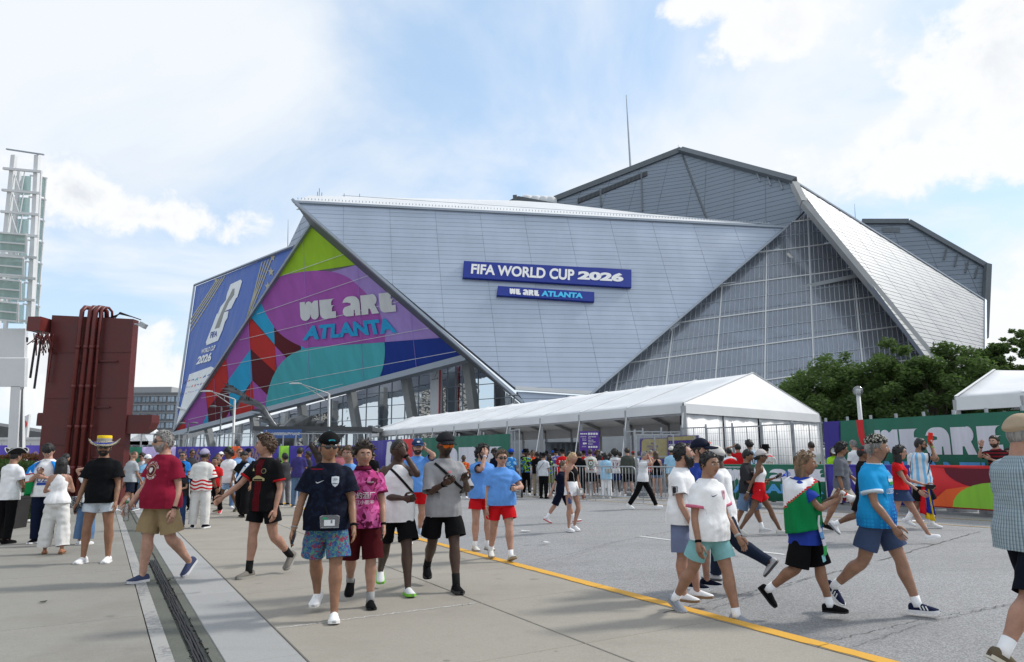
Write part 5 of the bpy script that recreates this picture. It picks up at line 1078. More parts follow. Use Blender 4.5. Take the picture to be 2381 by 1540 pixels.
def tree(label, base, h, cw, seed, nclump=120, lpc=170, leaf=.115, z0=.22, group='trees behind the green banner fence'):
 rs = np.random.default_rng(seed); t = thing('tree', label, 'tree', base, group=group); mb = MB(); rr = random.Random(seed)
 tips = []
 def limb(p, d, l, r_, lev):
  pts = [p]; q = p; dd = d.copy()
  for i in range(5):
   dd = (dd+Vector((rr.uniform(-.18, .18), rr.uniform(-.18, .18), rr.uniform(-.02, .12)))).normalized(); q = q+dd*l/5; pts.append(q)
  mb.tube(pts, [r_*(1-.13*i) for i in range(6)], 6)
  if lev < 3:
   for k in range(3 if lev else 6):
    s = pts[rr.randint(2, 5)]; an = rr.uniform(0, 6.28); nd = (dd*.75+Vector((math.cos(an), math.sin(an), rr.uniform(.0, .5)))*.75).normalized(); limb(s, nd, l*rr.uniform(.55, .75), r_*.5, lev+1)
  else: tips.extend(pts[2:])
 limb(Vector((0, 0, 0)), Vector((0, 0, 1)), h*.42, .05*h*.55, 0); mb.build('trunk', M_bark, t, smooth_=True)
 # clumps: on an uneven dome, plus the branch tips
 C_ = []
 for i in range(nclump):
  th_ = rs.random()*6.283; z = rs.random()**.8; rad = cw*(.20+.80*math.sin(math.pi*min(1, .12+.8*(1-z))))*(.5+.5*rs.random()**.6)*(.85+.22*math.sin(3*th_+seed))
  C_.append((rad*math.cos(th_), rad*math.sin(th_), h*(z0+(1-z0)*z)*(.82+.10*math.sin(2*th_+seed*1.7)+.10*rs.random())))
 for p in tips[::7]: C_.append((p.x*1.1, p.y*1.1, min(h*.98, p.z*1.1)))
 C_ = np.array(C_); out = []
 for c in C_:
  s = cw*(.07+.13*rs.random()**1.5); n = int(lpc*(s/(cw*.13))**2); d = rs.normal(size=(n, 3)); d /= np.linalg.norm(d, axis=1)[:, None]; r_ = s*rs.random((n, 1))**.45; out.append(c+d*r_*np.array([1, 1, .75]))
 out = np.concatenate(out); v, f = leaves(out, leaf, rs); o = link('crown', np_mesh('crown', v, f, M_leaf), t); return t
tree('broad dark green tree behind the globe lamp, left of the pair', ground_at(1945, 44), 7.7, 4.5, 3, 190, 190)
tree('dark green tree right of the globe lamp against the bright wall', ground_at(2175, 40), 7.7, 3.9, 5, 170, 190)
tree('small rounded tree just behind the marquee gable', ground_at(1850, 47), 6.2, 2.4, 8, 80, 150)
tree('taller sparse tree cut by the right edge above the second marquee', ground_at(2385, 42), 8.8, 2.6, 11, 130, 190)
tree('rounded mid-green tree between the bright wall and the second marquee', ground_at(2290, 43), 7.3, 2.9, 14, 130, 190)
def hedge(label, c, d, n, m, seed, rotz=0., leaf=.035):
 rs = np.random.default_rng(seed); t = thing('hedge', label, 'hedge', c, rotz); u = rs.random((n, 3))*2-1; k = rs.integers(0, 3, n)
 for i in range(n):
  if rs.random() < .8: u[i, k[i]] = np.sign(u[i, k[i]])*(.93+.1*rs.random())
 u[:, 2] = np.where(k == 2, np.abs(u[:, 2]), u[:, 2]); p = u*np.array(d)/2; p[:, 2] += d[2]/2; p += rs.normal(size=p.shape)*.03
 p += np.stack([.05*np.sin(p[:, 0]*5), .04*np.sin(p[:, 0]*7+1), .05*np.sin(p[:, 0]*4+2)], 1)
 v, f = leaves(p, leaf, rs, flat=1.); link('foliage', np_mesh('foliage', v, f, m), t)
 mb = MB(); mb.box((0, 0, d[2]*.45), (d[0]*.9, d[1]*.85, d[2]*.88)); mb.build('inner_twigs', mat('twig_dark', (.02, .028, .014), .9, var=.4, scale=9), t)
hedge('clipped dark green hedge behind the dark planter at far left', ground_at(0, 18.), (1.9, 1.5, 1.38), 15000, M_hedge, 2)
hedge('low bronze leaved hedge in front of the left purple fence', ground_at(62, 27), (4.4, 1.2, 1.55), 14000, M_hedr, 4, leaf=.05)
pl_ = ground_at(43, 16.0); mb = MB(); mb.rings([[Vector((x*w_, y*w_, z)) for x, y in ((-.28, -.25), (.28, -.25), (.28, .25), (-.28, .25))] for z, w_ in ((0, .9), (.62, 1.), (.64, 1.04), (.70, 1.04))]); t = thing('planter_bin', 'dark brown tapered planter bin beside the flag-draped boy', 'planter', pl_); mb.build('tub', mat('dark_tub', (.022, .02, .02), .6, var=.2), t)
mb = MB(); mb.box((0, 0, .725), (.60, .54, .05)); mb.build('rim', mat('clear_rim', (.3, .31, .33), .3), t)
# ================================================================ people
SKIN = dict(pale=(.45, .255, .185), fair=(.39, .212, .148), tan=(.27, .138, .082), olive=(.32, .172, .110), brown=(.155, .076, .043), dark=(.085, .045, .030), deep=(.066, .035, .023))
HAIRC = dict(black=(.012, .011, .011), dark=(.03, .021, .016), brown=(.075, .043, .025), light=(.17, .105, .058), blond=(.42, .29, .15), grey=(.22, .21, .20), white=(.5, .49, .47), red=(.22, .09, .04))
def skin_mat(k):
 n = 'skin_'+k
 if n in MATS: return MATS[n]
 c = SKIN[k]; m = mat(n, c, .46, var=.16, scale=11., spec=.38, bump=.25, bscale=120, dirt=.25); b = m.node_tree.nodes['Principled BSDF']
 b.inputs['Subsurface Weight'].default_value = .12; b.inputs['Subsurface Radius'].default_value = (.6, .25, .12); b.inputs['Subsurface Scale'].default_value = .012
 return m
def hair_mat(k):
 n = 'hair_'+k
 if n in MATS: return MATS[n]
 return mat(n, HAIRC[k], .5, var=.55, scale=26., bump=.8, bscale=90., spec=.4, stretch=(1, 1, .16))
def fabric(col, pat=None, args=()):
 n = 'fabric_%s_%s_%s' % ('_'.join('%02d' % int(x*255) for x in col), pat or 'plain', '_'.join('%02d' % int(abs(x)*99) for a in args for x in (a if isinstance(a, tuple) else (a,))))
 if n in MATS: return MATS[n]
 m = mat(n, col, .85, var=.09, scale=5., bump=.4, bscale=26., spec=.10); nt = m.node_tree; L = nt.links.new; b = nt.nodes['Principled BSDF']
 tw_ = N(nt, 'ShaderNodeTexCoord'); wm = N(nt, 'ShaderNodeMapping'); wm.inputs[2].default_value = (.5, .3, .2); wm.inputs[3].default_value = (1.5, 1.5, .8); L(tw_.outputs['Object'], wm.inputs[0])
 wr = N(nt, 'ShaderNodeTexNoise', noise_type='RIDGED_MULTIFRACTAL', i={'Scale': 4.5, 'Detail': 3, 'Distortion': .5}); L(wm.outputs[0], wr.inputs[0]); b2_ = N(nt, 'ShaderNodeBump', i={'Strength': .45, 'Distance': .014}); L(wr.outputs[0], b2_.inputs['Height'])
 if b.inputs['Normal'].links: L(b2_.outputs[0], b.inputs['Normal'].links[0].from_node.inputs['Normal'])
 if pat:
  tc = N(nt, 'ShaderNodeTexCoord'); sx = N(nt, 'ShaderNodeSeparateXYZ'); L(tc.outputs['Object'], sx.inputs[0]); X, Y, Z = sx.outputs; c = None
  def wave(src, per, duty, off=0.): return math_n(nt, 'LESS_THAN', math_n(nt, 'FRACT', math_n(nt, 'ADD', math_n(nt, 'DIVIDE', src, per), off)), duty)
  if pat == 'hstripe': c = mix_n(nt, wave(Z, args[1], args[2] if len(args) > 2 else .5), col, args[0])
  elif pat == 'vstripe': c = mix_n(nt, wave(math_n(nt, 'ARCTAN2', X, Y), .52, args[2] if len(args) > 2 else .5, .25), col, args[0])
  elif pat == 'lower_wave':       # plain above, waving stripes near the hem
   zz = math_n(nt, 'ADD', Z, math_n(nt, 'MULTIPLY', math_n(nt, 'SINE', math_n(nt, 'MULTIPLY', X, 22.)), .018))
   c = mix_n(nt, math_n(nt, 'MULTIPLY', wave(zz, .075, .5), math_n(nt, 'LESS_THAN', Z, args[1])), col, args[0])
   side = math_n(nt, 'GREATER_THAN', math_n(nt, 'ABSOLUTE', X), .245)
   c = mix_n(nt, math_n(nt, 'MULTIPLY', math_n(nt, 'MULTIPLY', wave(Z, .085, .5), side), math_n(nt, 'GREATER_THAN', Z, 1.12)), c, args[0])
  elif pat == 'blotch':           # printed or camouflage cloth: several colours in patches
   vo = N(nt, 'ShaderNodeTexNoise', i={'Scale': args[-1], 'Detail': 3, 'Distortion': .8}); L(tc.outputs['Object'], vo.inputs[0]); c = col
   for i, cc in enumerate(args[:-1]):
    v2 = N(nt, 'ShaderNodeTexNoise', i={'Scale': args[-1]*(1+.3*i), 'Detail': 3, 'Distortion': .8}); mp = N(nt, 'ShaderNodeMapping'); mp.inputs[1].default_value = (3.1*i, 1.7*i, i); L(tc.outputs['Object'], mp.inputs[0]); L(mp.outputs[0], v2.inputs[0])
    c = mix_n(nt, smooth(nt, v2.outputs[0], .53, .56), c, cc)
  elif pat == 'plaid':
   c = mix_n(nt, math_n(nt, 'MULTIPLY', wave(math_n(nt, 'ARCTAN2', X, Y), .13, .35), .75), col, args[0]); c = mix_n(nt, math_n(nt, 'MULTIPLY', wave(Z, .028, .3), .45), c, args[0]); c = mix_n(nt, math_n(nt, 'MULTIPLY', wave(math_n(nt, 'ARCTAN2', X, Y), .13, .14, .5), .7), c, args[1])
  elif pat == 'band':             # flag-like bands by height: args (z, colour) from the top down
   c = col
   for z, cc in zip(args[::2], args[1::2]): c = mix_n(nt, math_n(nt, 'LESS_THAN', Z, z), c, cc)
  elif pat == 'centre':           # broad coloured stripe down the middle
   c = mix_n(nt, math_n(nt, 'LESS_THAN', math_n(nt, 'ABSOLUTE', math_n(nt, 'ADD', X, .0)), args[1]), col, mix_n(nt, wave(X, .022, .5), args[0], tuple(x*.55 for x in args[0])))
  elif pat == 'dots':
   vo = N(nt, 'ShaderNodeTexVoronoi', i={'Scale': args[1]*.6, 'Randomness': 0.}); L(tc.outputs['Object'], vo.inputs[0])
   g = smooth(nt, math_n(nt, 'SUBTRACT', Z, math_n(nt, 'MULTIPLY', X, 1.4)), 1.35, .85)
   c = mix_n(nt, math_n(nt, 'MULTIPLY', math_n(nt, 'GREATER_THAN', vo.outputs['Distance'], .36), g), col, args[0])
  L(c, b.inputs['Base Color'])
 return m
M_eye = mat('eye_white', (.6, .58, .56), .3, var=0); M_iris = mat('iris', (.02, .013, .01), .2, var=0); M_lens = mat('dark_lens', (.008, .008, .009), .08, var=0, spec=.8)
def lip_mat(k): c = SKIN[k]; return mat('lip_'+k, (c[0]*.85, c[1]*.55, c[2]*.6), .45, var=.1)
def ell(c, a, b, X, Y, n=20, p=2.3):
 out = []
 for i in range(n):
  t = 2*math.pi*i/n; cx, cy = math.cos(t), math.sin(t)
  out.append(c + X*(a*math.copysign(abs(cx)**(2/p), cx)) + Y*(b*math.copysign(abs(cy)**(2/p), cy)))
 return out
def spline(pts, rad, k=4):
 """Catmull-Rom through joints, radii interpolated too"""
 P_ = [pts[0]*2-pts[1]] + list(pts) + [pts[-1]*2-pts[-2]]; R_ = [rad[0]] + list(rad) + [rad[-1]]; o, r = [], []
 for i in range(1, len(P_)-2):
  for j in range(k):
   t = j/k; a, b, c, d = P_[i-1:i+3]
   o.append((b*2 + (c-a)*t + (a*2-b*5+c*4-d)*t*t + (b*3-a-c*3+d)*t**3)*.5); r.append(R_[i]+(R_[i+1]-R_[i])*t)
 o.append(P_[-2]); r.append(R_[-2]); return o, r
def sph_dirs(nu, nv):
 return [[(math.cos(R(-90+180*j/nv))*math.sin(2*math.pi*i/nu), math.cos(R(-90+180*j/nv))*math.cos(2*math.pi*i/nu), math.sin(R(-90+180*j/nv))) for i in range(nu)] for j in range(nv+1)]
def head_pt(x, f, u, s):
 """unit direction -> point on the head (x left, f forward, u up), s = stature"""
 s = s*1.12; a, b, c = .0440*s, .0545*s, .0640*s
 wx = 1 - .30*max(0, -u)**1.6 + .03*max(0, u); wf = 1.
 if u < 0: wf = (1-.12*(-u)) if f > 0 else (1-.42*(-u)**1.1)
 px, pf, pu = a*x*wx, b*f*wf, c*u
 if f > 0:
  ff = max(0, f)
  g = lambda cx, cu, sx, su: math.exp(-((x-cx)/sx)**2-((u-cu)/su)**2)
  pf -= .05*b*ff*(1-abs(x))
  pf += s*(.0135*g(0, -.20, .13, .13) + .006*g(0, .02, .10, .20) + .0035*g(0, .26, .5, .10) - .006*g(.36, .08, .17, .10) - .006*g(-.36, .08, .17, .10)
              + .0045*g(0, -.50, .26, .10) + .005*g(0, -.84, .28, .15) + .003*g(.5, -.18, .2, .2) + .003*g(-.5, -.18, .2, .2) - .002*g(0, -.40, .3, .035) - .0015*g(0, -.495, .3, .02))
 return px, pf, pu
def hairline(az, kind):
 az = abs(az); pts = [(0, .62), (40, .58), (60, .40), (78, .02), (95, -.05), (115, -.30), (150, -.52), (180, -.55)]
 if kind == 'recede': pts = [(0, .72), (40, .80), (62, .55), (80, -.05), (95, -.05), (115, -.3), (150, -.5), (180, -.55)]
 if kind == 'bald': pts = [(0, 1.4), (70, 1.1), (85, .1), (100, .1), (120, .1), (180, .1)]
 if kind in ('fringe',): pts[0] = (0, .30); pts[1] = (40, .26)
 for (a, b), (c, d) in zip(pts, pts[1:]):
  if a <= az <= c: return b+(d-b)*(az-a)/(c-a)
 return pts[-1][1]
def sstep(x, a, b): t = min(1, max(0, (x-a)/(b-a))); return t*t*(3-2*t)
TASKS = []
class Person: pass
PEOPLE = []
def person(label, u, v, top, face, skin='fair', hair=('short', 'dark'), shirt=None, bottom=None, shoes=((.7, .7, .7), (.8, .8, .8)), sock=None, legs=None, arms=None, lean=2., head=(0, 0), w=1., sex='m',
           beard=None, hat=None, glasses=None, extra=(), group='people crossing the plaza and the road', z=None, H=None, at=None, sock_h=.05, bust=0.):
 s = Person(); PEOPLE.append(s); g = at if at is not None else G(u, v, z or 0.); g = Vector(g); s.loc = g
 H = H or max(1.2, min(2.0, P(u, top, g.y).z - g.z)); s.H = H; s.face = face; dist = g.length
 vox = .0135 if dist < 12 else (.0175 if dist < 18 else (.025 if dist < 27 else .032)); s.vox = vox
 t = thing('person', label, 'person', g, R(face), group); s.root = t; s.skin = skin_mat(skin); s.skink = skin; s.label = label
 fwd = Vector((0, -1, 0)); X = Vector((1, 0, 0)); fem = sex == 'f'
 legs = legs or dict(L=(2, 3, 0, 3), R=(-2, 3, 0, 3)); arms = arms or dict(L=('s', 4, 7, 14), R=('s', 2, 7, 14))
 # ---- skeleton (pelvis at the origin, shifted up so that the lower foot touches the ground)
 J = {}; lowest = 9
 for sd, k in ((1, 'L'), (-1, 'R')):
  q = legs[k]; hf, kf, ft = q[0], q[1], q[2]; ab = q[3] if len(q) > 3 else 2; yaw = q[4] if len(q) > 4 else 6
  hip = Vector((sd*.052*H, 0, 0)); a = R(hf); d = Vector((sd*math.sin(R(ab)), -math.sin(a), -math.cos(a))).normalized(); kn = hip+d*.245*H
  a2 = R(hf-kf); d2 = Vector((sd*math.sin(R(ab*.4)), -math.sin(a2), -math.cos(a2))).normalized(); an = kn+d2*.243*H
  fy = R(sd*yaw); fd = Vector((math.sin(fy), -math.cos(fy), 0)); fdir = (fd*math.cos(R(ft)) + Vector((0, 0, -math.sin(R(ft))))).normalized(); fu = (Vector((0, 0, 1))*math.cos(R(ft)) + fd*math.sin(R(ft))).normalized()
  J[k+'hip'], J[k+'kn'], J[k+'an'], J[k+'fd'], J[k+'fu'] = hip, kn, an, fdir, fu
  for e in (-.04, .0, .075, .105): lowest = min(lowest, (an - fu*.043*H + fdir*e*H).z)
 pz = -lowest; off = Vector((0, 0, pz))
 for k in J:
  if k[1:] in ('hip', 'kn', 'an'): J[k] = J[k]+off
 la = R(lean); U = Vector((0, -math.sin(la), math.cos(la))); Fw = Vector((0, -math.cos(la), -math.sin(la))); pel = off
 def T(zh, f=0., x=0.): return pel + U*(zh*H) + Fw*(f*H) + X*(x*H)
 shx = .094 if not fem else .083
 J['S'] = (T(.259, -.004, shx), T(.259, -.004, -shx))
 hy, hp = R(head[0]), R(head[1]); hX = Vector((math.cos(hy), math.sin(hy), 0)); hF = Vector((math.sin(hy)*math.cos(hp), -math.cos(hy)*math.cos(hp), -math.sin(hp))); hU = hX.cross(-hF).normalized()
 if hU.z < 0: hU = -hU
 hc = T(.394, .018) + hF*.004*H; s.hc, s.hX, s.hF, s.hU = hc, hX, hF, hU; s.T = T; s.J = J; s.U = U; s.Fw = Fw
 # ---- arms
 s.hand = {}
 ua, fa = .172*H, .148*H
 for i, (sd, k) in enumerate(((1, 'L'), (-1, 'R'))):
  S = J['S'][i]; A = arms[k]
  if A[0] == 's':
   fl, ab, el = A[1], A[2], A[3]; inw = A[4] if len(A) > 4 else 8
   a = R(fl); d = Vector((sd*math.sin(R(ab)), -math.sin(a)*math.cos(R(ab)), -math.cos(a)*math.cos(R(ab)))).normalized(); E = S+d*ua
   a2 = R(fl+el); d2 = Vector((sd*math.sin(R(ab))-sd*math.sin(R(inw))*.8, -math.sin(a2), -math.cos(a2))).normalized(); Wr = E+d2*fa
  else:
   tx, tf, tz = A[1]; Wr = Vector((tx*H, -tf*H, tz*H)); v_ = Wr-S; L_ = min(v_.length, (ua+fa)*.985); Wr = S+v_.normalized()*L_; hint = Vector(A[2]) if len(A) > 2 else Vector((sd*.6, .3, -.9))
   c = (ua*ua+L_*L_-fa*fa)/(2*L_); h_ = math.sqrt(max(0, ua*ua-c*c)); ax = v_.normalized(); hint = (hint-ax*hint.dot(ax)).normalized(); E = S+ax*c+hint*h_; d2 = (Wr-E).normalized()
  J[k+'S'], J[k+'E'], J[k+'W'], J[k+'hd'] = S, E, Wr, d2
 # ---- skin body for remeshing
 mb = MB(); n = 18; fat = (w-1)*.8
 def belly(z): return fat*.035*math.exp(-((z-.07)/.10)**2) if fat > 0 else 0.
 def girth(z): return 1+fat*math.exp(-((z-.07)/.11)**2)*1.0 + fat*.35
 prof = [(-.05, .060, .055, 0), (-.02, .088, .064, 0), (.02, .094, .066, 0), (.06, .089, .062, 0), (.11, .080, .057, .002), (.16, .085, .061, .003), (.21, .093, .065, .003), (.25, .094, .062, .0), (.28, .080, .052, -.002), (.30, .056, .043, -.002), (.315, .038, .037, .0), (.345, .0345, .037, .004), (.395, .033, .037, .014)]
 if fem: prof = [(z_, rx*(1.04 if z_ < .05 else (.86 if z_ < .19 else .88 if z_ < .29 else .85)), ry*(1.05 if z_ < .05 else .9), f_) for z_, rx, ry, f_ in prof]
 s.prof = prof; s.girth = girth
 mb.rings([ell(T(z_, f_ + belly(z_)), rx*H*(girth(z_) if z_ < .29 else 1), ry*H*(girth(z_) if z_ < .29 else 1), X, Fw, n) for z_, rx, ry, f_ in prof])
 lm = (1+fat*.35)*(.93 if fem else 1)
 for k in 'LR':
  p_, r_ = spline([J[k+'hip']+Vector((0, 0, .01*H)), J[k+'hip'].lerp(J[k+'kn'], .45), J[k+'kn'], J[k+'kn'].lerp(J[k+'an'], .30)+Vector((0, .006*H, 0)), J[k+'kn'].lerp(J[k+'an'], .65), J[k+'an']], [x*H*lm for x in (.054, .0475, .0335, .0375, .0265, .0205)], 4); mb.tube(p_, r_, 12)
  am = (1+fat*.3)*(.84 if fem else 1.); q = [J[k+'S'].lerp(T(.255), .25), J[k+'S'], J[k+'S'].lerp(J[k+'E'], .5), J[k+'E'], J[k+'E'].lerp(J[k+'W'], .35), J[k+'W'], J[k+'W']+J[k+'hd']*.02*H]
  p_, r_ = spline(q, [x*H*am for x in (.030, .0305, .0265, .0215, .0235, .0155, .0150)], 3); mb.tube(p_, r_, 10)
  mb.tube([J[k+'an']+Vector((0, 0, .01*H)), J[k+'an']-J[k+'fu']*.012*H+J[k+'fd']*.01*H, J[k+'an']-J[k+'fu']*.024*H+J[k+'fd']*.05*H], [.0195*H, .021*H, .016*H], 8)
 TASKS.append(dict(p=s, kind='body', mb=mb, vox=vox, sm=4, fold=0))
 # ---- shirt
 if shirt:
  sh = shirt; kind = sh.get('kind', 'tee'); ease = sh.get('ease', .012)*.72; hem = sh.get('hem', -.035); m2 = MB(); cuts = [(T(hem), -U, .23*H*max(1, w))]
  crx = max(rx*girth(z_) for z_, rx, ry, f_ in prof if .15 < z_ < .26)
  zs = [hem-.042, hem, hem+.03, .02, .06, .11, .16, .21, .25, .272, .29, .303, .313]
  if kind == 'tank': zs = [hem-.042, hem, hem+.03, .02, .06, .11, .16, .20, .225, .25, .285, .30]
  zs = sorted(set(z_ for z_ in zs if z_ >= hem-.05))[::-1]; rgs = []; run = [0, 0, 0]
  for z_ in zs:
   def ip(k_): return np.interp(z_, [q[0] for q in prof], [q[k_] for q in prof])
   rx, ry, fo = ip(1)*girth(min(z_, .29)), ip(2)*girth(min(z_, .29)), ip(3)
   if z_ < .20 and not sh.get('fit'): rx = max(rx, crx*(.93 if z_ > .05 else .95)); ry = max(ry, .060*girth(z_))
   fo += belly(z_)
   if bottom and z_ < bottom.get('waist', .07)+.01 and not sh.get('tuck'): rx = max(rx, .104*lm+bottom.get('ease', .012)*.8+.004-ease) if z_ < .02 else rx; be = bottom.get('ease', .012)+.011; rx = max(rx, np.interp(z_, [q[0] for q in prof], [q[1] for q in prof])*girth(z_)+be-ease); ry = max(ry, np.interp(z_, [q[0] for q in prof], [q[2] for q in prof])*girth(z_)+be-ease)
   if fem: fo += .010*math.exp(-((z_-.205)/.035)**2); ry += .012*math.exp(-((z_-.205)/.035)**2)
   if z_ < .20 and not sh.get('fit'): rx, ry, fo = max(rx, run[0]*.985), max(ry, run[1]*.985), max(fo, run[2]*.8)
   if z_ < .24: run = [rx, ry, fo]
   e = ease*(1 if z_ < .26 else .55)*(1.15 if z_ < .03 else 1)
   if kind == 'tank' and z_ > .21: rx *= {.225: .86, .25: .74, .285: .60, .30: .52}.get(z_, .8)
   rgs.append(ell(T(z_, fo), (rx+e)*H, (ry+e)*H, X, Fw, 22, 2.4))
  m2.rings(rgs)
  sl = dict(tee=.68, over=1.0, long=2., polo=.62, tank=0, cap=.35)[kind]
  s.cuff = {}
  for k in 'LR':
   if not sl: continue
   S, E, Wr = J[k+'S'], J[k+'E'], J[k+'W']; in_ = S.lerp(T(.250), .45)
   so = sh.get('sleeve', .0); am = 1+fat*.3
   if sl <= 1.0:
    end = S.lerp(E, sl); pts = [in_, S+Vector((0, 0, -.004*H)), S.lerp(E, sl*.5), end]; rad = [.034, .0345*am+ease*.3, .0325*am+ease*.8+so*.5, .033*am+ease+so]
    s.cuff[k] = (end, (E-S).normalized(), rad[-1]*H)
   else:
    pts = [in_, S, S.lerp(E, .5), E, E.lerp(Wr, .5), E.lerp(Wr, .97)]; rad = [.034, .0345*am+ease*.3, .030+ease, .026+ease, .025+ease, .020+ease*.6]; s.cuff[k] = (pts[-1], (Wr-E).normalized(), rad[-1]*H)
   cuts.append((pts[-1], s.cuff[k][1], rad[-1]*H*1.22)); pts.append(pts[-1]+s.cuff[k][1]*.035*H); rad.append(rad[-1])
   p_, r_ = spline(pts, [x*H for x in rad], 4); m2.tube(p_, r_, 12)
  s.shirt = sh; TASKS.append(dict(p=s, kind='shirt', mb=m2, vox=vox*1.1, sm=3, fold=sh.get('fold', .0052), mat=sh['mat'], zr=(pz+hem*H, pz+.3*H), cuts=cuts))
 # ---- shorts, trousers, skirt
 if bottom:
  m3 = MB(); cuts = []; kind = bottom.get('kind', 'shorts'); ease = bottom.get('ease', .012)*.8; ln = bottom.get('len', .82); wz = bottom.get('waist', .07)
  rg = []
  for z_ in (-.055, -.03, 0., .03, wz):
   def ip(k_): return np.interp(z_, [q[0] for q in prof], [q[k_] for q in prof])
   rg.append(ell(T(z_, ip(3)+belly(z_)), (ip(1)*girth(z_)+ease)*H, (ip(2)*girth(z_)+ease)*H, X, Fw, 20, 2.3))
  m3.rings(rg)
  if kind == 'skirt':
   c0 = (J['Lhip']+J['Rhip'])/2; c1 = J['Lhip'].lerp(J['Lkn'], ln).lerp(J['Rhip'].lerp(J['Rkn'], ln), .5); sp_ = abs((J['Lhip'].lerp(J['Lkn'], ln)-J['Rhip'].lerp(J['Rkn'], ln)).y)/2
   m3.rings([ell(c0.lerp(c1, t_)+Vector((0, 0, .02*H*(1-t_))), (.094+.018*t_)*H*girth(0), (.07+.012*t_)*H*girth(0)+sp_*t_, X, Vector((0, -1, 0)), 20) for t_ in (0, .35, .7, 1, 1.12)]); cuts.append((c1, Vector((0, 0, -1)), 9))
  else:
   for k in 'LR':
    hp_, kn, an = J[k+'hip'], J[k+'kn'], J[k+'an']; in_ = hp_+Vector((0, 0, .012*H)); fl = bottom.get('flare', .006)*.45
    if kind == 'shorts':
     if ln <= 1: pts = [in_, hp_.lerp(kn, .3*ln), hp_.lerp(kn, .65*ln), hp_.lerp(kn, ln)]
     else: pts = [in_, hp_.lerp(kn, .4), hp_.lerp(kn, .8), kn.lerp(an, (ln-1))]
     rad = [.052*lm+ease*.4, .050*lm+ease*.8, .049*lm+ease+fl*.5, max(.047, .052-.012*ln)*lm+ease+fl]
    else:
     wd = bottom.get('wide', 0.); pts = [in_, hp_.lerp(kn, .45), kn, kn.lerp(an, .35), kn.lerp(an, .7), kn.lerp(an, bottom.get('leg', .98))]; rad = [.054*lm+ease*.5, .047*lm+ease+wd*.3, .038*lm+ease+wd*.7, .037*lm+ease+wd*.9, .031+ease+wd, .029+ease+wd*1.1]
    sd = 1 if k == 'L' else -1; gap = .006
    for q_ in range(1, len(pts)): sf = max(0, rad[q_]+gap*(q_-.5) - abs(pts[q_].x)/H)*min(1, .45*q_)*.75; pts[q_] = pts[q_] + Vector((sd*sf*H, 0, 0)); rad[q_] += sf*.3
    dd_ = (pts[-1]-pts[-2]).normalized(); cuts.append((pts[-1].copy(), dd_, rad[-1]*H*1.25)); pts.append(pts[-1]+dd_*.035*H); rad.append(rad[-1])
    p_, r_ = spline(pts, [x*H for x in rad], 4); m3.tube(p_, r_, 14)
  TASKS.append(dict(p=s, kind=kind, mb=m3, vox=vox*1.1, sm=3, fold=bottom.get('fold', .0040), mat=bottom['mat'], zr=(pz-.3*H, pz), cuts=cuts))
 # ---- shoes and socks
 up_m = fabric(shoes[0]) if isinstance(shoes[0], tuple) else shoes[0]; so_m = mat('sole_%02d_%02d_%02d' % tuple(int(x*255) for x in shoes[1]), shoes[1], .6, var=.05)
 for k in 'LR':
  an, fd, fu = J[k+'an'], J[k+'fd'], J[k+'fu']; sx_ = fd.cross(fu).normalized(); base = an-fu*.043*H
  def Q(f_, x_, u_): return base+fd*(f_*H)+sx_*(x_*H)+fu*(u_*H)
  mb = MB(); st = [(-.046, .014, .030), (-.040, .022, .040), (-.018, .0235, .047), (.010, .0235, .046), (.035, .0255, .038), (.062, .0285, .029), (.085, .0275, .023), (.100, .021, .018), (.107, .010, .013)]
  sc_ = .92 if fem else 1.
  mb.rings([[Q(f_*sc_, math.cos(a)*w_*sc_, .008+max(0, math.sin(a))**.8*h_ if math.sin(a) > 0 else .008) for a in [2*math.pi*i/14 for i in range(14)]] for f_, w_, h_ in st])
  so = mb.build('shoe', up_m, t, smooth_=True)
  mb = MB(); prof_ = [(f_*sc_, w_*sc_*1.06+.0012) for f_, w_, h_ in st]; ol = [(f_, w_) for f_, w_ in prof_]+[(f_, -w_) for f_, w_ in prof_[::-1]]
  th = .016 if shoes[1] != shoes[0] else .011
  mb.prism([Q(f_, x_, 0 if f_ < .07 else (f_-.07)*.12) for f_, x_ in ol], fu*th*H); mb.build('sole', so_m, so)
  if dist < 14 and shoes[0] != shoes[1]:
   mb = MB()
   for q in range(4): z_ = .047-.006*q; f_ = .022+.010*q; mb.tube([Q(f_, -.011, z_-.004), Q(f_+.002, 0, z_+.0015), Q(f_, .011, z_-.004)], .0022*H, 5)
   mb.build('laces', so_m, so)
  if sock:
   mb = MB(); d_ = (J[k+'kn']-an).normalized(); mb.tube([an-fu*.012*H, an+d_*.01*H, an+d_*sock_h*H], [.0265*H, .0252*H, (.0262 if sock_h < .08 else .033)*H], 12); mb.build('sock', fabric(sock), t, smooth_=True)
 s.kw = dict(hair=hair, beard=beard, hat=hat, glasses=glasses, extra=extra, fem=fem, dist=dist)
 return s
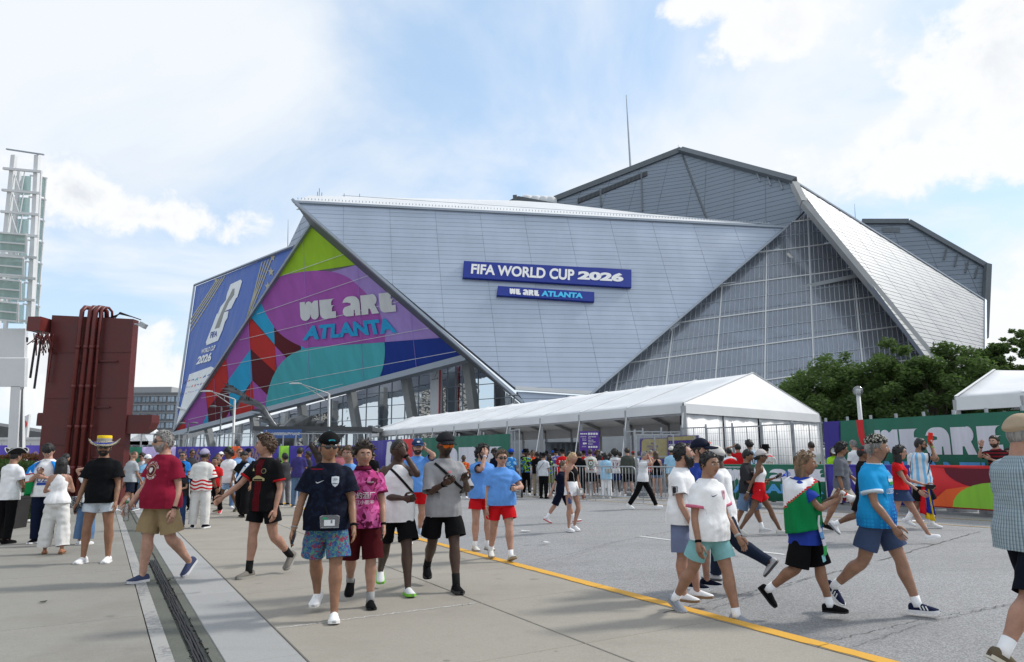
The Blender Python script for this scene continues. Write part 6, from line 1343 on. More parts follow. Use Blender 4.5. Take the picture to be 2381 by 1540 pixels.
def head_build(s, vs, fq):
 """head, ears, eyes, brows, hands appended to the remeshed body arrays"""
 H = s.H; hX, hF, hU, hc = s.hX, s.hF, s.hU, s.hc; near = s.kw['dist'] < 20; nu, nv = (40, 30) if near else (24, 18)
 mb = MB(); D_ = sph_dirs(nu, nv); V_ = [[hc + hX*a + hF*b + hU*c for a, b, c in [head_pt(x, f, u, H) for x, f, u in row]] for row in D_]
 v = [p for r_ in V_ for p in r_]; f = []; m = []
 for j in range(nv):
  for i in range(nu):
   x, fw_, u = D_[j][i]; i2 = (i+1) % nu; f.append((j*nu+i, j*nu+i2, (j+1)*nu+i2, (j+1)*nu+i)); m.append(1 if (fw_ > .6 and abs(x) < .30-(abs(u+.50)*1.2) and -.60 < u < -.43) else 0)
 mb.v = [tuple(p) for p in v]; mb.f = f; mb.m = m
 for sd in (-1, 1):
  c = hc + hX*(sd*.0470*H) - hF*.004*H - hU*.004*H      # ear
  mb.rings([[c + hX*(sd*a*H) + (hF*math.cos(t)*.010 + hU*math.sin(t)*.0165)*k*H - hF*a*H*.8 for t in [2*math.pi*i/10 for i in range(10)]] for a, k in ((-.002, .8), (.004, 1.), (.007, .95), (.008, .5))], 0)
  e = hc + hX*(sd*.0180*H) + hF*.0480*H + hU*.0055*H
  def ball(r_, c_, mm, n1=8, n2=6): mb.rings([[c_ + (hX*math.cos(R(-90+180*j/n2))*math.cos(t) + hF*math.cos(R(-90+180*j/n2))*math.sin(t) + hU*math.sin(R(-90+180*j/n2))*.62)*r_ for t in [2*math.pi*i/n1 for i in range(n1)]] for j in range(n2+1)], mm)
  ball(.0086*H, e, 2); ball(.0048*H, e+hF*.0054*H, 3)
  br = [hc + hX*(sd*x_*H) + hF*f_*H + hU*u_*H for x_, f_, u_ in ((.006, .0580, .0175), (.017, .0560, .0215), (.030, .049, .0175))]; mb.tube(br, [.0030*H, .0036*H, .0018*H], 5, 4)
 # hands
 for i, k in enumerate('LR'):
  sd = 1 if k == 'L' else -1; W_, d = s.J[k+'W'], s.J[k+'hd']; g = s.kw.get('grip'+k, .35)
  inward = Vector((-sd, 0, 0)); nrm = (inward-d*inward.dot(d)); nrm = nrm.normalized() if nrm.length > .25 else (Vector((0, 0, 1))-d*d.z).normalized()
  if d.z > .1 or abs(d.x) > .5: nrm = (Vector((0, .8, .1))*1-d*Vector((0, .8, .1)).dot(d)).normalized()
  th = nrm.cross(d).normalized()
  if th.dot(Vector((0, -1, .4))) < 0: th = -th
  s.hand[k] = (W_ + d*.05*H + nrm*.012*H, d, nrm, th)
  mb.rings([ell(W_+d*(a*H), b*H, c*H, th, nrm, 10) for a, b, c in ((-.012, .013, .0125), (.008, .0165, .0125), (.03, .0235, .0125), (.05, .0235, .011), (.058, .018, .008))], 0)
  for q, (o_, l_) in enumerate(((.017, .040), (.006, .0455), (-.006, .042), (-.0165, .033))):
   b_ = W_+d*.052*H+th*o_*H; p_ = [b_]; dd = d.copy(); ang = g*(.6+.12*q)
   for st in range(3):
    dd = (dd*math.cos(ang)+nrm*math.sin(ang)).normalized(); nr = (nrm*math.cos(ang)-d*math.sin(ang)); p_.append(p_[-1]+dd*l_*H*(.42, .33, .25)[st])
   mb.tube(p_, [.0056*H, .0053*H, .0048*H, .0036*H], 6)
  b_ = W_+d*.016*H+th*.018*H; mb.tube([b_, b_+(d*.6+th*.7)*.022*H, b_+(d*.95+th*.55)*.040*H+nrm*g*.012*H, b_+(d*1.0+th*.35)*.052*H+nrm*g*.03*H], [.0085*H, .0072*H, .006*H, .0042*H], 6)
 k0 = len(vs); v = np.concatenate([vs, np.array(mb.v)]); tot = np.concatenate([np.full(len(fq), 4), [len(q) for q in mb.f]]).astype(np.int32); lp = np.concatenate([fq.ravel(), np.array([i for q in mb.f for i in q])+k0]).astype(np.int32)
 me = bpy.data.meshes.new('body'); me.vertices.add(len(v)); me.vertices.foreach_set('co', v.astype(np.float32).ravel()); me.loops.add(len(lp)); me.loops.foreach_set('vertex_index', lp); me.polygons.add(len(tot)); me.polygons.foreach_set('loop_start', np.concatenate([[0], np.cumsum(tot)[:-1]]).astype(np.int32)); me.polygons.foreach_set('loop_total', tot)
 for m in (s.skin, lip_mat(s.skink), M_eye, M_iris, hair_mat(s.kw['hair'][1])): me.materials.append(m)
 me.polygons.foreach_set('material_index', np.concatenate([np.zeros(len(fq)), mb.m]).astype(np.int32)); me.polygons.foreach_set('use_smooth', np.ones(len(tot), bool)); me.update(calc_edges=True); return me
def shell(s, fn, name, material, parent=None, nu=None, nv=None, extra=None):
 H = s.H; nu = nu or (44 if s.kw['dist'] < 20 else 24); nv = nv or (32 if s.kw['dist'] < 20 else 18); mb = MB(); D_ = sph_dirs(nu, nv); rows = []
 for row in D_:
  r_ = []
  for x, f, u in row:
   a, b, c = head_pt(x, f, u, H); t_ = fn(x, f, u)*H;
   if f > 0 and t_ > 0 and u > .3: pass
   r_.append(s.hc + s.hX*(a+x*t_) + s.hF*(b+f*t_) + s.hU*(c+u*t_))
  rows.append(r_)
 n = nu; v = [p for r_ in rows for p in r_]; mb.add(v, [(j*n+i, j*n+(i+1) % n, (j+1)*n+(i+1) % n, (j+1)*n+i) for j in range(nv) for i in range(n)])
 if extra: extra(mb)
 return mb.build(name, material, parent or s.root, smooth_=True)
def add_hair(s):
 kind, col = s.kw['hair'][:2]; H = s.H; hm = hair_mat(col); rs = random.Random(hash(s.label) % 9999 if False else len(s.label)*7+int(abs(s.loc.x)*100)); ph = [rs.uniform(0, 6) for _ in range(6)]; hat = s.kw['hat']
 th = dict(buzz=.0035, short=.010, fringe=.013, messy=.017, curly=.021, afro=.040, long=.010, tail=.006, bun=.007, recede=.009, bald=.0012, wavy=.012, bob=.012, crop=.007)[kind]
 amp = dict(messy=.010, curly=.012, afro=.010, short=.004, fringe=.004, wavy=.006, long=.003, crop=.002).get(kind, .002)
 hk = 'fringe' if kind in ('fringe',) else ('recede' if kind == 'recede' else ('bald' if kind == 'bald' else 'n'))
 if hat: th *= .35; amp *= .3
 def fn(x, f, u):
  az = math.degrees(math.atan2(abs(x), f)); hl = hairline(az, hk); m = sstep(u, hl-.10, hl+.14)
  nz = (math.sin(17*x+ph[0]+5*u)*math.sin(15*f+ph[1])*math.sin(16*u+ph[2]) + .6*math.sin(31*x+ph[3])*math.sin(29*f+ph[4])*math.sin(33*u+ph[5]))
  if kind in ('short', 'fringe', 'long', 'tail', 'crop'): nz = math.sin(9*math.atan2(x, f)+ph[0])*.5 + math.sin(23*math.atan2(x, f)+ph[1])*.4
  topb = .55+.95*max(0, u) if kind in ('short', 'messy', 'fringe', 'crop') else 1.
  return -.006*(1-m) + m*(th*topb + amp*nz)
 def extra(mb):
  hc, hX, hF, hU = s.hc, s.hX, s.hF, s.hU
  if kind in ('long', 'bob', 'wavy'):
   Ln = {'long': .17, 'bob': .10, 'wavy': .15}[kind]; n = 26; rings = []
   for j in range(10):
    t_ = j/9; z_ = .045-(.045+Ln+.02)*t_; wdt = .048+.010*math.sin(t_*2.6); dp = .050 if t_ < .45 else .050-.020*(t_-.45)/.55; bk = -.012-.022*t_; rg = []
    for i in range(n):
     a = 2*math.pi*i/n; cs, sn = math.cos(a), math.sin(a); jit = 1+.05*math.sin(11*a+ph[0])+.04*math.sin(19*a+ph[1])+(.05*math.sin(9*t_+3*a) if kind == 'wavy' else 0)
     ff = sn*dp*jit + bk
     if sn > 0: ff = min(ff, .012-.02*t_)
     if t_ > .7: ff -= .0
     down = Vector((0, 0, 1))*.6+hU*.4
     rg.append(hc + hX*(cs*wdt*jit*H) + hF*(ff*H) + down*(z_*H + (.012*math.sin(7*a+ph[2])*H if j == 9 else 0)))
    rings.append(rg)
   mb.rings(rings)
  if kind == 'tail':
   mb.tube([hc-hF*.052*H+hU*.025*H, hc-hF*.075*H+hU*.02*H, hc-hF*.085*H-hU*.03*H, hc-hF*.075*H-hU*.09*H, hc-hF*.07*H-hU*.13*H], [.010*H, .016*H, .019*H, .014*H, .004*H], 9)
  if kind == 'bun': mb.lathe([(.002*H, -.022*H), (.016*H, -.014*H), (.022*H, 0), (.016*H, .014*H), (.002*H, .022*H)], hc-hF*.066*H-hU*.012*H, 10)
  if kind in ('short', 'crop', 'fringe', 'recede', 'long', 'bob', 'tail', 'wavy', 'bun') and s.kw['dist'] < 14:
   for q in range(170):
    x, f, u = rs.gauss(0, 1), rs.gauss(-.1, 1), rs.gauss(.35, .8); l_ = math.sqrt(x*x+f*f+u*u); x, f, u = x/l_, f/l_, u/l_
    if (hat and u > .3) or u < hairline(math.degrees(math.atan2(abs(x), f)), hk)-.02: continue
    a, b, c = head_pt(x, f, u, H); e = th*(.55+.95*max(0, u)); o_ = hc+hX*(a+x*e*H)+hF*(b+f*e*H)+hU*(c+u*e*H); dr = hX*x+hF*f+hU*u; dn = (hF*(.8 if f > .2 else -.5)-hU*.9+hX*(x*.7+rs.uniform(-.4, .4))); dn = (dn-dr*dn.dot(dr)).normalized(); ln = rs.uniform(.012, .026)*H
    mb.tube([o_-dr*.003*H, o_+dn*ln*.5+dr*.0035*H, o_+dn*ln+dr*.001*H], [.0035*H, .0030*H, .0008*H], 4)
  if kind in ('curly', 'afro', 'messy') and not hat:
   R0 = dict(curly=.012, afro=.014, messy=.010)[kind]
   for q in range(150 if s.kw['dist'] < 20 else 40):
    x, f, u = rs.gauss(0, 1), rs.gauss(0, 1), rs.gauss(.3, 1); l_ = math.sqrt(x*x+f*f+u*u); x, f, u = x/l_, f/l_, u/l_
    if u < hairline(math.degrees(math.atan2(abs(x), f)), hk)+.05: continue
    a, b, c = head_pt(x, f, u, H); o_ = hc+hX*(a+x*th*H)+hF*(b+f*th*H)+hU*(c+u*th*H); dr = (hX*x+hF*f+hU*u); sd_ = Vector((rs.gauss(0, 1), rs.gauss(0, 1), rs.gauss(0, 1))).normalized()
    if kind == 'messy': mb.tube([o_-dr*.012*H, o_+dr*.008*H+sd_*.004*H, o_+dr*.016*H+sd_*.012*H], [.006*H, .005*H, .001*H], 5)
    else: mb.tube([o_-dr*.01*H, o_+sd_*.005*H+dr*.004*H, o_+dr*.008*H-sd_*.004*H, o_+dr*.003*H-sd_*.009*H], [R0*H*.6, R0*H*.55, R0*H*.5, R0*H*.2], 5)
 o = shell(s, fn, 'hair', hm, extra=extra)
 if s.kw['beard']:
  bk, bc = s.kw['beard']; bt = dict(stubble=.0018, short=.005, full=.014, goatee=.006)[bk]
  def fb(x, f, u):
   az = math.degrees(math.atan2(abs(x), f)); up_ = -.30 if az < 35 else np.interp(az, [35, 60, 80], [-.30, -.38, .0]); m = sstep(u, up_+.08, up_-.06)*(1-sstep(az, 84, 96))
   if az < 26: m *= 1-.97*math.exp(-((u+.505)/.075)**2)*(1-sstep(az, 14, 25))
   if az < 30 and u > -.42: m *= .8
   if bk == 'goatee' and az > 32: m = 0
   if u < -.9: m *= 1 if bk == 'full' else .4
   return -.004*(1-m) + m*bt*(1+.3*math.sin(20*x)*math.sin(23*u)) + (m*.012*max(0, -u-.4) if bk == 'full' else 0)
  shell(s, fb, 'beard', hair_mat(bc))
def add_hat(s):
 ht = s.kw['hat']
 if not ht: return
 kind, col = ht[0], ht[1]; c2 = ht[2] if len(ht) > 2 else col; H = s.H; hc, hX, hF, hU = s.hc, s.hX, s.hF, s.hU; m1 = fabric(col); m2 = fabric(c2)
 if kind in ('cap', 'backcap'):
  sg = 1 if kind == 'cap' else -1
  lo = .40
  def fn(x, f, u): m = sstep(u, lo-.06-.14*(-f*sg if f*sg < 0 else 0)-.0, lo+.04-.14*(-f*sg if f*sg < 0 else 0)); return -.005*(1-m)+m*(.017+.006*max(0, u))
  o = shell(s, fn, 'cap', m1); mb = MB(); rg = []
  for i in range(15):
   a = R(-66+132*i/14); x, f = math.sin(a), math.cos(a)*sg; a_, b_, c_ = head_pt(x*.9, f*.9, .42, H); ext = (.070*math.cos(a*1.12)**.7 if abs(a*1.12) < 1.57 else 0)
   p0 = hc+hX*(a_*1.14)+hF*(b_*1.12)+hU*(.034*H); p1 = p0+hF*sg*ext*H+hX*(x*.004*H)-hU*(.010*H+.012*H*abs(math.sin(a))*1.2)*(1 if ext > .02 else .3)
   rg.append([p0, p1, p1+hU*.004*H, p0+hU*.005*H])
  mb.rings(rg); mb.build('brim', m2, o, smooth_=True)
  mb = MB(); mb.lathe([(.001*H, .004*H), (.004*H, .002*H), (.005*H, 0)], hc+hU*.098*H, 8); mb.build('button', m2, o)
  if kind == 'cap' and len(ht) > 3: mb = MB(); mb.rings([ell(hc+hF*(.0700+.004*k)*H+hU*.060*H-hF*.006*H*k, .016*H*(1-.3*k), .010*H*(1-.3*k), hX, (hU-hF*.5).normalized(), 12) for k in (0, 1)]); mb.build('emblem', fabric(ht[3]), o)
  if kind == 'backcap': mb = MB(); mb.rings([ell(hc+hF*.066*H+hU*.038*H, .020*H, .007*H, hX, hU, 12), ell(hc+hF*.071*H+hU*.038*H, .018*H, .006*H, hX, hU, 12)]); mb.build('snap_strap', m2, o)
 elif kind in ('bucket', 'fedora', 'sombrero', 'tricorn'):
  n = 40; rg = []; pr_ = dict(bucket=[(.057, .098, .98), (.062, .092, 1), (.066, .05, 1), (.085, .022, 1)], fedora=[(.045, .100, .8), (.056, .095, .95), (.060, .05, 1), (.088, .040, 1)], sombrero=[(.050, .098, .9), (.056, .094, 1), (.0565, .074, 1), (.057, .05, 1), (.075, .040, 1), (.095, .036, 1), (.114, .030, 1)], tricorn=[(.045, .085, 1), (.056, .075, 1), (.060, .035, 1), (.085, .030, 1), (.100, .035, 1)])[kind]
  def brim(a, r_, z_):
   if kind == 'sombrero' and r_ > .07: k = (r_-.07)/.06; return z_+k*(.062*abs(math.sin(a))**4-.026*abs(math.cos(a)))
   if kind == 'tricorn' and r_ > .07: return z_+.055*abs(math.cos(1.5*a))*(r_-.06)/.04
   if kind == 'fedora' and r_ > .07: return z_+.014*abs(math.sin(a))
   return z_
  def pt(a, r_, z_, dz=0.): return hc + hX*(math.sin(a)*r_*(.99 if r_ < .07 else 1.02)*H) + hF*(math.cos(a)*r_*1.18*H if r_ < .07 else math.cos(a)*r_*1.08*H) + hU*((brim(a, r_, z_)+dz)*H)
  A = [2*math.pi*i/n for i in range(n)]
  hc = hc+hU*.004*H; mb = MB(); mb.rings([[hc+hU*.099*H+hX*.0001*math.sin(a) + hF*.0001*math.cos(a) for a in A]] + [[pt(a, r_, z_) for a in A] for r_, z_, k in pr_] + [[pt(a, r_, z_, -.004) for a in A] for r_, z_, k in pr_[::-1][:3]], cap=False)
  nb = len(pr_); per = [0]
  if kind == 'sombrero':
   mm = [fabric(srgb(225, 190, 45)), fabric((.5, .48, .42), 'hstripe', ((.03, .03, .03), .018)), fabric(srgb(45, 55, 130)), fabric((.33, .30, .22), 'blotch', ((.02, .02, .02), 60.)), fabric(srgb(165, 35, 40))]
   idx = [0, 0, 0, 1, 3, 2, 3, 3, 3, 4, 4, 3]
   mb.m = [idx[min(len(idx)-1, q//n)] for q in range(len(mb.f))]; mb.build('straw_hat', mm, s.root, smooth_=True)
  else:
   o = mb.build({'bucket': 'bucket_hat', 'fedora': 'brimmed_hat', 'tricorn': 'tricorn_hat'}[kind], m1, s.root, smooth_=True)
   if kind == 'tricorn': mb = MB(); mb.tube([pt(a, .101, .035, .002) for a in A+[A[0]]], .004*H, 6); mb.build('trim', fabric((.55, .55, .55)), o, smooth_=True)
 elif kind == 'skullcap':
  def fn(x, f, u): m = sstep(u, .42, .50); return -.006*(1-m)+m*.020
  shell(s, fn, 'skullcap', fabric(col, 'blotch', (c2, 48.)))
 elif kind == 'headband':
  def fn(x, f, u): m = sstep(u, .26, .30)*sstep(u, .56, .52); return -.008*(1-m)+m*.014
  shell(s, fn, 'headband', m1)
 elif kind == 'helmet':
  def fn(x, f, u): m = sstep(u, .12, .2); return -.006*(1-m)+m*.03
  shell(s, fn, 'helmet', mat('helmet_white', col, .3, var=.03))
def add_glasses(s):
 g = s.kw['glasses']
 if not g: return
 H = s.H; hc, hX, hF, hU = s.hc, s.hX, s.hF, s.hU; clear = g == 'clear'; lm = M_lens if g in ('dark', 'top') else (mat('orange_mirror_lens', (.75, .16, .02), .08, .6, var=.25, scale=60) if g == 'orange' else M_lens)
 up_ = .075 if g == 'top' else 0.; mb = MB()
 for sd in (-1, 1):
  c = hc+hX*(sd*.0190*H)+hF*(.0580*H-(.014*H if up_ else 0))+hU*((.004+up_)*H); e2 = (hX*1.0-hF*sd*.28).normalized(); k = 1.25 if g == 'orange' else 1.
  if clear: mb.tube([c+e2*math.cos(t)*.0145*H+hU*math.sin(t)*.0105*H for t in [2*math.pi*i/12 for i in range(13)]], .0012*H, 5)
  else: mb.rings([[c+hF*o_*H+e2*math.cos(t)*.0180*k*H*q+hU*(math.sin(t)*.0125*k*H*q) for t in [2*math.pi*i/12 for i in range(12)]] for o_, q in ((-.002, 1.), (.001, 1.), (.0025, .8))])
  mb.tube([c+e2*sd*.0155*H+hU*.004*H, hc+hX*(sd*.0485*H)+hF*.025*H+hU*(.008+up_)*H, hc+hX*(sd*.0495*H)-hF*.006*H+hU*(.004+up_)*H], .0022*H, 5)
 mb.tube([hc+hX*(.004*H)+hF*.0625*H+hU*(.008+up_)*H, hc-hX*(.004*H)+hF*.0625*H+hU*(.008+up_)*H], .0022*H, 5)
 mb.build('glasses' if clear else 'sunglasses', lm if not clear else M_iris, s.root, smooth_=True)
def run_tasks():
 tmp = []
 for t in TASKS:
  me = bpy.data.meshes.new('tmp'); me.from_pydata(t['mb'].v, [], t['mb'].f); o = bpy.data.objects.new('tmp', me); COL.objects.link(o)
  m = o.modifiers.new('r', 'REMESH'); m.mode = 'VOXEL'; m.voxel_size = t['vox']; q = o.modifiers.new('s', 'SMOOTH'); q.factor = .5; q.iterations = t['sm']; tmp.append(o)
 dg = bpy.context.evaluated_depsgraph_get()
 for t, o in zip(TASKS, tmp):
  ev = o.evaluated_get(dg); me = ev.to_mesh(); n = len(me.vertices); co = np.empty(n*3, np.float32); me.vertices.foreach_get('co', co); co = co.reshape(-1, 3).astype(float)
  no = np.empty(n*3, np.float32); me.vertices.foreach_get('normal', no); no = no.reshape(-1, 3); lv_ = np.empty(len(me.loops), np.int32); me.loops.foreach_get('vertex_index', lv_); fq = lv_.reshape(-1, 4) if len(me.loops) == 4*len(me.polygons) else None
  if fq is None: fq = np.array([tuple(p.vertices) if len(p.vertices) == 4 else tuple(p.vertices)+(p.vertices[-1],) for p in me.polygons])
  if t['fold']:
   x, y, z = co.T; r_ = np.random.default_rng(int(abs(t['p'].loc.x)*999) % 9973 + len(t['kind'])); a = r_.uniform(0, 6.3, 12); sgn = r_.choice([-1, 1])
   th_ = np.arctan2(x-x.mean(), y-y.mean()); w1 = np.sin(9*x+a[0]+3*np.sin(5*z+a[1])); w2 = np.sin(11*y+a[2]+3*np.sin(6*z+a[3])); zl = np.clip(1-(z-t['zr'][0])/.34, 0, 1)
   d = .75*zl*np.sin(7*th_+1.2*np.sin(6*z+a[7])+a[8]) + .4*zl*np.sin(15*th_+a[9]) + .42*np.sin(23*x*sgn+30*z+2.4*w2+a[5])*np.abs(np.sin(4*z+a[11])) + .38*np.sin(31*x*-sgn+34*z+2.2*w1+a[6]) + .25*np.sin(52*z+3*w1+2*w2)
   co = co + no*(np.abs(d)**.85*np.sign(d)*t['fold'])[:, None]
  if t.get('cuts'):
   keep = np.ones(len(fq), bool)
   for pt_, n_, rd in t['cuts']:
    q_ = co-np.array(pt_); dd = q_@np.array(n_); ins = np.linalg.norm(q_-dd[:, None]*np.array(n_), axis=1) < rd; ins &= dd < .10; bad = (dd > 0) & ins; keep &= ~bad[fq].all(1); co[bad] -= dd[bad][:, None]*np.array(n_)
   fq = fq[keep]; us = np.unique(fq); mp_ = np.full(len(co), -1); mp_[us] = np.arange(len(us)); co = co[us]; fq = mp_[fq]
  t['co'], t['fq'] = co, fq; ev.to_mesh_clear()
 for o in tmp: me = o.data; bpy.data.objects.remove(o); bpy.data.meshes.remove(me)
def finish_people():
 run_tasks()
 for t in TASKS:
  s = t['p']
  if t['kind'] == 'body':
   me = head_build(s, t['co'], t['fq'])
   s.body = link('body', me, s.root)
  else:
   nm = {'shirt': s.shirt.get('name', {'tee': 'tee_shirt', 'over': 'tee_shirt', 'long': 'long_sleeved_shirt', 'polo': 'polo_shirt', 'tank': 'tank_top', 'cap': 'top'}[s.shirt.get('kind', 'tee')]) if t['kind'] == 'shirt' else '', 'shorts': 'shorts', 'pants': 'trousers', 'skirt': 'skirt'}[t['kind']]
   me = np_mesh(nm, t['co'], t['fq'], t['mat'], True); o = link(nm, me, s.root)
   if t['kind'] == 'shirt': s.shirt_o = o; s.bvh = BVHTree.FromPolygons([tuple(p) for p in t['co']], [tuple(q) for q in t['fq'].tolist()])
   else: s.bot_o = o; s.bbvh = BVHTree.FromPolygons([tuple(p) for p in t['co']], [tuple(q) for q in t['fq'].tolist()])
 for s in PEOPLE:
  add_hair(s); add_hat(s); add_glasses(s)
  sh = getattr(s, 'shirt', None)
  if sh:
   if sh.get('trim'):
    for k, (c, d, r_) in s.cuff.items():
     x = d.cross(Vector((0, 1, 0))).normalized(); y = x.cross(d); mb = MB(); rr = r_*.99
     mb.rings([ell(c-d*a*s.H, rr*b, rr*b, x, y, 18) for a, b in ((.013, .98), (.013, 1.05), (-.002, 1.06), (-.002, .9))]); mb.build('cuff', fabric(sh['trim']), s.shirt_o, smooth_=True)
   if sh.get('collar'):
    mb = MB(); H = s.H; T = s.T
    if sh.get('kind') == 'polo': rr = [(.302, .052, .050), (.318, .046, .045), (.330, .042, .042), (.318, .049, .048), (.302, .058, .056)]
    else: rr = [(.300, .051, .047), (.310, .047, .045), (.313, .043, .042)]
    mb.rings([ell(T(z_, .002), a*H, b*H, Vector((1, 0, 0)), s.Fw, 22, 2.2) for z_, a, b in rr]); mb.build('collar', fabric(sh['collar']), s.shirt_o, smooth_=True)
  for e in s.kw['extra']: e(s)
# ---- prints and accessories -------------------------------------------------
def project(s, x, z, side, h=.004, bvh=None):
 """point on the shirt surface: x left(+), z height above ground, both in metres; side front / back / left / right"""
 bvh = bvh or s.bvh
 if side in ('front', 'back'): sg = -1 if side == 'front' else 1; o = Vector((x, sg*.6, z)); d = Vector((0, -sg, 0))
 else: sg = 1 if side == 'left' else -1; o = Vector((sg*.7, -x, z)); d = Vector((-sg, 0, 0))
 hit = bvh.ray_cast(o, d)
 return hit[0]-d*h if hit[0] is not None else None
def decal(verts, faces, x0, z0, col, side='front', h=.004, name='print', lower=False):
 """flat print in metres centred at (x0, z0 as a fraction of stature)"""
 def fn(s):
  bvh = s.bbvh if lower else s.bvh; mb = MB(); ok = {}; fl = -1 if side == 'front' else 1
  for i, (a, b) in enumerate(verts):
   p = project(s, x0 - a*(1 if side == 'front' else -1)*-1 if False else x0 + (a if side in ('front', 'left') else -a), z0*s.H + b, side, h, bvh); ok[i] = p
  f = [q for q in faces if all(ok[i] is not None for i in q)]
  if not f: return
  used = sorted({i for q in f for i in q}); mp = {i: k for k, i in enumerate(used)}; mb.add([ok[i] for i in used], [tuple(mp[i] for i in q) for q in f]); mb.build(name, fabric(col) if isinstance(col, tuple) else col, s.bot_o if lower else s.shirt_o)
 return fn
def d_text(body, w, h, x, z, col, side='front', **kw): v, f = fit_text(body, w, h, **kw); return decal(v, f, x, z, col, side, .006, 'lettering')
def subdiv_poly(pts, cell=.02):
 xs = [p[0] for p in pts]; ys = [p[1] for p in pts]; v, f = [], []; y = min(ys)
 while y < max(ys):
  x = min(xs)
  while x < max(xs):
   c = clip(pts, [(x, y), (x+cell, y), (x+cell, y+cell), (x, y+cell)])
   if c:
    for t_ in tessellate_polygon([[Vector((a, b, 0)) for a, b in c]]): k = len(v); v += [c[i] for i in t_]; f.append((k, k+1, k+2))
   x += cell
  y += cell
 return v, f
def d_poly(pts, x, z, col, side='front', h=.004, cell=.02, name='print', lower=False): v, f = subdiv_poly(pts, cell); return decal(v, f, x, z, col, side, h, name, lower)
def rect(w, h): return [(-w/2, -h/2), (w/2, -h/2), (w/2, h/2), (-w/2, h/2)]
def disc(r, ry=None, n=14): return [(r*math.cos(6.283*i/n), (ry or r)*math.sin(6.283*i/n)) for i in range(n)]
SWOOSH = [(-.5, .05), (-.42, -.12), (-.28, -.17), (-.1, -.12), (.5, .2), (-.12, -.02), (-.3, -.06), (-.42, .0)]
CREST = [(-.5, .55), (0, .62), (.5, .55), (.5, -.1), (.3, -.42), (0, -.6), (-.3, -.42), (-.5, -.1)]
def sc2(pts, a, b=None): return [(x*a, y*(b or a)) for x, y in pts]
def strap(x0, z0, x1, z1, w=.022, col=(.015, .015, .016), bag=None):
 """cross-body strap over the shoulder, front and back"""
 def fn(s):
  H = s.H
  for side in ('front', 'back'):
   mb = MB(); pts = []
   for i in range(19): t_ = i/18; p = project(s, (x0+(x1-x0)*t_)*H, (z0+(z1-z0)*t_)*H, side, .008); pts += [p] if p is not None else []
   for i in range(len(pts)-1): mb.bar(pts[i], pts[i+1]+(pts[i+1]-pts[i])*.1, w, .006, upv=(0, -1, 0))
   if pts: mb.build('bag_strap', fabric(col), s.root)
  if bag:
   p = project(s, x1*H, z1*H, bag[0], .05) or Vector((x1*H, -.16, z1*H)); mb = MB(); c = p; d = bag[1]; mb.rings([[c+Vector((a*d[0]*k, b*d[1]-.0, c_*d[2]*k)) for a, c_ in ((-.5, -.5), (.5, -.5), (.55, .4), (.4, .5), (-.4, .5), (-.55, .4))] for b, k in ((-.5, .92), (-.3, 1), (.3, 1), (.5, .92))]); mb.build('bag', bag[2], s.root)
   if len(bag) > 3:
    for q in bag[3]: mb = MB(); mb.box(c+Vector((q[0], -d[1]*.55, q[1])), (q[2], .006, q[3])); mb.build('bag_content', fabric(q[4]), s.root)
 return fn
def wrist(k, col, r_=.0185, wd=.012, face=None):
 def fn(s):
  W_, d = s.J[k+'W'], s.J[k+'hd']; x = d.cross(Vector((0, 1, .1))).normalized(); y = x.cross(d); mb = MB(); c = W_-d*.01*s.H
  mb.rings([ell(c+d*a*s.H*wd, s.H*r_*b, s.H*r_*b, x, y, 14) for a, b in ((-.6, .85), (-.5, 1), (.5, 1), (.6, .85))]); o = mb.build('watch' if face else 'wristband', fabric(col), s.root, smooth_=True)
  if face: mb = MB(); q = c+(x*(1 if k == 'L' else -1))*s.H*r_*1.05; mb.lathe([(.0135*s.H, -.003), (.0135*s.H, .004), (.01*s.H, .006)], q, 12); mb.build('watch_case', fabric(face), o)
 return fn
def shoe_stripes(col=(.7, .7, .7)):
 def fn(s):
  for k in 'LR':
   an, fd, fu = s.J[k+'an'], s.J[k+'fd'], s.J[k+'fu']; sx_ = fd.cross(fu).normalized(); base = an-fu*.043*s.H; mb = MB()
   for sd in (-1, 1):
    for i in range(3): f_ = .012+.016*i; mb.tube([base+(fd*(f_+.010)+sx_*sd*.0265+fu*.018)*s.H, base+(fd*f_+sx_*sd*.0225+fu*.040)*s.H], .0035*s.H, 5)
   mb.build('shoe_stripes', fabric(col), s.root)
 return fn
def to_world(s, p): return s.root.matrix_basis @ Vector(p) if False else Matrix.Translation(s.loc) @ Matrix.Rotation(R(s.face), 4, 'Z') @ Vector(p)
def rot_world(s, v): return (Matrix.Rotation(R(s.face), 3, 'Z') @ Vector(v)).normalized()
def phone(k, label, col=(.012, .012, .014), tilt=None, case=None):
 def fn(s):
  c, d, n_, th = s.hand[k]; c = to_world(s, c); d = rot_world(s, d); n_ = rot_world(s, n_); th = rot_world(s, th)
  t = thing('phone', label, 'phone', c); y = (d*.9+th*.3).normalized(); z_ = n_; x = y.cross(z_).normalized(); M_ = Matrix((x, y, z_)).transposed(); mb = MB(); mb.box((0, 0, 0), (.074, .15, .009), rot=M_); mb.build('case', mat('phone_%02d%02d%02d' % tuple(int(q*255) for q in col), col, .3, var=0), t)
  mb = MB(); mb.box(z_*.0055, (.066, .140, .002), rot=M_); mb.build('screen', mat('phone_glass', (.015, .016, .02), .08, var=0), t)
 return fn
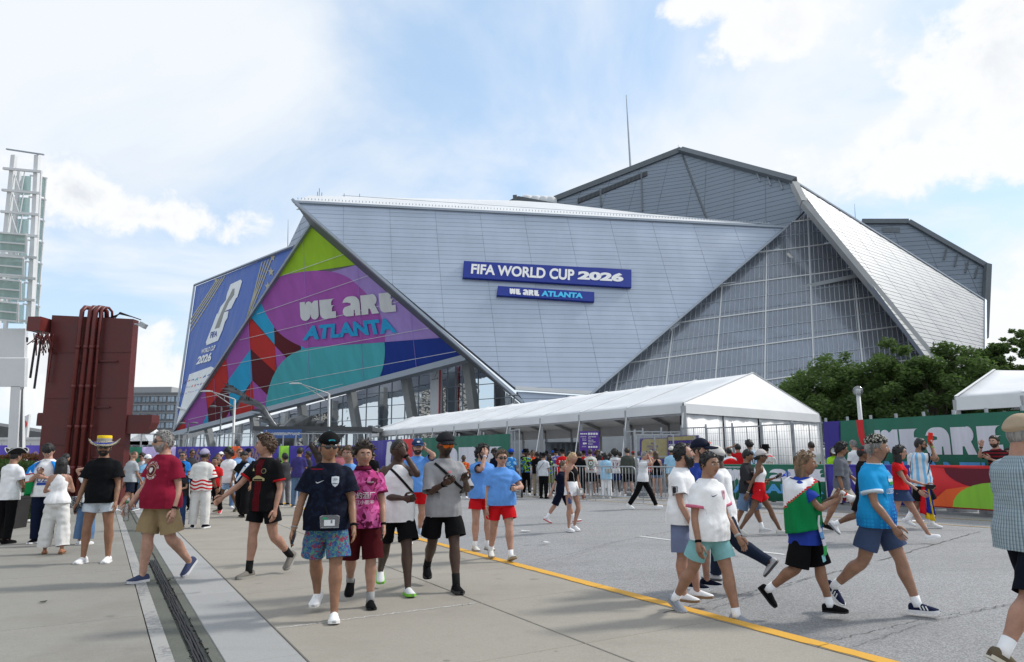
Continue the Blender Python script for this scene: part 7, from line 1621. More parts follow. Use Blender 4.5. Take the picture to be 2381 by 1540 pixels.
def bottle(k, label, col, cap, body=None):
 def fn(s):
  c, d, n_, th = s.hand[k]; c = to_world(s, c); t = thing('water_bottle', label, 'bottle', c); mb = MB(); mb.lathe([(.002, -.12), (.03, -.12), (.033, -.1), (.033, .04), (.026, .07), (.013, .09), (.013, .10)], (0, 0, 0), 12); mb.build('bottle_body', col, t, smooth_=True); mb = MB(); mb.lathe([(.015, .098), (.015, .118), (.003, .12)], (0, 0, 0), 10); mb.build('cap', fabric(cap), t)
  if body: mb = MB(); mb.lathe([(.0335, -.06), (.0335, .02)], (0, 0, 0), 12); mb.build('wrapper', fabric(body), t, smooth_=True)
 return fn
def cape(bands, z_top, z_bot, a0=-130, a1=130, ease=.05, tilt=0., name='flag', grow=.35):
 """flag worn round the shoulders; bands: list of (fraction from top, colour)"""
 def fn(s):
  H = s.H; T = s.T; mb = MB(); mats = [fabric(c) for _, c in bands]; rows = 30; cols = 44; v = []; f = []; m = []
  for j in range(rows+1):
   t_ = j/rows; zz_ = z_top+(z_bot-z_top)*t_
   for i in range(cols+1):
    a = R(a0+(a1-a0)*i/cols); sh_ = np.interp(t_, [0, .06, .16, .3, 1], [.42, .72, .98, 1.04, 1.0+grow*.4]); rx, ry = (.138*sh_+ease*.5)*H, (.084*min(1, sh_*1.2)+ease*.45)*H
    rp = 1+.045*math.sin(7*a+2*t_*3)+.03*math.sin(13*a+1.3); dz = -.022*H*abs(math.sin(a))**2*(1-t_)
    v.append(T(0)*0 + Vector((s.T(0).x, s.T(0).y, 0)) + Vector((math.sin(a)*rx*rp, math.cos(a)*ry*rp, zz_*H+dz-.02*H*math.cos(a)*t_)))
  for j in range(rows):
   t_ = (j+.5)/rows
   for i in range(cols): k = max(q2 for q2, (q, _) in enumerate(bands) if max(0, t_+tilt*(-math.cos(R(a0+(a1-a0)*i/cols)))) >= q); f.append((j*(cols+1)+i, j*(cols+1)+i+1, (j+1)*(cols+1)+i+1, (j+1)*(cols+1)+i)); m.append(k)
  mb.v = [tuple(p) for p in v]; mb.f = f; mb.m = m; o = mb.build(name, mats, s.root, smooth_=True); o.modifiers.new('t', 'SOLIDIFY').thickness = .006
 return fn
def head_pose_phone(): pass
# ================================================================ the cast
W_ = (.82, .82, .83); K_ = (.0055, .0055, .0065); NV = srgb(15, 20, 38)
def wlk(front, a=19, b=14, kb=24, ft=24, kf=4, ff=-8):
 o = 'R' if front == 'L' else 'L'; return {front: (a, kf, ff), o: (-b, kb, ft)}
def swing(front_leg, a=20):
 return dict(L=('s', -a if front_leg == 'L' else a, 8, 10 if front_leg == 'L' else 22), R=('s', a if front_leg == 'L' else -a, 8, 22 if front_leg == 'L' else 10))
T = lambda c, **k: dict(mat=fabric(c) if isinstance(c, tuple) else c, **k)
def sh(c, **k):
 if isinstance(c, tuple) and k.get('kind') not in ('tank', 'cap'): k.setdefault('collar', tuple(x*.86 for x in c))
 return dict(mat=fabric(c) if isinstance(c, tuple) else c, **k)
# ---- left group
person('person in a white tee and black tricorn hat cut by the left edge', 8, 1264, 1046, 165, 'olive', ('short', 'black'), sh(W_, ease=.022, hem=-.07), T(K_, kind='pants'), (K_, K_), None, hat=('tricorn', (.02, .02, .022)), arms=dict(L=('s', 20, 8, 60), R=('s', 14, 10, 40)))
UZ = [(0, srgb(30, 130, 215)), (.36, srgb(190, 40, 50)), (.40, (.75, .75, .76)), (.60, srgb(190, 40, 50)), (.64, srgb(20, 130, 70))]
person('boy with a blue, white and green flag round his shoulders reading a phone', 94, 1264, 1032, 12, 'pale', ('fringe', 'black'), sh(W_, ease=.02, hem=-.06), T(srgb(22, 30, 52), kind='pants', ease=.018), (K_, W_), None, head=(8, 38), arms=dict(R=('k', (-.02, .17, .70)), L=('k', (.04, .16, .66))),
       extra=(cape(UZ, .83, .48, -150, 150, .07), phone('R', 'black phone in the hand of the boy wearing the flag'), d_text('UZB', .26, .10, .02, .64, srgb(50, 70, 150)), d_poly(rect(.24, .05), .02, .595, srgb(60, 85, 160))))
person('woman in white sleeveless top and wide white trousers with long black hair', 122, 1288, 1064, 205, 'fair', ('long', 'black'), sh(W_, kind='tank', fit=True, ease=.008, hem=-.01), T((.68, .67, .65), kind='pants', wide=.022, ease=.016, leg=.86, waist=.09, fold=.008), (srgb(170, 120, 95), srgb(120, 90, 60)), None, sex='f', legs=dict(L=(5, 4, 0, 4), R=(-6, 6, 0, 6)), arms=dict(L=('k', (.07, .20, .66)), R=('k', (-.06, .20, .66))))
person('woman in rolled jeans and white top with one hand on her head', 194, 1266, 1080, 172, 'pale', ('bob', 'black'), sh(W_, kind='cap', fit=True, hem=-.01), T(srgb(92, 120, 155), kind='pants', wide=.016, ease=.016, leg=.88), (W_, W_), None, sex='f', arms=dict(L=('k', (.04, .03, .955), (1, .3, .2)), R=('s', 0, 8, 20)), extra=(strap(-.06, .80, .10, .53, bag=('back', (.26, .10, .2), fabric((.02, .022, .045), 'blotch', ((.5, .5, .45), 60.)))),))
person('bearded man in black tee and pale shorts wearing a striped straw hat', 222, 1308, 1020, 8, 'tan', ('short', 'black'), sh((.006, .0065, .008), ease=.022, hem=-.05, sleeve=.012), T(srgb(196, 205, 214), len=.52, flare=.008), (W_, W_), None, legs=dict(L=(3, 5, 0, 7), R=(4, 6, 0, 7)), arms=dict(L=('s', 4, 12, 18), R=('s', 2, 14, 16)), head=(18, 0), beard=('short', 'black'), glasses='dark', hat=('sombrero', (.5, .4, .1)), w=1.06, extra=(phone('R', 'dark phone held low by the man in the straw hat'),))
def ring_text(body, r, x, z, col, a0, a1, size):
 out = []; n = len(body)
 for i, ch in enumerate(body):
  if ch == ' ': continue
  a = R(a0+(a1-a0)*i/max(1, n-1)); v, f = fit_text(ch, size*.8, size); fl = 1 if a0 > a1 else -1; ca, sa = math.cos(a-math.pi/2 if fl > 0 else a+math.pi/2), math.sin(a-math.pi/2 if fl > 0 else a+math.pi/2)
  out.append(decal([(p[0]*ca-p[1]*sa+r*math.cos(a), p[0]*sa+p[1]*ca+r*math.sin(a)) for p in v], f, x, z, col, 'front', .006, 'lettering'))
 return out
GN = (.36, .022, .045)
person('grey-bearded man in maroon tee and khaki shorts striding left', 362, 1352, 1003, -26, 'pale', ('short', 'grey'), sh(srgb(132, 28, 52), ease=.02, hem=-.045, collar=srgb(118, 22, 44), sleeve=.008), T(srgb(150, 130, 98), len=.86, flare=.016, ease=.016), (srgb(62, 70, 98), (.6, .6, .62)), None, legs=dict(R=(9, 5, 0), L=(-10, 32, 42)), arms=dict(L=('s', -6, 12, 20), R=('s', 16, 10, 22)), head=(-22, -3), w=1.30, beard=('short', 'grey'), glasses='dark', lean=0,
       extra=tuple(ring_text('FLORIDA STATE', .10, -.01, .735, (.6, .55, .5), 165, 15, .030) + ring_text('UNIVERSITY', .10, -.01, .735, (.6, .55, .5), 215, 325, .030)) + (d_poly(disc(.072), -.01, .735, (.45, .36, .22)), d_poly(disc(.062), -.01, .735, (.10, .02, .03), h=.007), d_poly(sc2(CREST, .055), -.01, .735, (.65, .63, .6), h=.010), wrist('L', K_, face=(.02, .02, .02)), bottle('R', 'clear water bottle with green cap held by the maroon tee man', glass_mat('clear_plastic', (.6, .62, .63), (.9, .9, .9), (.85, .88, .88), .1, .2), srgb(20, 120, 60))))
person('bald man in pale grey tee walking away past the red pier', 297, 1190, 1047, 152, 'fair', ('bald', 'brown'), sh((.42, .44, .46)), T(srgb(30, 36, 52), len=.85), (srgb(110, 118, 128), W_), None, legs=wlk('L'), arms=swing('L', 12))
person('man in dark speckled shirt and sunglasses facing the viewer', 324, 1164, 1056, 5, 'olive', ('short', 'black'), sh(fabric((.05, .05, .055), 'blotch', ((.35, .34, .32), 40.))), T(srgb(120, 108, 92), len=.85), (srgb(90, 90, 92), W_), None, glasses='dark', beard=('stubble', 'black'))
person('man seen from behind in white jersey with red wavy stripes and white trousers', 462, 1228, 1046, 180, 'brown', ('buzz', 'black'), sh(fabric((.70, .69, .66), 'lower_wave', (srgb(190, 35, 40), 1.04)), ease=.024, hem=-.055, sleeve=.014, collar=NV, trim=NV, kind='over'), T((.66, .65, .63), kind='pants', wide=.012, ease=.016), (srgb(28, 30, 42), W_), None, legs=dict(L=(1, 2, 0, 5, 25), R=(-1, 2, 0, 5, 10)), arms=dict(L=('s', 2, 14, 18), R=('s', 6, 14, 22)), hat=('cap', srgb(160, 155, 178)), w=1.12, extra=(wrist('R', (.02, .02, .02)),))
person('woman in dark top and jeans with cap and sunglasses holding a blue bottle bag', 414, 1229, 1078, -12, 'olive', ('bob', 'black'), sh((.03, .03, .034)), T(srgb(42, 62, 100), kind='pants'), (K_, W_), None, sex='f', hat=('cap', K_), glasses='dark', arms=dict(L=('k', (.08, .18, .60)), R=('k', (-.04, .18, .60))), extra=(bottle('L', 'blue wrapped bottle held by the woman in jeans', glass_mat('blue_plastic', (.2, .5, .7), (.9, .9, .9), (.5, .8, .9), .1, .5), W_, srgb(60, 160, 200)),))
person('person in red shirt and black joggers half hidden by the striped jersey', 494, 1198, 1062, 4, 'olive', ('short', 'black'), sh(srgb(190, 35, 38)), T(K_, kind='pants', ease=.016), (srgb(185, 60, 60), W_), None, legs=wlk('R', 16, 12))
person('woman in black tee and glasses with light brown hair', 503, 1172, 1064, -4, 'pale', ('wavy', 'light'), sh(K_), T(K_, kind='pants'), (K_, K_), None, sex='f', glasses='clear')
person('teenager with round dark curls in white tee and light blue shorts', 526, 1192, 1045, -18, 'brown', ('afro', 'black'), sh(W_, ease=.022, hem=-.06), T(fabric(srgb(150, 185, 215), 'blotch', (srgb(190, 210, 228), 12.)), len=.70, flare=.01), ((.05, .048, .045), srgb(120, 112, 90)), (.02, .02, .02), legs=wlk('R', 14, 10, 22), arms=dict(L=('s', 4, 10, 18), R=('s', 2, 12, 14)), head=(-18, 4), glasses='clear')
person('young man in black polo with white and blue sash walking', 562, 1202, 1050, -8, 'tan', ('fringe', 'black'), sh((.006, .0065, .008), kind='polo', collar=(.04, .04, .045), trim=(.25, .24, .2)), T((.006, .006, .007), kind='pants', ease=.024, wide=.02), (K_, K_), None, legs=wlk('L', 14, 12, 20), arms=dict(L=('s', 0, 10, 14), R=('k', (-.12, .04, .52), (-1, .5, 0))), head=(62, 0), extra=(d_poly([(.115, .26), (.17, .22), (-.10, -.20), (-.155, -.17)], 0, .665, (.68, .7, .72)), d_poly([(.17, .22), (.18, .21), (-.09, -.21), (-.10, -.20)], 0, .665, srgb(70, 130, 190), h=.005), d_poly([(.105, .265), (.115, .26), (-.155, -.17), (-.165, -.165)], 0, .665, srgb(70, 130, 190), h=.005), d_poly(sc2(CREST, .035), .085, .77, (.03, .04, .08), h=.007)))
person('red-haired man in light blue tee behind the sash wearer', 548, 1182, 1043, 45, 'pale', ('short', 'red'), sh(srgb(125, 165, 215)), T(srgb(92, 120, 160), kind='pants'), (W_, W_), None, glasses='dark')
person('man in navy cap and sunglasses behind the sash wearer', 572, 1172, 1044, 0, 'fair', ('short', 'dark'), sh(srgb(130, 165, 210)), T(srgb(60, 70, 95), len=.9), (W_, W_), None, glasses='dark', hat=('cap', NV))
person('tall curly-haired teenager in black and red striped football kit', 606, 1342, 1013, -24, 'fair', ('curly', 'brown'), sh(fabric((.007, .007, .008), 'centre', (srgb(92, 20, 28), .052)), trim=srgb(165, 25, 30), ease=.016, hem=-.065, collar=(.02, .02, .022)), T((.007, .0075, .01), len=.60), (srgb(120, 116, 110), srgb(150, 148, 142)), (.012, .012, .012), sock_h=.075, legs=dict(R=(8, 4, 0), L=(-10, 38, 44)), arms=dict(R=('s', 32, 22, 22), L=('s', -6, 8, 22)), head=(-48, -4), w=.92, lean=0,
       extra=(d_poly(sc2([(-.5, -.4), (.5, -.4), (.2, .1), (0, .5), (-.3, .0)], .045), -.09, .755, srgb(190, 180, 130)), d_poly(disc(.034), .085, .745, srgb(150, 140, 100)), d_poly(disc(.027), .085, .745, (.015, .015, .017), h=.007), d_text('A', .028, .034, .085, .745, srgb(190, 180, 140)), d_poly([(-.10, -.035), (.10, -.035), (.10, -.005), (.02, .03), (-.02, .03), (-.10, -.005)], -.0, .695, srgb(170, 160, 115)), d_poly([(-.07, -.03), (.07, -.03), (.07, -.012), (-.07, -.012)], 0., .695, (.02, .02, .02), h=.008), d_poly(rect(.006, .11), -.02, .50, srgb(205, 200, 170), lower=True), d_poly(rect(.006, .12), .02, .50, srgb(205, 200, 170), lower=True)))
person('man seen from behind in purple tee and jeans near the horse', 690, 1180, 1041, 172, 'olive', ('short', 'black'), sh(srgb(62, 58, 112)), T(srgb(95, 120, 150), kind='pants'), (srgb(90, 90, 90), W_), None, arms=dict(L=('s', 4, 10, 14), R=('k', (-.02, .18, .64))))
person('person in dark top and grey trousers pointing left', 660, 1176, 1056, -120, 'olive', ('messy', 'black'), sh((.05, .05, .055)), T(srgb(105, 104, 108), kind='pants'), (K_, W_), None, arms=dict(L=('s', 70, 10, 10), R=('s', 4, 8, 20)))
person('woman in charcoal tee and navy shorts beside the purple banner', 646, 1170, 1064, -55, 'dark', ('bun', 'black'), sh((.045, .045, .05)), T(srgb(36, 44, 76), len=.9), (K_, K_), (.02, .02, .02), sex='f', w=1.15, arms=dict(L=('k', (.06, .16, .62)), R=('k', (-.04, .16, .60))))
person('man in navy star-patterned shirt and printed shorts with backwards cap', 752, 1438, 1009, 8, 'tan', ('short', 'black'), sh(fabric(srgb(17, 21, 34), 'blotch', (srgb(24, 30, 48), 16.)), ease=.020, hem=-.05, sleeve=.010, collar=srgb(18, 22, 36)), T(fabric(srgb(72, 112, 138), 'blotch', (srgb(140, 60, 80), srgb(92, 140, 120), srgb(50, 82, 140), 22.)), len=.84, flare=.012), (W_, (.78, .78, .76)), None, legs=dict(L=(11, 4, -2), R=(-16, 22, 16)), arms=dict(R=('s', 6, 16, 16), L=('s', 4, 14, 26)), head=(20, -2), w=1.12, hat=('backcap', K_, srgb(50, 150, 165)), glasses='dark',
       extra=(d_poly(sc2(SWOOSH, .085), -.06, .735, (.55, .57, .6)), d_poly(sc2(CREST, .07, .085), .085, .735, (.62, .66, .7)), d_text('USA', .045, .022, .085, .748, srgb(40, 50, 80)), d_poly(rect(.05, .006), .085, .725, srgb(60, 70, 100), h=.008), d_poly([(-.05, .0), (.05, 0), (.07, .012), (-.07, .012)], -.10, .80, srgb(120, 25, 40)), phone('R', 'black phone held low by the man in the navy shirt'), wrist('R', (.3, .3, .3), wd=.005), wrist('L', K_, face=K_),
              strap(.0, .60, .03, .525, w=.012, bag=('front', (.17, .035, .12), glass_mat('clear_pouch', (.35, .37, .4), (.9, .9, .9), (.75, .77, .8), .12, .22), ((0, -.01, .10, .055, (.72, .73, .75)), (.02, 0, .016, .03, (.03, .03, .04)), (-.045, .03, .04, .02, srgb(60, 150, 110)))))))
PK = srgb(190, 82, 140)
person('man in magenta patterned polo and maroon shorts with tousled dark hair', 836, 1410, 1030, 12, 'fair', ('messy', 'dark'), sh(fabric(srgb(170, 62, 118), 'blotch', (srgb(92, 26, 56), srgb(206, 100, 160), 9.)), kind='polo', collar=srgb(90, 24, 50), trim=srgb(88, 22, 46), ease=.018, hem=-.05), T(srgb(70, 18, 24), len=1.0, flare=.012, ease=.016), (K_, K_), (.3, .3, .3), legs=dict(L=(8, 5, 0), R=(-12, 34, 38)), arms=dict(L=('s', 4, 10, 24), R=('s', -4, 10, 14)), head=(12, 2), w=1.02,
       extra=(d_text('遠約酒厂', .26, .07, .0, .675, (.72, .70, .70)), d_text('浙江小肥羊', .24, .042, .0, .633, (.68, .66, .66)), d_text('WOOLOO', .07, .016, .08, .755, (.7, .7, .7)), d_poly(sc2(SWOOSH, .05), -.08, .752, (.7, .7, .7)), phone('L', 'black phone held low by the man in the magenta polo'), wrist('L', K_), wrist('R', K_)))
person('person in light blue tee hidden behind the navy and magenta shirts', 806, 1302, 1038, -10, 'fair', ('short', 'brown'), sh(srgb(110, 160, 220)), T(srgb(170, 60, 60), len=.8), (W_, W_), None)
person('man in white sleeveless top and black shorts pointing across his face', 918, 1378, 1016, 18, 'deep', ('buzz', 'black'), sh(W_, kind='tank', ease=.018, hem=-.065), T(K_, len=.80, flare=.014), ((.7, .72, .72), srgb(120, 200, 60)), None, legs=dict(L=(17, 5, -3), R=(-15, 30, 24)), arms=dict(L=('k', (.03, .15, .88), (.6, -.3, -1)), R=('k', (.02, .165, .605), (-.5, .6, -.6))), head=(24, 0), w=1.08, glasses='dark', extra=(strap(-.06, .80, .11, .62, .028), wrist('L', K_, face=K_), phone('R', 'grey phone held at the waist by the man in the white sleeveless top')))
BT = srgb(98, 150, 218); RD = srgb(196, 26, 34)
person('smiling man in light blue tee, red shorts and navy cap phoning', 967, 1262, 1024, 14, 'pale', ('short', 'brown'), sh(BT, ease=.02), T(RD, len=.62), (srgb(160, 175, 190), W_), None, legs=dict(R=(4, 4, 0), L=(-8, 40, 30)), arms=dict(L=('k', (.075, .05, .915), (.5, -.3, -1)), R=('s', 4, 9, 16)), beard=('short', 'dark'), hat=('cap', srgb(42, 62, 98), srgb(42, 62, 98), (.6, .6, .6)), w=1.1)
person('man in grey oversized tee and black shorts with orange mirrored glasses', 1030, 1372, 1006, 16, 'deep', ('buzz', 'black'), sh(srgb(150, 150, 153), kind='over', ease=.024, hem=-.055, collar=srgb(140, 140, 143)), T(K_, len=.78, flare=.016), (K_, (.03, .03, .03)), (.012, .012, .012), sock_h=.07, legs=dict(L=(15, 4, -2), R=(-17, 30, 24)), arms=dict(L=('k', (.10, .21, .69), (.4, .2, -1)), R=('k', (-.03, .19, .675), (-.4, .2, -1))), head=(14, 6), hat=('cap', (.02, .021, .024)), glasses='orange', beard=('goatee', 'black'),
       extra=(strap(-.07, .80, .10, .64, .03), phone('L', 'dark phone held out by the man with orange mirrored glasses'), wrist('R', K_, face=K_), d_poly(disc(.022, .014), .04, .745, srgb(190, 120, 125)), d_poly(rect(.012, .16), -.155, .50, (.6, .6, .6), lower=True)))
person('curly-haired man in light blue tee and red shorts touching his glasses', 1119, 1280, 1036, 26, 'pale', ('curly', 'black'), sh(BT, ease=.022), T(RD, len=.58), ((.66, .65, .6), (.3, .25, .2)), W_, sock_h=.05, legs=dict(L=(4, 3, 0), R=(2, 4, 0)), arms=dict(R=('k', (-.015, .13, .90), (-.45, -.3, -1)), L=('s', 0, 8, 14)), head=(18, 0), glasses='dark', beard=('short', 'dark'), w=1.08, extra=(wrist('R', (.6, .6, .7)),))
person('heavy man in light blue tee and red shorts looking past his phone', 1166, 1303, 1047, 14, 'pale', ('short', 'brown'), sh(BT, ease=.022, hem=-.03), T(RD, len=.66), ((.66, .65, .62), (.32, .27, .2)), W_, sock_h=.05, legs=dict(L=(15, 6, -18), R=(-12, 16, 14)), arms=dict(L=('k', (.09, .20, .655), (1, .3, -.7)), R=('s', -2, 11, 12)), glasses='dark', w=1.26, extra=(phone('L', 'black phone held at the chest by the heavy man in light blue'), wrist('R', (.5, .45, .4), wd=.005)))
person('blonde woman in black tank top and white shorts with a clear bag', 1331, 1236, 1053, 42, 'fair', ('tail', 'blond'), sh(K_, kind='tank', fit=True, ease=.005, hem=-.005, tuck=1), T(W_, len=.34, waist=.10), (W_, W_), None, sex='f', legs=dict(R=(2, 4, 0), L=(14, 34, 16)), arms=dict(R=('s', 0, 9, 18), L=('s', 2, 12, 16)), head=(10, 0), w=.98, extra=(strap(-.07, .78, .05, .50, .012, (.3, .3, .3), bag=('front', (.15, .05, .13), glass_mat('clear_bag', (.55, .56, .58), (.9, .9, .9), (.75, .77, .8), .12, .5), ((0, 0, .07, .06, (.6, .58, .55)),))), bottle('R', 'small blue can held low by the blonde woman', fabric(srgb(70, 90, 130)), (.5, .5, .5)), wrist('L', (.4, .3, .1), wd=.005)))
person('child in navy tee and shorts walking behind the blonde woman', 1307, 1217, 1070, 72, 'pale', ('short', 'brown'), sh(NV), T(NV, len=.95), ((.7, .68, .68), srgb(200, 60, 60)), W_, sock_h=.09, legs=wlk('L', 26, 24, 10), arms=dict(L=('s', 22, 8, 14), R=('s', -32, 8, 8)))
person('man in white polo and black trousers striding right with a phone', 1497, 1184, 1047, 66, 'pale', ('short', 'grey'), sh((.66, .67, .69), kind='polo', collar=(.62, .63, .65), ease=.018), T(K_, kind='pants', leg=.95), (W_, W_), None, legs=dict(L=(27, 4, -12), R=(-24, 10, 20)), arms=dict(L=('k', (.06, .06, .915), (.5, -.5, -1)), R=('k', (-.01, .13, .88), (-.6, -.3, -1))), glasses='top', w=1.1, lean=4, extra=(phone('L', 'black phone at the ear of the man in the white polo'),))
person('man in white tee and blue-grey shorts with a full black beard', 1594, 1394, 1032, 62, 'fair', ('recede', 'black'), sh(W_, ease=.018, hem=-.05), T(srgb(112, 122, 150), len=.92, flare=.008), (W_, srgb(140, 110, 80)), None, legs=dict(R=(2, 3, 0), L=(10, 6, 0)), arms=dict(L=('s', 8, 8, 20), R=('s', 8, 9, 18)), head=(14, -12), w=1.18, beard=('full', 'black'), extra=(d_poly(rect(.075, .10), .0, .695, (.06, .06, .07), 'right'), d_poly(rect(.06, .085), .0, .695, (.7, .7, .72), 'right', h=.006), d_poly(sc2(CREST, .045, .07), .0, .695, (.03, .03, .03), 'right', h=.008), d_poly(sc2(CREST, .05), .09, .75, srgb(60, 130, 120))))
person('man in white shirt with pink cuffs and mint shorts walking right', 1660, 1446, 1048, 34, 'olive', ('crop', 'black'), sh(W_, ease=.018, hem=-.045, collar=srgb(40, 55, 130), trim=srgb(205, 110, 135), sleeve=.006), T(srgb(128, 178, 180), len=.68, flare=.006), (srgb(140, 144, 152), srgb(150, 150, 152)), W_, sock_h=.045, legs=dict(L=(17, 6, 2), R=(-22, 16, 24)), arms=dict(R=('s', 0, 11, 12), L=('s', 4, 14, 26)), head=(-8, 0), w=1.16, z=-.05,
       extra=(d_poly(sc2(SWOOSH, .075), -.06, .735, srgb(34, 44, 90)), d_poly(sc2(CREST, .06, .075), .075, .735, srgb(196, 150, 165)), d_text('USA', .04, .02, .075, .75, srgb(60, 70, 120)), wrist('R', K_), wrist('L', (.4, .4, .4), face=(.3, .3, .3))))
person('man in navy and orange cap and blue tee behind the white shirts', 1634, 1368, 1024, 55, 'fair', ('short', 'dark'), sh(srgb(40, 62, 140)), T(NV, len=.9), (NV, W_), None, hat=('cap', srgb(28, 32, 48), srgb(28, 32, 48), srgb(200, 80, 30)), beard=('stubble', 'dark'))
person('man in white cap, long white shirt and dark jeans walking away', 1692, 1356, 1038, -118, 'dark', ('buzz', 'black'), sh(W_, kind='long', ease=.022, hem=-.10), T(srgb(34, 44, 62), kind='pants', ease=.016), ((.5, .5, .52), (.06, .06, .06)), None, legs=dict(R=(14, 4, 0), L=(-26, 34, 50)), arms=dict(L=('s', 6, 9, 10), R=('s', 4, 9, 10)), hat=('cap', (.62, .60, .56)))
person('smiling young man in black printed tee and long denim shorts', 1744, 1243, 1048, 58, 'tan', ('fringe', 'black'), sh((.03, .031, .034), ease=.022, hem=-.05, kind='over'), T(srgb(100, 122, 150), len=1.04, flare=.016, ease=.02), ((.55, .55, .56), (.6, .6, .6)), W_, sock_h=.075, legs=wlk('L', 18, 14, 12), arms=dict(L=('k', (.06, .19, .62)), R=('k', (-.05, .17, .62))), head=(8, 4), extra=(d_text('MYSTIC GAMING', .22, .03, .0, .745, (.45, .44, .42)), d_poly(rect(.07, .035), -.01, .715, srgb(220, 80, 50)), d_text('THE TOUR', .18, .022, .0, .68, (.3, .3, .3))))
person('woman in white tank top, red shorts and pale cap striding right', 1772, 1246, 1042, 76, 'brown', ('bun', 'black'), sh(W_, kind='tank', fit=True, ease=.005, hem=.005, tuck=1), T(RD, len=.46, waist=.11, flare=.016), ((.55, .54, .5), (.5, .5, .46)), None, sex='f', legs=dict(L=(28, 6, -4), R=(-24, 12, 24)), arms=dict(L=('k', (.06, .20, .655)), R=('s', -34, 12, 10)), head=(0, -3), glasses='dark', hat=('cap', srgb(190, 184, 182)), w=.95, lean=4, extra=(phone('L', 'white phone held by the woman in the white tank top', (.6, .6, .62)), wrist('R', (.6, .55, .5), wd=.006)))
def hand_fan(label, k='L'):
 def fn(s):
  c, d, n_, th = s.hand[k]; c = to_world(s, c)+Vector((.10, -.03, .02)); t = thing('hand_fan', label, 'fan', c); mb = MB(); mb.tube([(-.07, 0, -.02), (0, 0, 0)], .022, 8); mb.build('fan_handle', fabric(srgb(25, 70, 190)), t, smooth_=True); mb = MB()
  for r_ in (.05, .035, .02): mb.tube([(.05+r_*math.cos(a), 0, .01+r_*math.sin(a)) for a in [6.283*i/16 for i in range(17)]], .004, 5)
  mb.build('fan_cage', fabric(srgb(25, 80, 200)), t, smooth_=True)
 return fn
PEOPLE[-1].kw['extra'] = PEOPLE[-1].kw['extra'] + (hand_fan('blue hand fan held in front of the woman in the white tank top'),)
def scarf(bands, x, f, z0, z1, w):
 def fn(s):
  H = s.H; o_ = None
  for i, (a, b, c) in enumerate(bands):
   mb = MB(); za, zb = z0+(z1-z0)*a, z0+(z1-z0)*b; fx = lambda z_: f+.012*math.sin(z_*20)
   mb.rings([[Vector((x*H+sx_*w*H/2, -fx(z_)*H-dy, z_*H)) for sx_, dy in ((-1, 0), (1, 0), (1, .012), (-1, .012))] for z_ in (za, (za+zb)/2, zb)]); o = mb.build('scarf' if o_ is None else 'scarf_band', fabric(c), s.root if o_ is None else o_); o_ = o_ or o
  mb = MB()
  for i in range(9): xx = x*H+(i/8-.5)*w*H; mb.tube([(xx, -f*H, z1*H), (xx+random.uniform(-.01, .01), -f*H-.01, z1*H-.06)], .006, 5)
  mb.build('fringe', fabric(srgb(150, 205, 215)), o_)
 return fn
GF = [(0, (.72, .72, .74)), (.30, srgb(190, 40, 50)), (.34, srgb(18, 120, 68))]
person('girl with face paint wrapped in a white and green flag over a blue shirt', 1886, 1424, 1048, 58, 'tan', ('bob', 'light'), sh(srgb(40, 62, 150), ease=.03, hem=-.10), T(K_, len=1.0, ease=.02, flare=.012), (K_, K_), W_, sock_h=.05, legs=dict(L=(14, 4, 0), R=(-12, 38, 50)), arms=dict(R=('k', (.02, .185, .685), (-1, .2, -.7)), L=('k', (.06, .17, .70))), w=1.0,
       extra=(cape(GF, .835, .50, -172, 160, .06, .26, grow=.2), scarf(((0, .42, (.72, .71, .76)), (.42, .58, srgb(110, 160, 210)), (.58, .60, (.1, .02, .03)), (.60, .76, (.70, .69, .74)), (.76, 1, srgb(60, 170, 90))), -.05, .105, .60, .36, .075), lambda s: [d(s) for d in ()]))
def megaphone(label, k, off=(0, 0, 0), dirv=(1, 0, -.3)):
 def fn(s):
  c, d, n_, th = s.hand[k]; c = to_world(s, c)+Vector(off); t = thing('megaphone', label, 'megaphone', c); dv = Vector(dirv).normalized(); q = dv.to_track_quat('Z', 'Y').to_matrix(); mb = MB(); mb.lathe([(.018, -.14), (.03, -.13), (.03, -.05), (.045, .03), (.08, .11), (.085, .12), (.06, .06), (.01, .0)], (0, 0, 0), 14); mb.v = [tuple(q @ Vector(p)) for p in mb.v]; mb.build('horn', mat('megaphone_white', (.7, .7, .7), .4), t, smooth_=True)
  mb = MB(); mb.lathe([(.031, -.06), (.034, -.03), (.036, -.01)], (0, 0, 0), 14); mb.v = [tuple(q @ Vector(p)) for p in mb.v]; mb.build('red_grip', fabric(srgb(220, 70, 40)), t, smooth_=True)
 return fn
person('curly-haired man in slate tee and cream shorts carrying a megaphone', 1966, 1234, 1027, 58, 'tan', ('curly', 'black'), sh(srgb(98, 102, 110), ease=.022, hem=-.055, kind='over'), T(srgb(205, 196, 182), len=.80, flare=.012), (K_, K_), None, legs=dict(L=(25, 5, -4), R=(-20, 8, 16)), arms=dict(R=('s', -2, 10, 12), L=('s', 22, 10, 26)), head=(18, 6), glasses='clear', beard=('goatee', 'black'), extra=(megaphone('white and red megaphone held low by the man in slate tee', 'R', (.04, -.04, -.02), (.8, 0, -.6)), bottle('R', 'red drink bottle hanging from the hand of the man in slate tee', fabric(srgb(110, 20, 30)), (.6, .6, .6), (.5, .6, .55)), d_text('Oasis', .10, .03, .05, .70, srgb(190, 185, 80))))
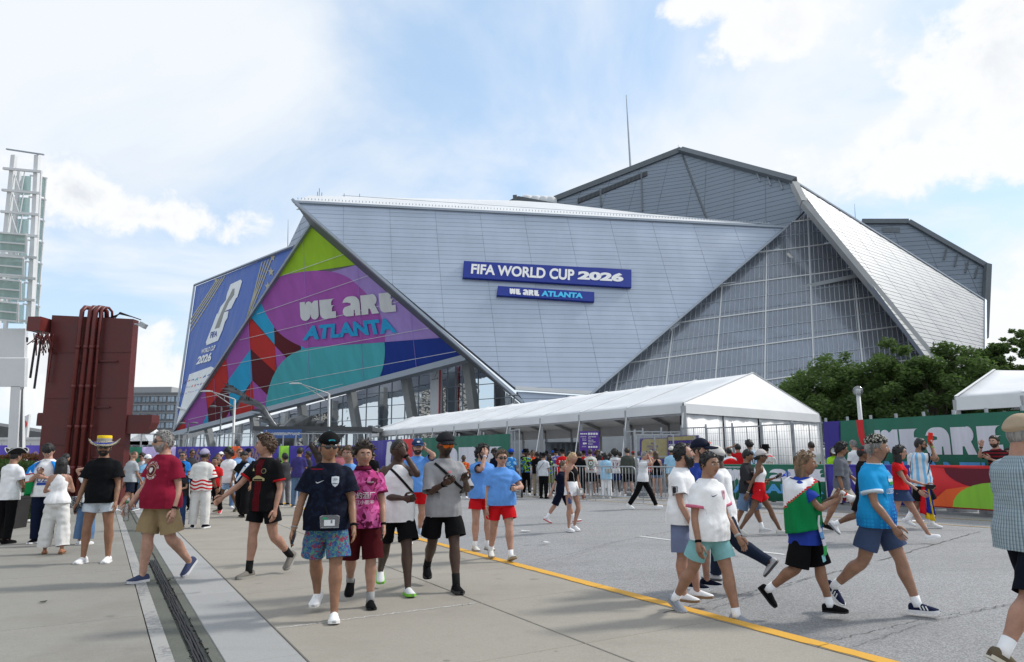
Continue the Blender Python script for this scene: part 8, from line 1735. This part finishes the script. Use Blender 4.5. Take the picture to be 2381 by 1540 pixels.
person('man in bright blue dotted football shirt and patterned skullcap striding right', 2058, 1420, 1005, 44, 'olive', ('short', 'grey'), sh(fabric(srgb(36, 150, 208), 'dots', (srgb(22, 84, 158), 46.)), ease=.020, hem=-.045, collar=(.62, .7, .75), trim=(.62, .70, .76), sleeve=.008), T(srgb(62, 76, 104), len=.72, flare=.012), (srgb(28, 34, 62), (.75, .75, .76)), W_, sock_h=.045, legs=dict(L=(21, 6, -3), R=(-17, 30, 48)), arms=dict(R=('s', 12, 9, 24), L=('s', -14, 9, 14)), head=(24, -2), w=1.12, beard=('goatee', 'black'), hat=('skullcap', (.025, .025, .025), (.42, .40, .33)),
       extra=(d_poly(rect(.12, .030), .02, .742, srgb(90, 160, 210)), d_poly(rect(.12, .030), .02, .725, (.66, .68, .7), h=.005), d_poly(rect(.12, .030), .02, .708, srgb(50, 150, 80), h=.006), d_text('UZBEKISTAN', .25, .05, .03, .665, (.7, .72, .74)), shoe_stripes()))
person('person in black tee half hidden behind the blue dotted shirt', 2020, 1262, 1034, 60, 'brown', ('afro', 'black'), sh(K_), T(K_, len=.9), ((.68, .68, .68), (.2, .2, .22)), W_, legs=dict(L=(16, 4, 0), R=(-20, 44, 50)), hat=('headband', srgb(200, 50, 30)))
person('woman in red top and denim skirt with long dark hair and glasses', 2104, 1262, 1034, 56, 'fair', ('long', 'black'), sh(srgb(196, 30, 34), kind='cap', fit=True, ease=.008, hem=.02), T(srgb(52, 68, 100), kind='skirt', len=.42, waist=.10), (W_, W_), None, sex='f', legs=dict(L=(28, 3, -14), R=(-16, 12, 16)), arms=dict(R=('s', 24, 12, 26), L=('s', 30, 8, 40)), head=(16, -4), glasses='clear', extra=(wrist('R', K_), phone('L', 'black phone held by the woman in the red top')))
ARG = srgb(120, 180, 222)
def hung_flag(label):
 def fn(s):
  c = to_world(s, (-.16, -.10, .54*s.H)); t = thing('hung_flag', label, 'flag', c)
  for i, (c_, x0, x1) in enumerate(((srgb(200, 30, 40), -.20, -.06), (srgb(30, 50, 140), -.06, .12), (srgb(225, 190, 40), -.06, .10))):
   mb = MB(); v = []; n = 10
   for j in range(n+1):
    t_ = j/n
    for k in range(7): q = k/6; v.append((x0*(.3+.7*t_)+(x1-x0)*q*(.45+.55*t_), .03*math.sin(q*9+i)+.02*i-.05*t_, -(.62 if i < 2 else .72)*t_ - .06*q*t_ + (-.0 if i < 2 else -.02)))
   mb.add(v, [(j*7+k, j*7+k+1, (j+1)*7+k+1, (j+1)*7+k) for j in range(n) for k in range(6)]); o = mb.build('flag_band', fabric(c_), t, smooth_=True); o.modifiers.new('t', 'SOLIDIFY').thickness = .004
 return fn
def red_folder(label, k):
 def fn(s):
  c, d, n_, th = s.hand[k]; c = to_world(s, c); t = thing('red_folder', label, 'folder', c); mb = MB(); mb.box((.0, -.01, .09), (.09, .012, .24), rot=Matrix.Rotation(.15, 3, 'Y')); mb.build('cover', fabric(srgb(215, 50, 40)), t); mb = MB(); mb.box((.0, -.02, .05), (.05, .004, .03)); mb.build('label_print', fabric((.6, .5, .5)), t)
 return fn
person('heavy man in sky blue and white striped shirt filming with a red case', 2152, 1229, 1020, 52, 'tan', ('crop', 'black'), sh(fabric((.66, .67, .69), 'vstripe', (ARG, .13, .45)), ease=.024, hem=-.06, trim=NV), T(K_, len=.95, flare=.016), ((.7, .7, .72), (.6, .6, .62)), W_, sock_h=.10, legs=dict(L=(16, 18, 6), R=(-6, 30, 20)), arms=dict(R=('k', (.03, .15, .905), (-.6, -.2, -1)), L=('k', (.06, .14, .88), (.6, -.2, -1))), head=(10, 0), w=1.32, glasses='dark', beard=('stubble', 'black'), extra=(hung_flag('red, blue and yellow flag hanging at the hip of the striped shirt'), red_folder('red case held up at the face of the striped shirt man', 'R'), strap(.06, .80, -.10, .60, .024), wrist('R', srgb(120, 200, 60), wd=.006), d_poly(rect(.012, .13), -.12, .80, K_), d_poly(rect(.012, .13), -.15, .80, K_)))
person('man in white cap and tee behind the woman in red', 2130, 1180, 1024, 70, 'fair', ('short', 'dark'), sh(W_), T(NV, len=.9), (W_, W_), None, hat=('cap', W_))
person('man in black brimmed hat behind the striped shirt', 2143, 1178, 1022, 40, 'dark', ('buzz', 'black'), sh((.5, .35, .36)), T(K_, kind='pants'), (K_, K_), None, hat=('fedora', K_), glasses='dark')
person('man in sage tee seen from behind at the green banner', 2206, 1182, 1013, -140, 'olive', ('short', 'black'), sh(srgb(138, 146, 128), ease=.02), T(K_, len=.9), (K_, W_), None, head=(-20, 0), w=1.12, extra=(d_poly(rect(.16, .2), .02, .72, srgb(120, 132, 116), 'back'), d_text('FAMILY', .14, .05, .02, .74, srgb(80, 92, 84), 'back')))
person('dark-haired youth in blue football shirt beside the sage tee', 2184, 1178, 1027, -150, 'olive', ('short', 'black'), sh(fabric((.6, .6, .62), 'blotch', (srgb(40, 100, 190), 7.))), T(K_, len=.9), (W_, W_), None)
person('man in black and red hooped shirt holding up his hand to film', 2312, 1214, 1014, -62, 'pale', ('short', 'dark'), sh(fabric((.014, .014, .016), 'hstripe', (srgb(120, 28, 36), .075, .45)), ease=.02), T(K_, len=.9), (srgb(170, 160, 140), W_), None, at=ground_at(2312, 16.3), arms=dict(R=('k', (-.06, .22, .87), (-.5, .2, -1)), L=('k', (.03, .22, .72))), beard=('short', 'dark'), extra=(phone('L', 'phone held by the man in the black and red hooped shirt'), wrist('R', K_)))
person('woman half hidden behind the hooped shirt', 2338, 1205, 1042, -40, 'olive', ('long', 'black'), sh((.1, .1, .1)), T(K_, kind='pants'), (K_, K_), None, sex='f', at=ground_at(2338, 16.3))
person('man in blue-grey plaid shirt and tan cap cut by the right edge', 2430, 1556, 958, 100, 'fair', ('buzz', 'grey'), sh(fabric(srgb(150, 166, 172), 'plaid', (srgb(98, 116, 132), srgb(190, 200, 205))), kind='long', ease=.028, hem=-.06, collar=srgb(140, 158, 164)), T(srgb(16, 20, 30), len=.95, flare=.012), (srgb(96, 86, 70), (.62, .59, .5)), W_, sock_h=.06, legs=dict(L=(26, 10, 0), R=(-22, 16, 30)), arms=dict(L=('s', 14, 9, 20), R=('s', 6, 9, 22)), w=1.18, head=(-10, 0), hat=('cap', srgb(168, 150, 128), srgb(26, 34, 60)))
person('grey-haired man in white tee behind the purple barricade', 2000, 1174, 1024, -165, 'pale', ('short', 'grey'), sh(W_), T(NV, len=.9), (W_, W_), None, w=1.15)
person('steward in lime safety vest with a megaphone', 1948, 1172, 1040, -30, 'brown', ('bob', 'black'), sh(srgb(160, 215, 50)), T(K_, kind='pants'), (K_, K_), None, sex='f', arms=dict(L=('k', (.03, .15, .87)), R=('s', 4, 8, 20)), extra=(megaphone('white megaphone raised by the steward in lime', 'L', (0, -.05, .03), (-.3, -1, .1)),))
person('bearded man in white and red jersey seen from behind at the mesh fence', 1898, 1170, 1027, 170, 'fair', ('crop', 'dark'), sh(fabric((.68, .67, .67), 'lower_wave', (srgb(190, 40, 45), .2))), T(NV, len=.9), (W_, W_), None, beard=('short', 'dark'))
person('man with a red and white flag on his back near the mesh fence', 1703, 1167, 1042, 180, 'olive', ('short', 'black'), sh(W_), T(K_, len=.9), (K_, W_), None, extra=(cape([(0, srgb(205, 30, 35)), (.42, (.7, .7, .7)), (.8, srgb(30, 120, 60))], .81, .45, -120, 120, .04),))
person('man in red tee shading his eyes behind the barricade', 1724, 1166, 1032, 175, 'olive', ('crop', 'black'), sh(srgb(190, 30, 36)), T(K_, len=.9), (K_, W_), None, arms=dict(L=('k', (.06, .10, .955), (1, 0, .2)), R=('s', 4, 9, 14)))
person('curly-haired person in sky blue and white striped jersey seen from behind', 1752, 1166, 1024, 185, 'tan', ('curly', 'black'), sh(fabric((.64, .66, .69), 'vstripe', (ARG, .13, .45))), T(K_, len=.9), (W_, W_), None, extra=(d_text('10', .18, .18, 0, .66, srgb(24, 30, 60), 'back'), d_text('MESSI', .2, .05, 0, .755, srgb(24, 30, 60), 'back')))
person('person in black bucket hat wearing a white and green flag with a crown', 1790, 1167, 1036, 180, 'olive', ('short', 'black'), sh(W_), T(K_, kind='pants'), (K_, K_), None, hat=('bucket', K_), extra=(cape([(0, srgb(205, 30, 35)), (.10, (.70, .69, .66)), (.68, srgb(20, 125, 60))], .83, .55, -125, 125, .05),
       lambda s: (lambda mb: (mb.tube([(x*s.H, .155*s.H*0+.20, z_*s.H) for x, z_ in ((-.05, .66), (.05, .66), (.058, .71), (.028, .69), (0, .72), (-.028, .69), (-.058, .71), (-.05, .66))], .006, 5), mb.build('crown_print', fabric(srgb(150, 95, 50)), s.root)))(MB())))
# ---- queue behind the barricades: (label, u, Y, top, face, skin, hair, shirt, bottom, hat, extras)
QG = 'people queueing behind the barricades'
BKT = fabric((.02, .02, .024), 'blotch', (srgb(60, 110, 200), srgb(140, 200, 50), 12.))
def q(label, u, Y, top, face, skin, hair, shirt, bottom, hat=None, extra=(), **k):
 person(label, u, 0, top, face, skin, hair, shirt, bottom, k.pop('shoes', (W_, W_)), k.pop('sock', None), hat=hat, extra=extra, group=QG, at=ground_at(u, Y), **k)
q('person in black bucket hat and black, blue and lime patterned jersey', 1223, 26.5, 1046, -15, 'dark', ('buzz', 'black'), sh(BKT), T(K_, kind='pants'), ('bucket', K_), (d_text('ATL', .18, .1, 0, .66, srgb(150, 210, 60)),))
q('person in orange shirt in the queue', 1237, 28, 1047, 10, 'olive', ('short', 'black'), sh(srgb(215, 75, 45)), T(K_, len=.9), glasses='clear')
q('person in black tee and khaki trousers facing the marquee', 1248, 25.6, 1049, 160, 'dark', ('buzz', 'black'), sh(K_), T(srgb(160, 145, 122), kind='pants'), shoes=(K_, W_))
q('man in pale shirt and black cap leaning on the barricade', 1262, 24.3, 1054, 150, 'fair', ('short', 'dark'), sh((.55, .57, .6), ease=.022), T(K_, kind='pants'), ('cap', K_), (strap(-.06, .8, .1, .62, .015, (.2, .2, .22)),), shoes=(K_, K_), w=1.15)
q('woman in colourful patterned jersey with sunglasses', 1276, 25.8, 1056, -20, 'dark', ('bob', 'black'), sh(BKT), T(srgb(120, 130, 60), len=.9), glasses='dark', sex='f')
q('man in purple and white tie-dye tee facing the marquee', 1292, 26.8, 1043, 175, 'tan', ('short', 'black'), sh(fabric(srgb(92, 88, 150), 'blotch', ((.6, .6, .66), 9.))), T(K_, len=.85), ('cap', K_), sock=K_)
q('man in red shirt lettered S.A.F. on the back', 1307, 25.2, 1044, 180, 'fair', ('short', 'dark'), sh(srgb(200, 30, 34)), T(K_, kind='pants'), ('cap', K_), (d_text('S.A.F.', .28, .09, 0, .735, W_, 'back', bold=.03),), w=1.12)
q('man in black polo facing away near the wayfinding sign', 1346, 24.6, 1050, 165, 'fair', ('crop', 'dark'), sh(K_, kind='polo', collar=K_), T(K_, kind='pants'), shoes=(K_, K_), w=1.08)
q('man in pale tee reading BULGARIA 2026 with a football on the back', 1371, 25.4, 1045, 178, 'fair', ('short', 'dark'), sh((.60, .59, .56), ease=.024), T(K_, len=.9), None, (d_poly(disc(.10), 0, .70, srgb(40, 110, 70), 'back'), d_poly(disc(.075), 0, .70, (.7, .7, .7), 'back', h=.007), d_poly(disc(.028, n=5), 0, .70, (.03, .03, .03), 'back', h=.010), d_poly(rect(.16, .03), 0, .775, srgb(60, 140, 90), 'back'), d_poly(rect(.16, .02), 0, .758, srgb(190, 50, 45), 'back', h=.005), d_text('BULGARIA', .24, .05, 0, .625, (.04, .09, .06), 'back', bold=.02), d_text('2026', .15, .05, 0, .59, (.04, .09, .06), 'back', bold=.02), d_poly(rect(.2, .03), 0, .56, srgb(160, 40, 40), 'back')), w=1.12)
q('woman in pale lilac top with dark hair in the queue', 1392, 25.8, 1055, 170, 'brown', ('bob', 'black'), sh((.55, .55, .62)), T(K_, len=.5), None, sex='f')
q('woman in pale blue tunic and white trousers with a small bag on her back', 1406, 24.2, 1053, 178, 'tan', ('wavy', 'black'), sh(srgb(150, 190, 215), ease=.03, hem=-.12), T(W_, kind='pants', wide=.008), None, (strap(.06, .8, -.06, .60, .018, (.55, .55, .55), bag=('back', (.20, .05, .14), fabric((.30, .29, .26)))),), sex='f', w=1.1)
q('person in white jersey with red number 17 on the back', 1428, 24.9, 1046, 182, 'deep', ('afro', 'black'), sh((.66, .66, .68)), T(srgb(40, 52, 90), len=.75), None, (d_text('17', .20, .19, 0, .67, srgb(160, 35, 50), 'back', bold=.02), d_text('ROBINSON', .2, .04, 0, .765, srgb(170, 60, 70), 'back')), sex='f', sock=W_)
q('man in olive hooded top and black shorts', 1457, 24.6, 1042, 176, 'pale', ('short', 'dark'), sh(srgb(72, 76, 70), kind='long', ease=.028, hem=-.06), T(K_, len=.9), None, (), legs=wlk('L', 10, 14, 14), w=1.05)
q('man in white jersey with red headband', 1470, 25.6, 1047, 150, 'fair', ('short', 'brown'), sh(W_), T(NV, len=.95), ('headband', srgb(200, 30, 36)))
q('bald man in red and navy shirt beyond the white polo', 1510, 26.4, 1046, 165, 'pale', ('bald', 'grey'), sh(srgb(170, 36, 44)), T(NV, len=.9))
q('woman in black tank top and denim shorts facing the signs', 1523, 23.6, 1049, 178, 'pale', ('long', 'brown'), sh(K_, kind='tank', fit=True, ease=.006), T(srgb(105, 125, 150), len=.35), sex='f', shoes=(K_, W_))
q('man in pale blue tee and white cap reading the flag sign', 1559, 23.2, 1040, 172, 'tan', ('short', 'dark'), sh(srgb(150, 192, 218), ease=.022), T(srgb(130, 118, 104), len=.9), ('cap', (.6, .59, .54)), shoes=(K_, W_), w=1.08)
q('person in black tee behind the bearded man', 1590, 24.6, 1046, 170, 'tan', ('short', 'black'), sh(K_), T(K_, len=.9), ('cap', srgb(120, 60, 40)))
QC = [('white', W_), ('red', srgb(190, 35, 40)), ('navy', NV), ('black', K_), ('grey', (.3, .3, .32)), ('yellow', srgb(225, 190, 50)), ('green', srgb(40, 110, 60)), ('pale blue', srgb(130, 175, 215))]
rq = random.Random(21)
spots = [('deep in the queue left of the tent post', 1217, 33, 1048), ('behind the orange shirt', 1243, 34, 1050), ('in cap number one behind the tie-dye', 1284, 35, 1049), ('between red shirt and sign post', 1322, 31, 1047), ('left below the wayfinding sign', 1338, 36, 1049), ('under the wayfinding sign', 1356, 30, 1046), ('right below the wayfinding sign', 1366, 35, 1047), ('past the football tee', 1386, 30, 1048), ('behind the lilac top', 1397, 34, 1051), ('behind the blue tunic', 1416, 29, 1052), ('beside the number 17', 1440, 28.5, 1050), ('far under the marquee by the bins', 1270, 40, 1049), ('far under the marquee by the ledge', 1310, 41, 1050), ('at the gold sign', 1484, 29.5, 1050), ('close to the gate post', 1229, 30, 1050), ('at the far barricade', 1255, 31, 1050)]
for i, (pl, u, Y, tp) in enumerate(spots):
 cn, cc = QC[rq.randrange(len(QC))]; hatt = rq.choice([None, None, ('cap', rq.choice([K_, W_, NV, srgb(30, 80, 180)]))]); fem = rq.random() < .35
 q('person in %s top %s' % (cn, pl), u, Y, tp+rq.uniform(-2, 3), rq.choice([165, 180, 195, 150, 20]), rq.choice(['dark', 'brown', 'tan', 'fair', 'deep']), (rq.choice(['short', 'buzz', 'afro', 'long' if fem else 'crop']), rq.choice(['black', 'dark', 'brown'])), sh(cc), T(rq.choice([K_, NV, srgb(90, 110, 140)]), len=.9), hatt, sex='f' if fem else 'm')
q('dark-skinned man in red and gold football shirt by the green banner', 1078, 24.8, 1058, 4, 'deep', ('buzz', 'black'), sh(fabric(srgb(190, 32, 36), 'blotch', (srgb(200, 140, 50), 30.)), trim=srgb(210, 170, 50)), T(K_, len=.9), None, (d_poly(sc2(CREST, .05), .08, .75, srgb(210, 180, 80)), d_poly(disc(.02, .012), 0, .74, (.6, .6, .65))), w=1.15)
q('curly-haired person in navy by the end of the green banner', 1152, 24.5, 1046, -30, 'deep', ('afro', 'black'), sh(NV), T(NV, kind='pants'))
q('person in blue shirt and blue cap at the gate', 1186, 24.6, 1045, 150, 'dark', ('buzz', 'black'), sh(fabric(srgb(50, 130, 205), 'blotch', (srgb(150, 200, 230), 8.))), T(K_, kind='pants'), ('cap', srgb(30, 70, 170)))
# ---- far plaza crowd
PG = 'distant crowd on the plaza'
far_spots = [('beside the red pier in grey', 155, 19, 1055, (.3, .3, .32)), ('seated low by the hedge', 122, 17.5, 1066, K_), ('with back turned by the pier edge', 272, 24, 1050, K_), ('in red behind the bald man', 309, 26, 1053, srgb(180, 40, 40)), ('in white cap behind the maroon tee', 338, 24, 1054, W_), ('in light blue behind the maroon tee', 346, 21, 1058, srgb(130, 180, 215)), ('in white behind the striped jersey', 398, 27, 1046, W_), ('in bright blue tee and black cap', 432, 20, 1049, srgb(40, 120, 200)), ('peering over the bright blue tee', 448, 26, 1046, srgb(60, 60, 64)), ('in red cap beyond the jersey', 484, 27, 1055, srgb(120, 40, 40)), ('in brown far behind the curls', 515, 30, 1052, srgb(110, 60, 50)), ('in black far behind the curls', 511, 26, 1054, K_), ('in navy left of the tall teenager', 583, 23, 1047, NV), ('in dark polo behind the teenager', 630, 25, 1046, K_), ('in dark jacket near the horse', 722, 24, 1050, (.04, .04, .05)), ('in pink behind the magenta polo', 790, 19, 1038, srgb(150, 90, 100)), ('in black uniform by the purple fence', 867, 23, 1050, K_), ('near the green fence in black', 1002, 22, 1052, K_), ('between pier and hedge in white', 62, 30, 1052, W_), ('in red by the tower leg', 80, 29, 1054, srgb(180, 50, 40))]
for i, (lb, u, Y, tp, c) in enumerate(far_spots):
 fem = rq.random() < .3; person('person %s' % lb, u, 0, tp, rq.choice([0, 20, -20, 160, 180, -60, 60]), rq.choice(['fair', 'tan', 'brown', 'dark', 'pale']), (rq.choice(['short', 'crop', 'messy'] if not fem else ['long', 'bob', 'bun']), rq.choice(['black', 'dark', 'brown'])), sh(c), T(rq.choice([K_, NV, srgb(90, 110, 140), srgb(140, 128, 110)]), kind=rq.choice(['pants', 'shorts']), len=.9), (rq.choice([W_, K_]), W_), None, sex='f' if fem else 'm', group=PG, at=ground_at(u, Y), glasses=rq.choice([None, None, 'dark']), hat=rq.choice([None, None, ('cap', rq.choice([K_, W_, NV]))]), legs=rq.choice([None, wlk('L', 14, 10), wlk('R', 14, 10)]))
# ---- mounted officer: horse and rider beyond the purple tee
def horse(u, Y, face):
 b_ = ground_at(u, Y); t = thing('horse', 'dark brown police horse standing before the purple fence', 'horse', b_, R(face)); mb = MB(); F_ = lambda f, z_, x=0: Vector((x, -f, z_))
 body = [(-.78, 1.30, .10, .12), (-.70, 1.32, .24, .26), (-.45, 1.30, .29, .32), (0, 1.24, .30, .33), (.40, 1.22, .27, .34), (.62, 1.26, .20, .30), (.75, 1.32, .08, .16)]
 mb.rings([ell(F_(f, z_), a, c, Vector((1, 0, 0)), Vector((0, 0, 1)), 16) for f, z_, a, c in body])
 mb.rings([ell(F_(f, z_), a, c, Vector((1, 0, 0)), Vector((0, .5, .85)), 14) for f, z_, a, c in ((.50, 1.30, .16, .26), (.68, 1.50, .13, .22), (.86, 1.74, .10, .16), (.98, 1.92, .085, .12), (1.04, 1.98, .06, .08))])
 mb.rings([ell(F_(f, z_), a, c, Vector((1, 0, 0)), Vector((0, .6, .8)), 12) for f, z_, a, c in ((.92, 1.96, .07, .08), (1.02, 1.93, .10, .125), (1.16, 1.80, .085, .105), (1.32, 1.64, .062, .075), (1.42, 1.54, .065, .07), (1.47, 1.49, .035, .04))])
 for sx_ in (-1, 1):
  mb.tube([F_(.96, 2.02, sx_*.05), F_(.97, 2.10, sx_*.065), F_(.98, 2.16, sx_*.06)], [.03, .03, .006], 7)
  x = sx_*.15
  p_, r_ = spline([F_(.50, 1.15, x), F_(.50, .80, x), F_(.52, .52, x), F_(.50, .28, x), F_(.50, .12, x), F_(.53, .03, x)], [.13, .085, .058, .040, .045, .06], 4); mb.tube(p_, r_, 10)
  p_, r_ = spline([F_(-.50, 1.20, x), F_(-.42, .85, x), F_(-.66, .55, x), F_(-.62, .28, x), F_(-.62, .12, x), F_(-.59, .03, x)], [.19, .12, .065, .042, .047, .06], 4); mb.tube(p_, r_, 10)
 me = bpy.data.meshes.new('tmp'); me.from_pydata(mb.v, [], mb.f); o = bpy.data.objects.new('tmp', me); COL.objects.link(o); m = o.modifiers.new('r', 'REMESH'); m.mode = 'VOXEL'; m.voxel_size = .025; k = o.modifiers.new('s', 'SMOOTH'); k.iterations = 5
 me2 = bpy.data.meshes.new_from_object(o.evaluated_get(bpy.context.evaluated_depsgraph_get())); bpy.data.objects.remove(o); bpy.data.meshes.remove(me); me2.materials.clear(); me2.materials.append(mat('bay_coat', (.028, .015, .010), .45, var=.3, scale=3)); me2.polygons.foreach_set('use_smooth', [True]*len(me2.polygons)); link('body', me2, t)
 mb = MB(); mb.tube([F_(-.78, 1.42), F_(-.90, 1.2), F_(-.95, .75)], [.05, .07, .03], 8); mb.build('tail', hair_mat('black'), t, smooth_=True)
 mb = MB(); mb.tube([F_(.62, 1.72), F_(.80, 1.92), F_(.95, 2.06), F_(1.05, 2.02)], [.03, .045, .04, .02], 6); mb.build('mane', hair_mat('black'), t, smooth_=True)
 mb = MB(); mb.rings([ell(F_(f, 1.52), .26, .09, Vector((1, 0, 0)), Vector((0, 0, 1)), 12) for f in (-.35, -.2, .1, .2)]); mb.build('saddle_cloth', fabric(srgb(150, 140, 120)), t, smooth_=True)
 mb = MB(); mb.tube([F_(1.30, 1.66, .07), F_(1.30, 1.66, -.07)], .012, 6); mb.tube([F_(1.35, 1.58, .07), F_(.5, 1.55, .16)], .008, 5); mb.tube([F_(1.02, 2.02, .09), F_(1.30, 1.62, .07)], .010, 5); mb.build('bridle', M_black, t)
 return b_
hb = horse(775, 33., -80)
person('mounted officer in black uniform and white helmet', 777, 0, 0, -80, 'fair', ('short', 'dark'), sh(K_, kind='long'), T(K_, kind='pants'), (K_, K_), None, legs=dict(L=(52, 66, 0, 24), R=(52, 66, 0, 24)), arms=dict(L=('k', (.06, .2, .62)), R=('k', (-.06, .2, .62))), hat=('helmet', (.65, .65, .66)), glasses='dark', group=PG, at=hb+Vector((0, 0, .88)), H=1.78)
finish_people()
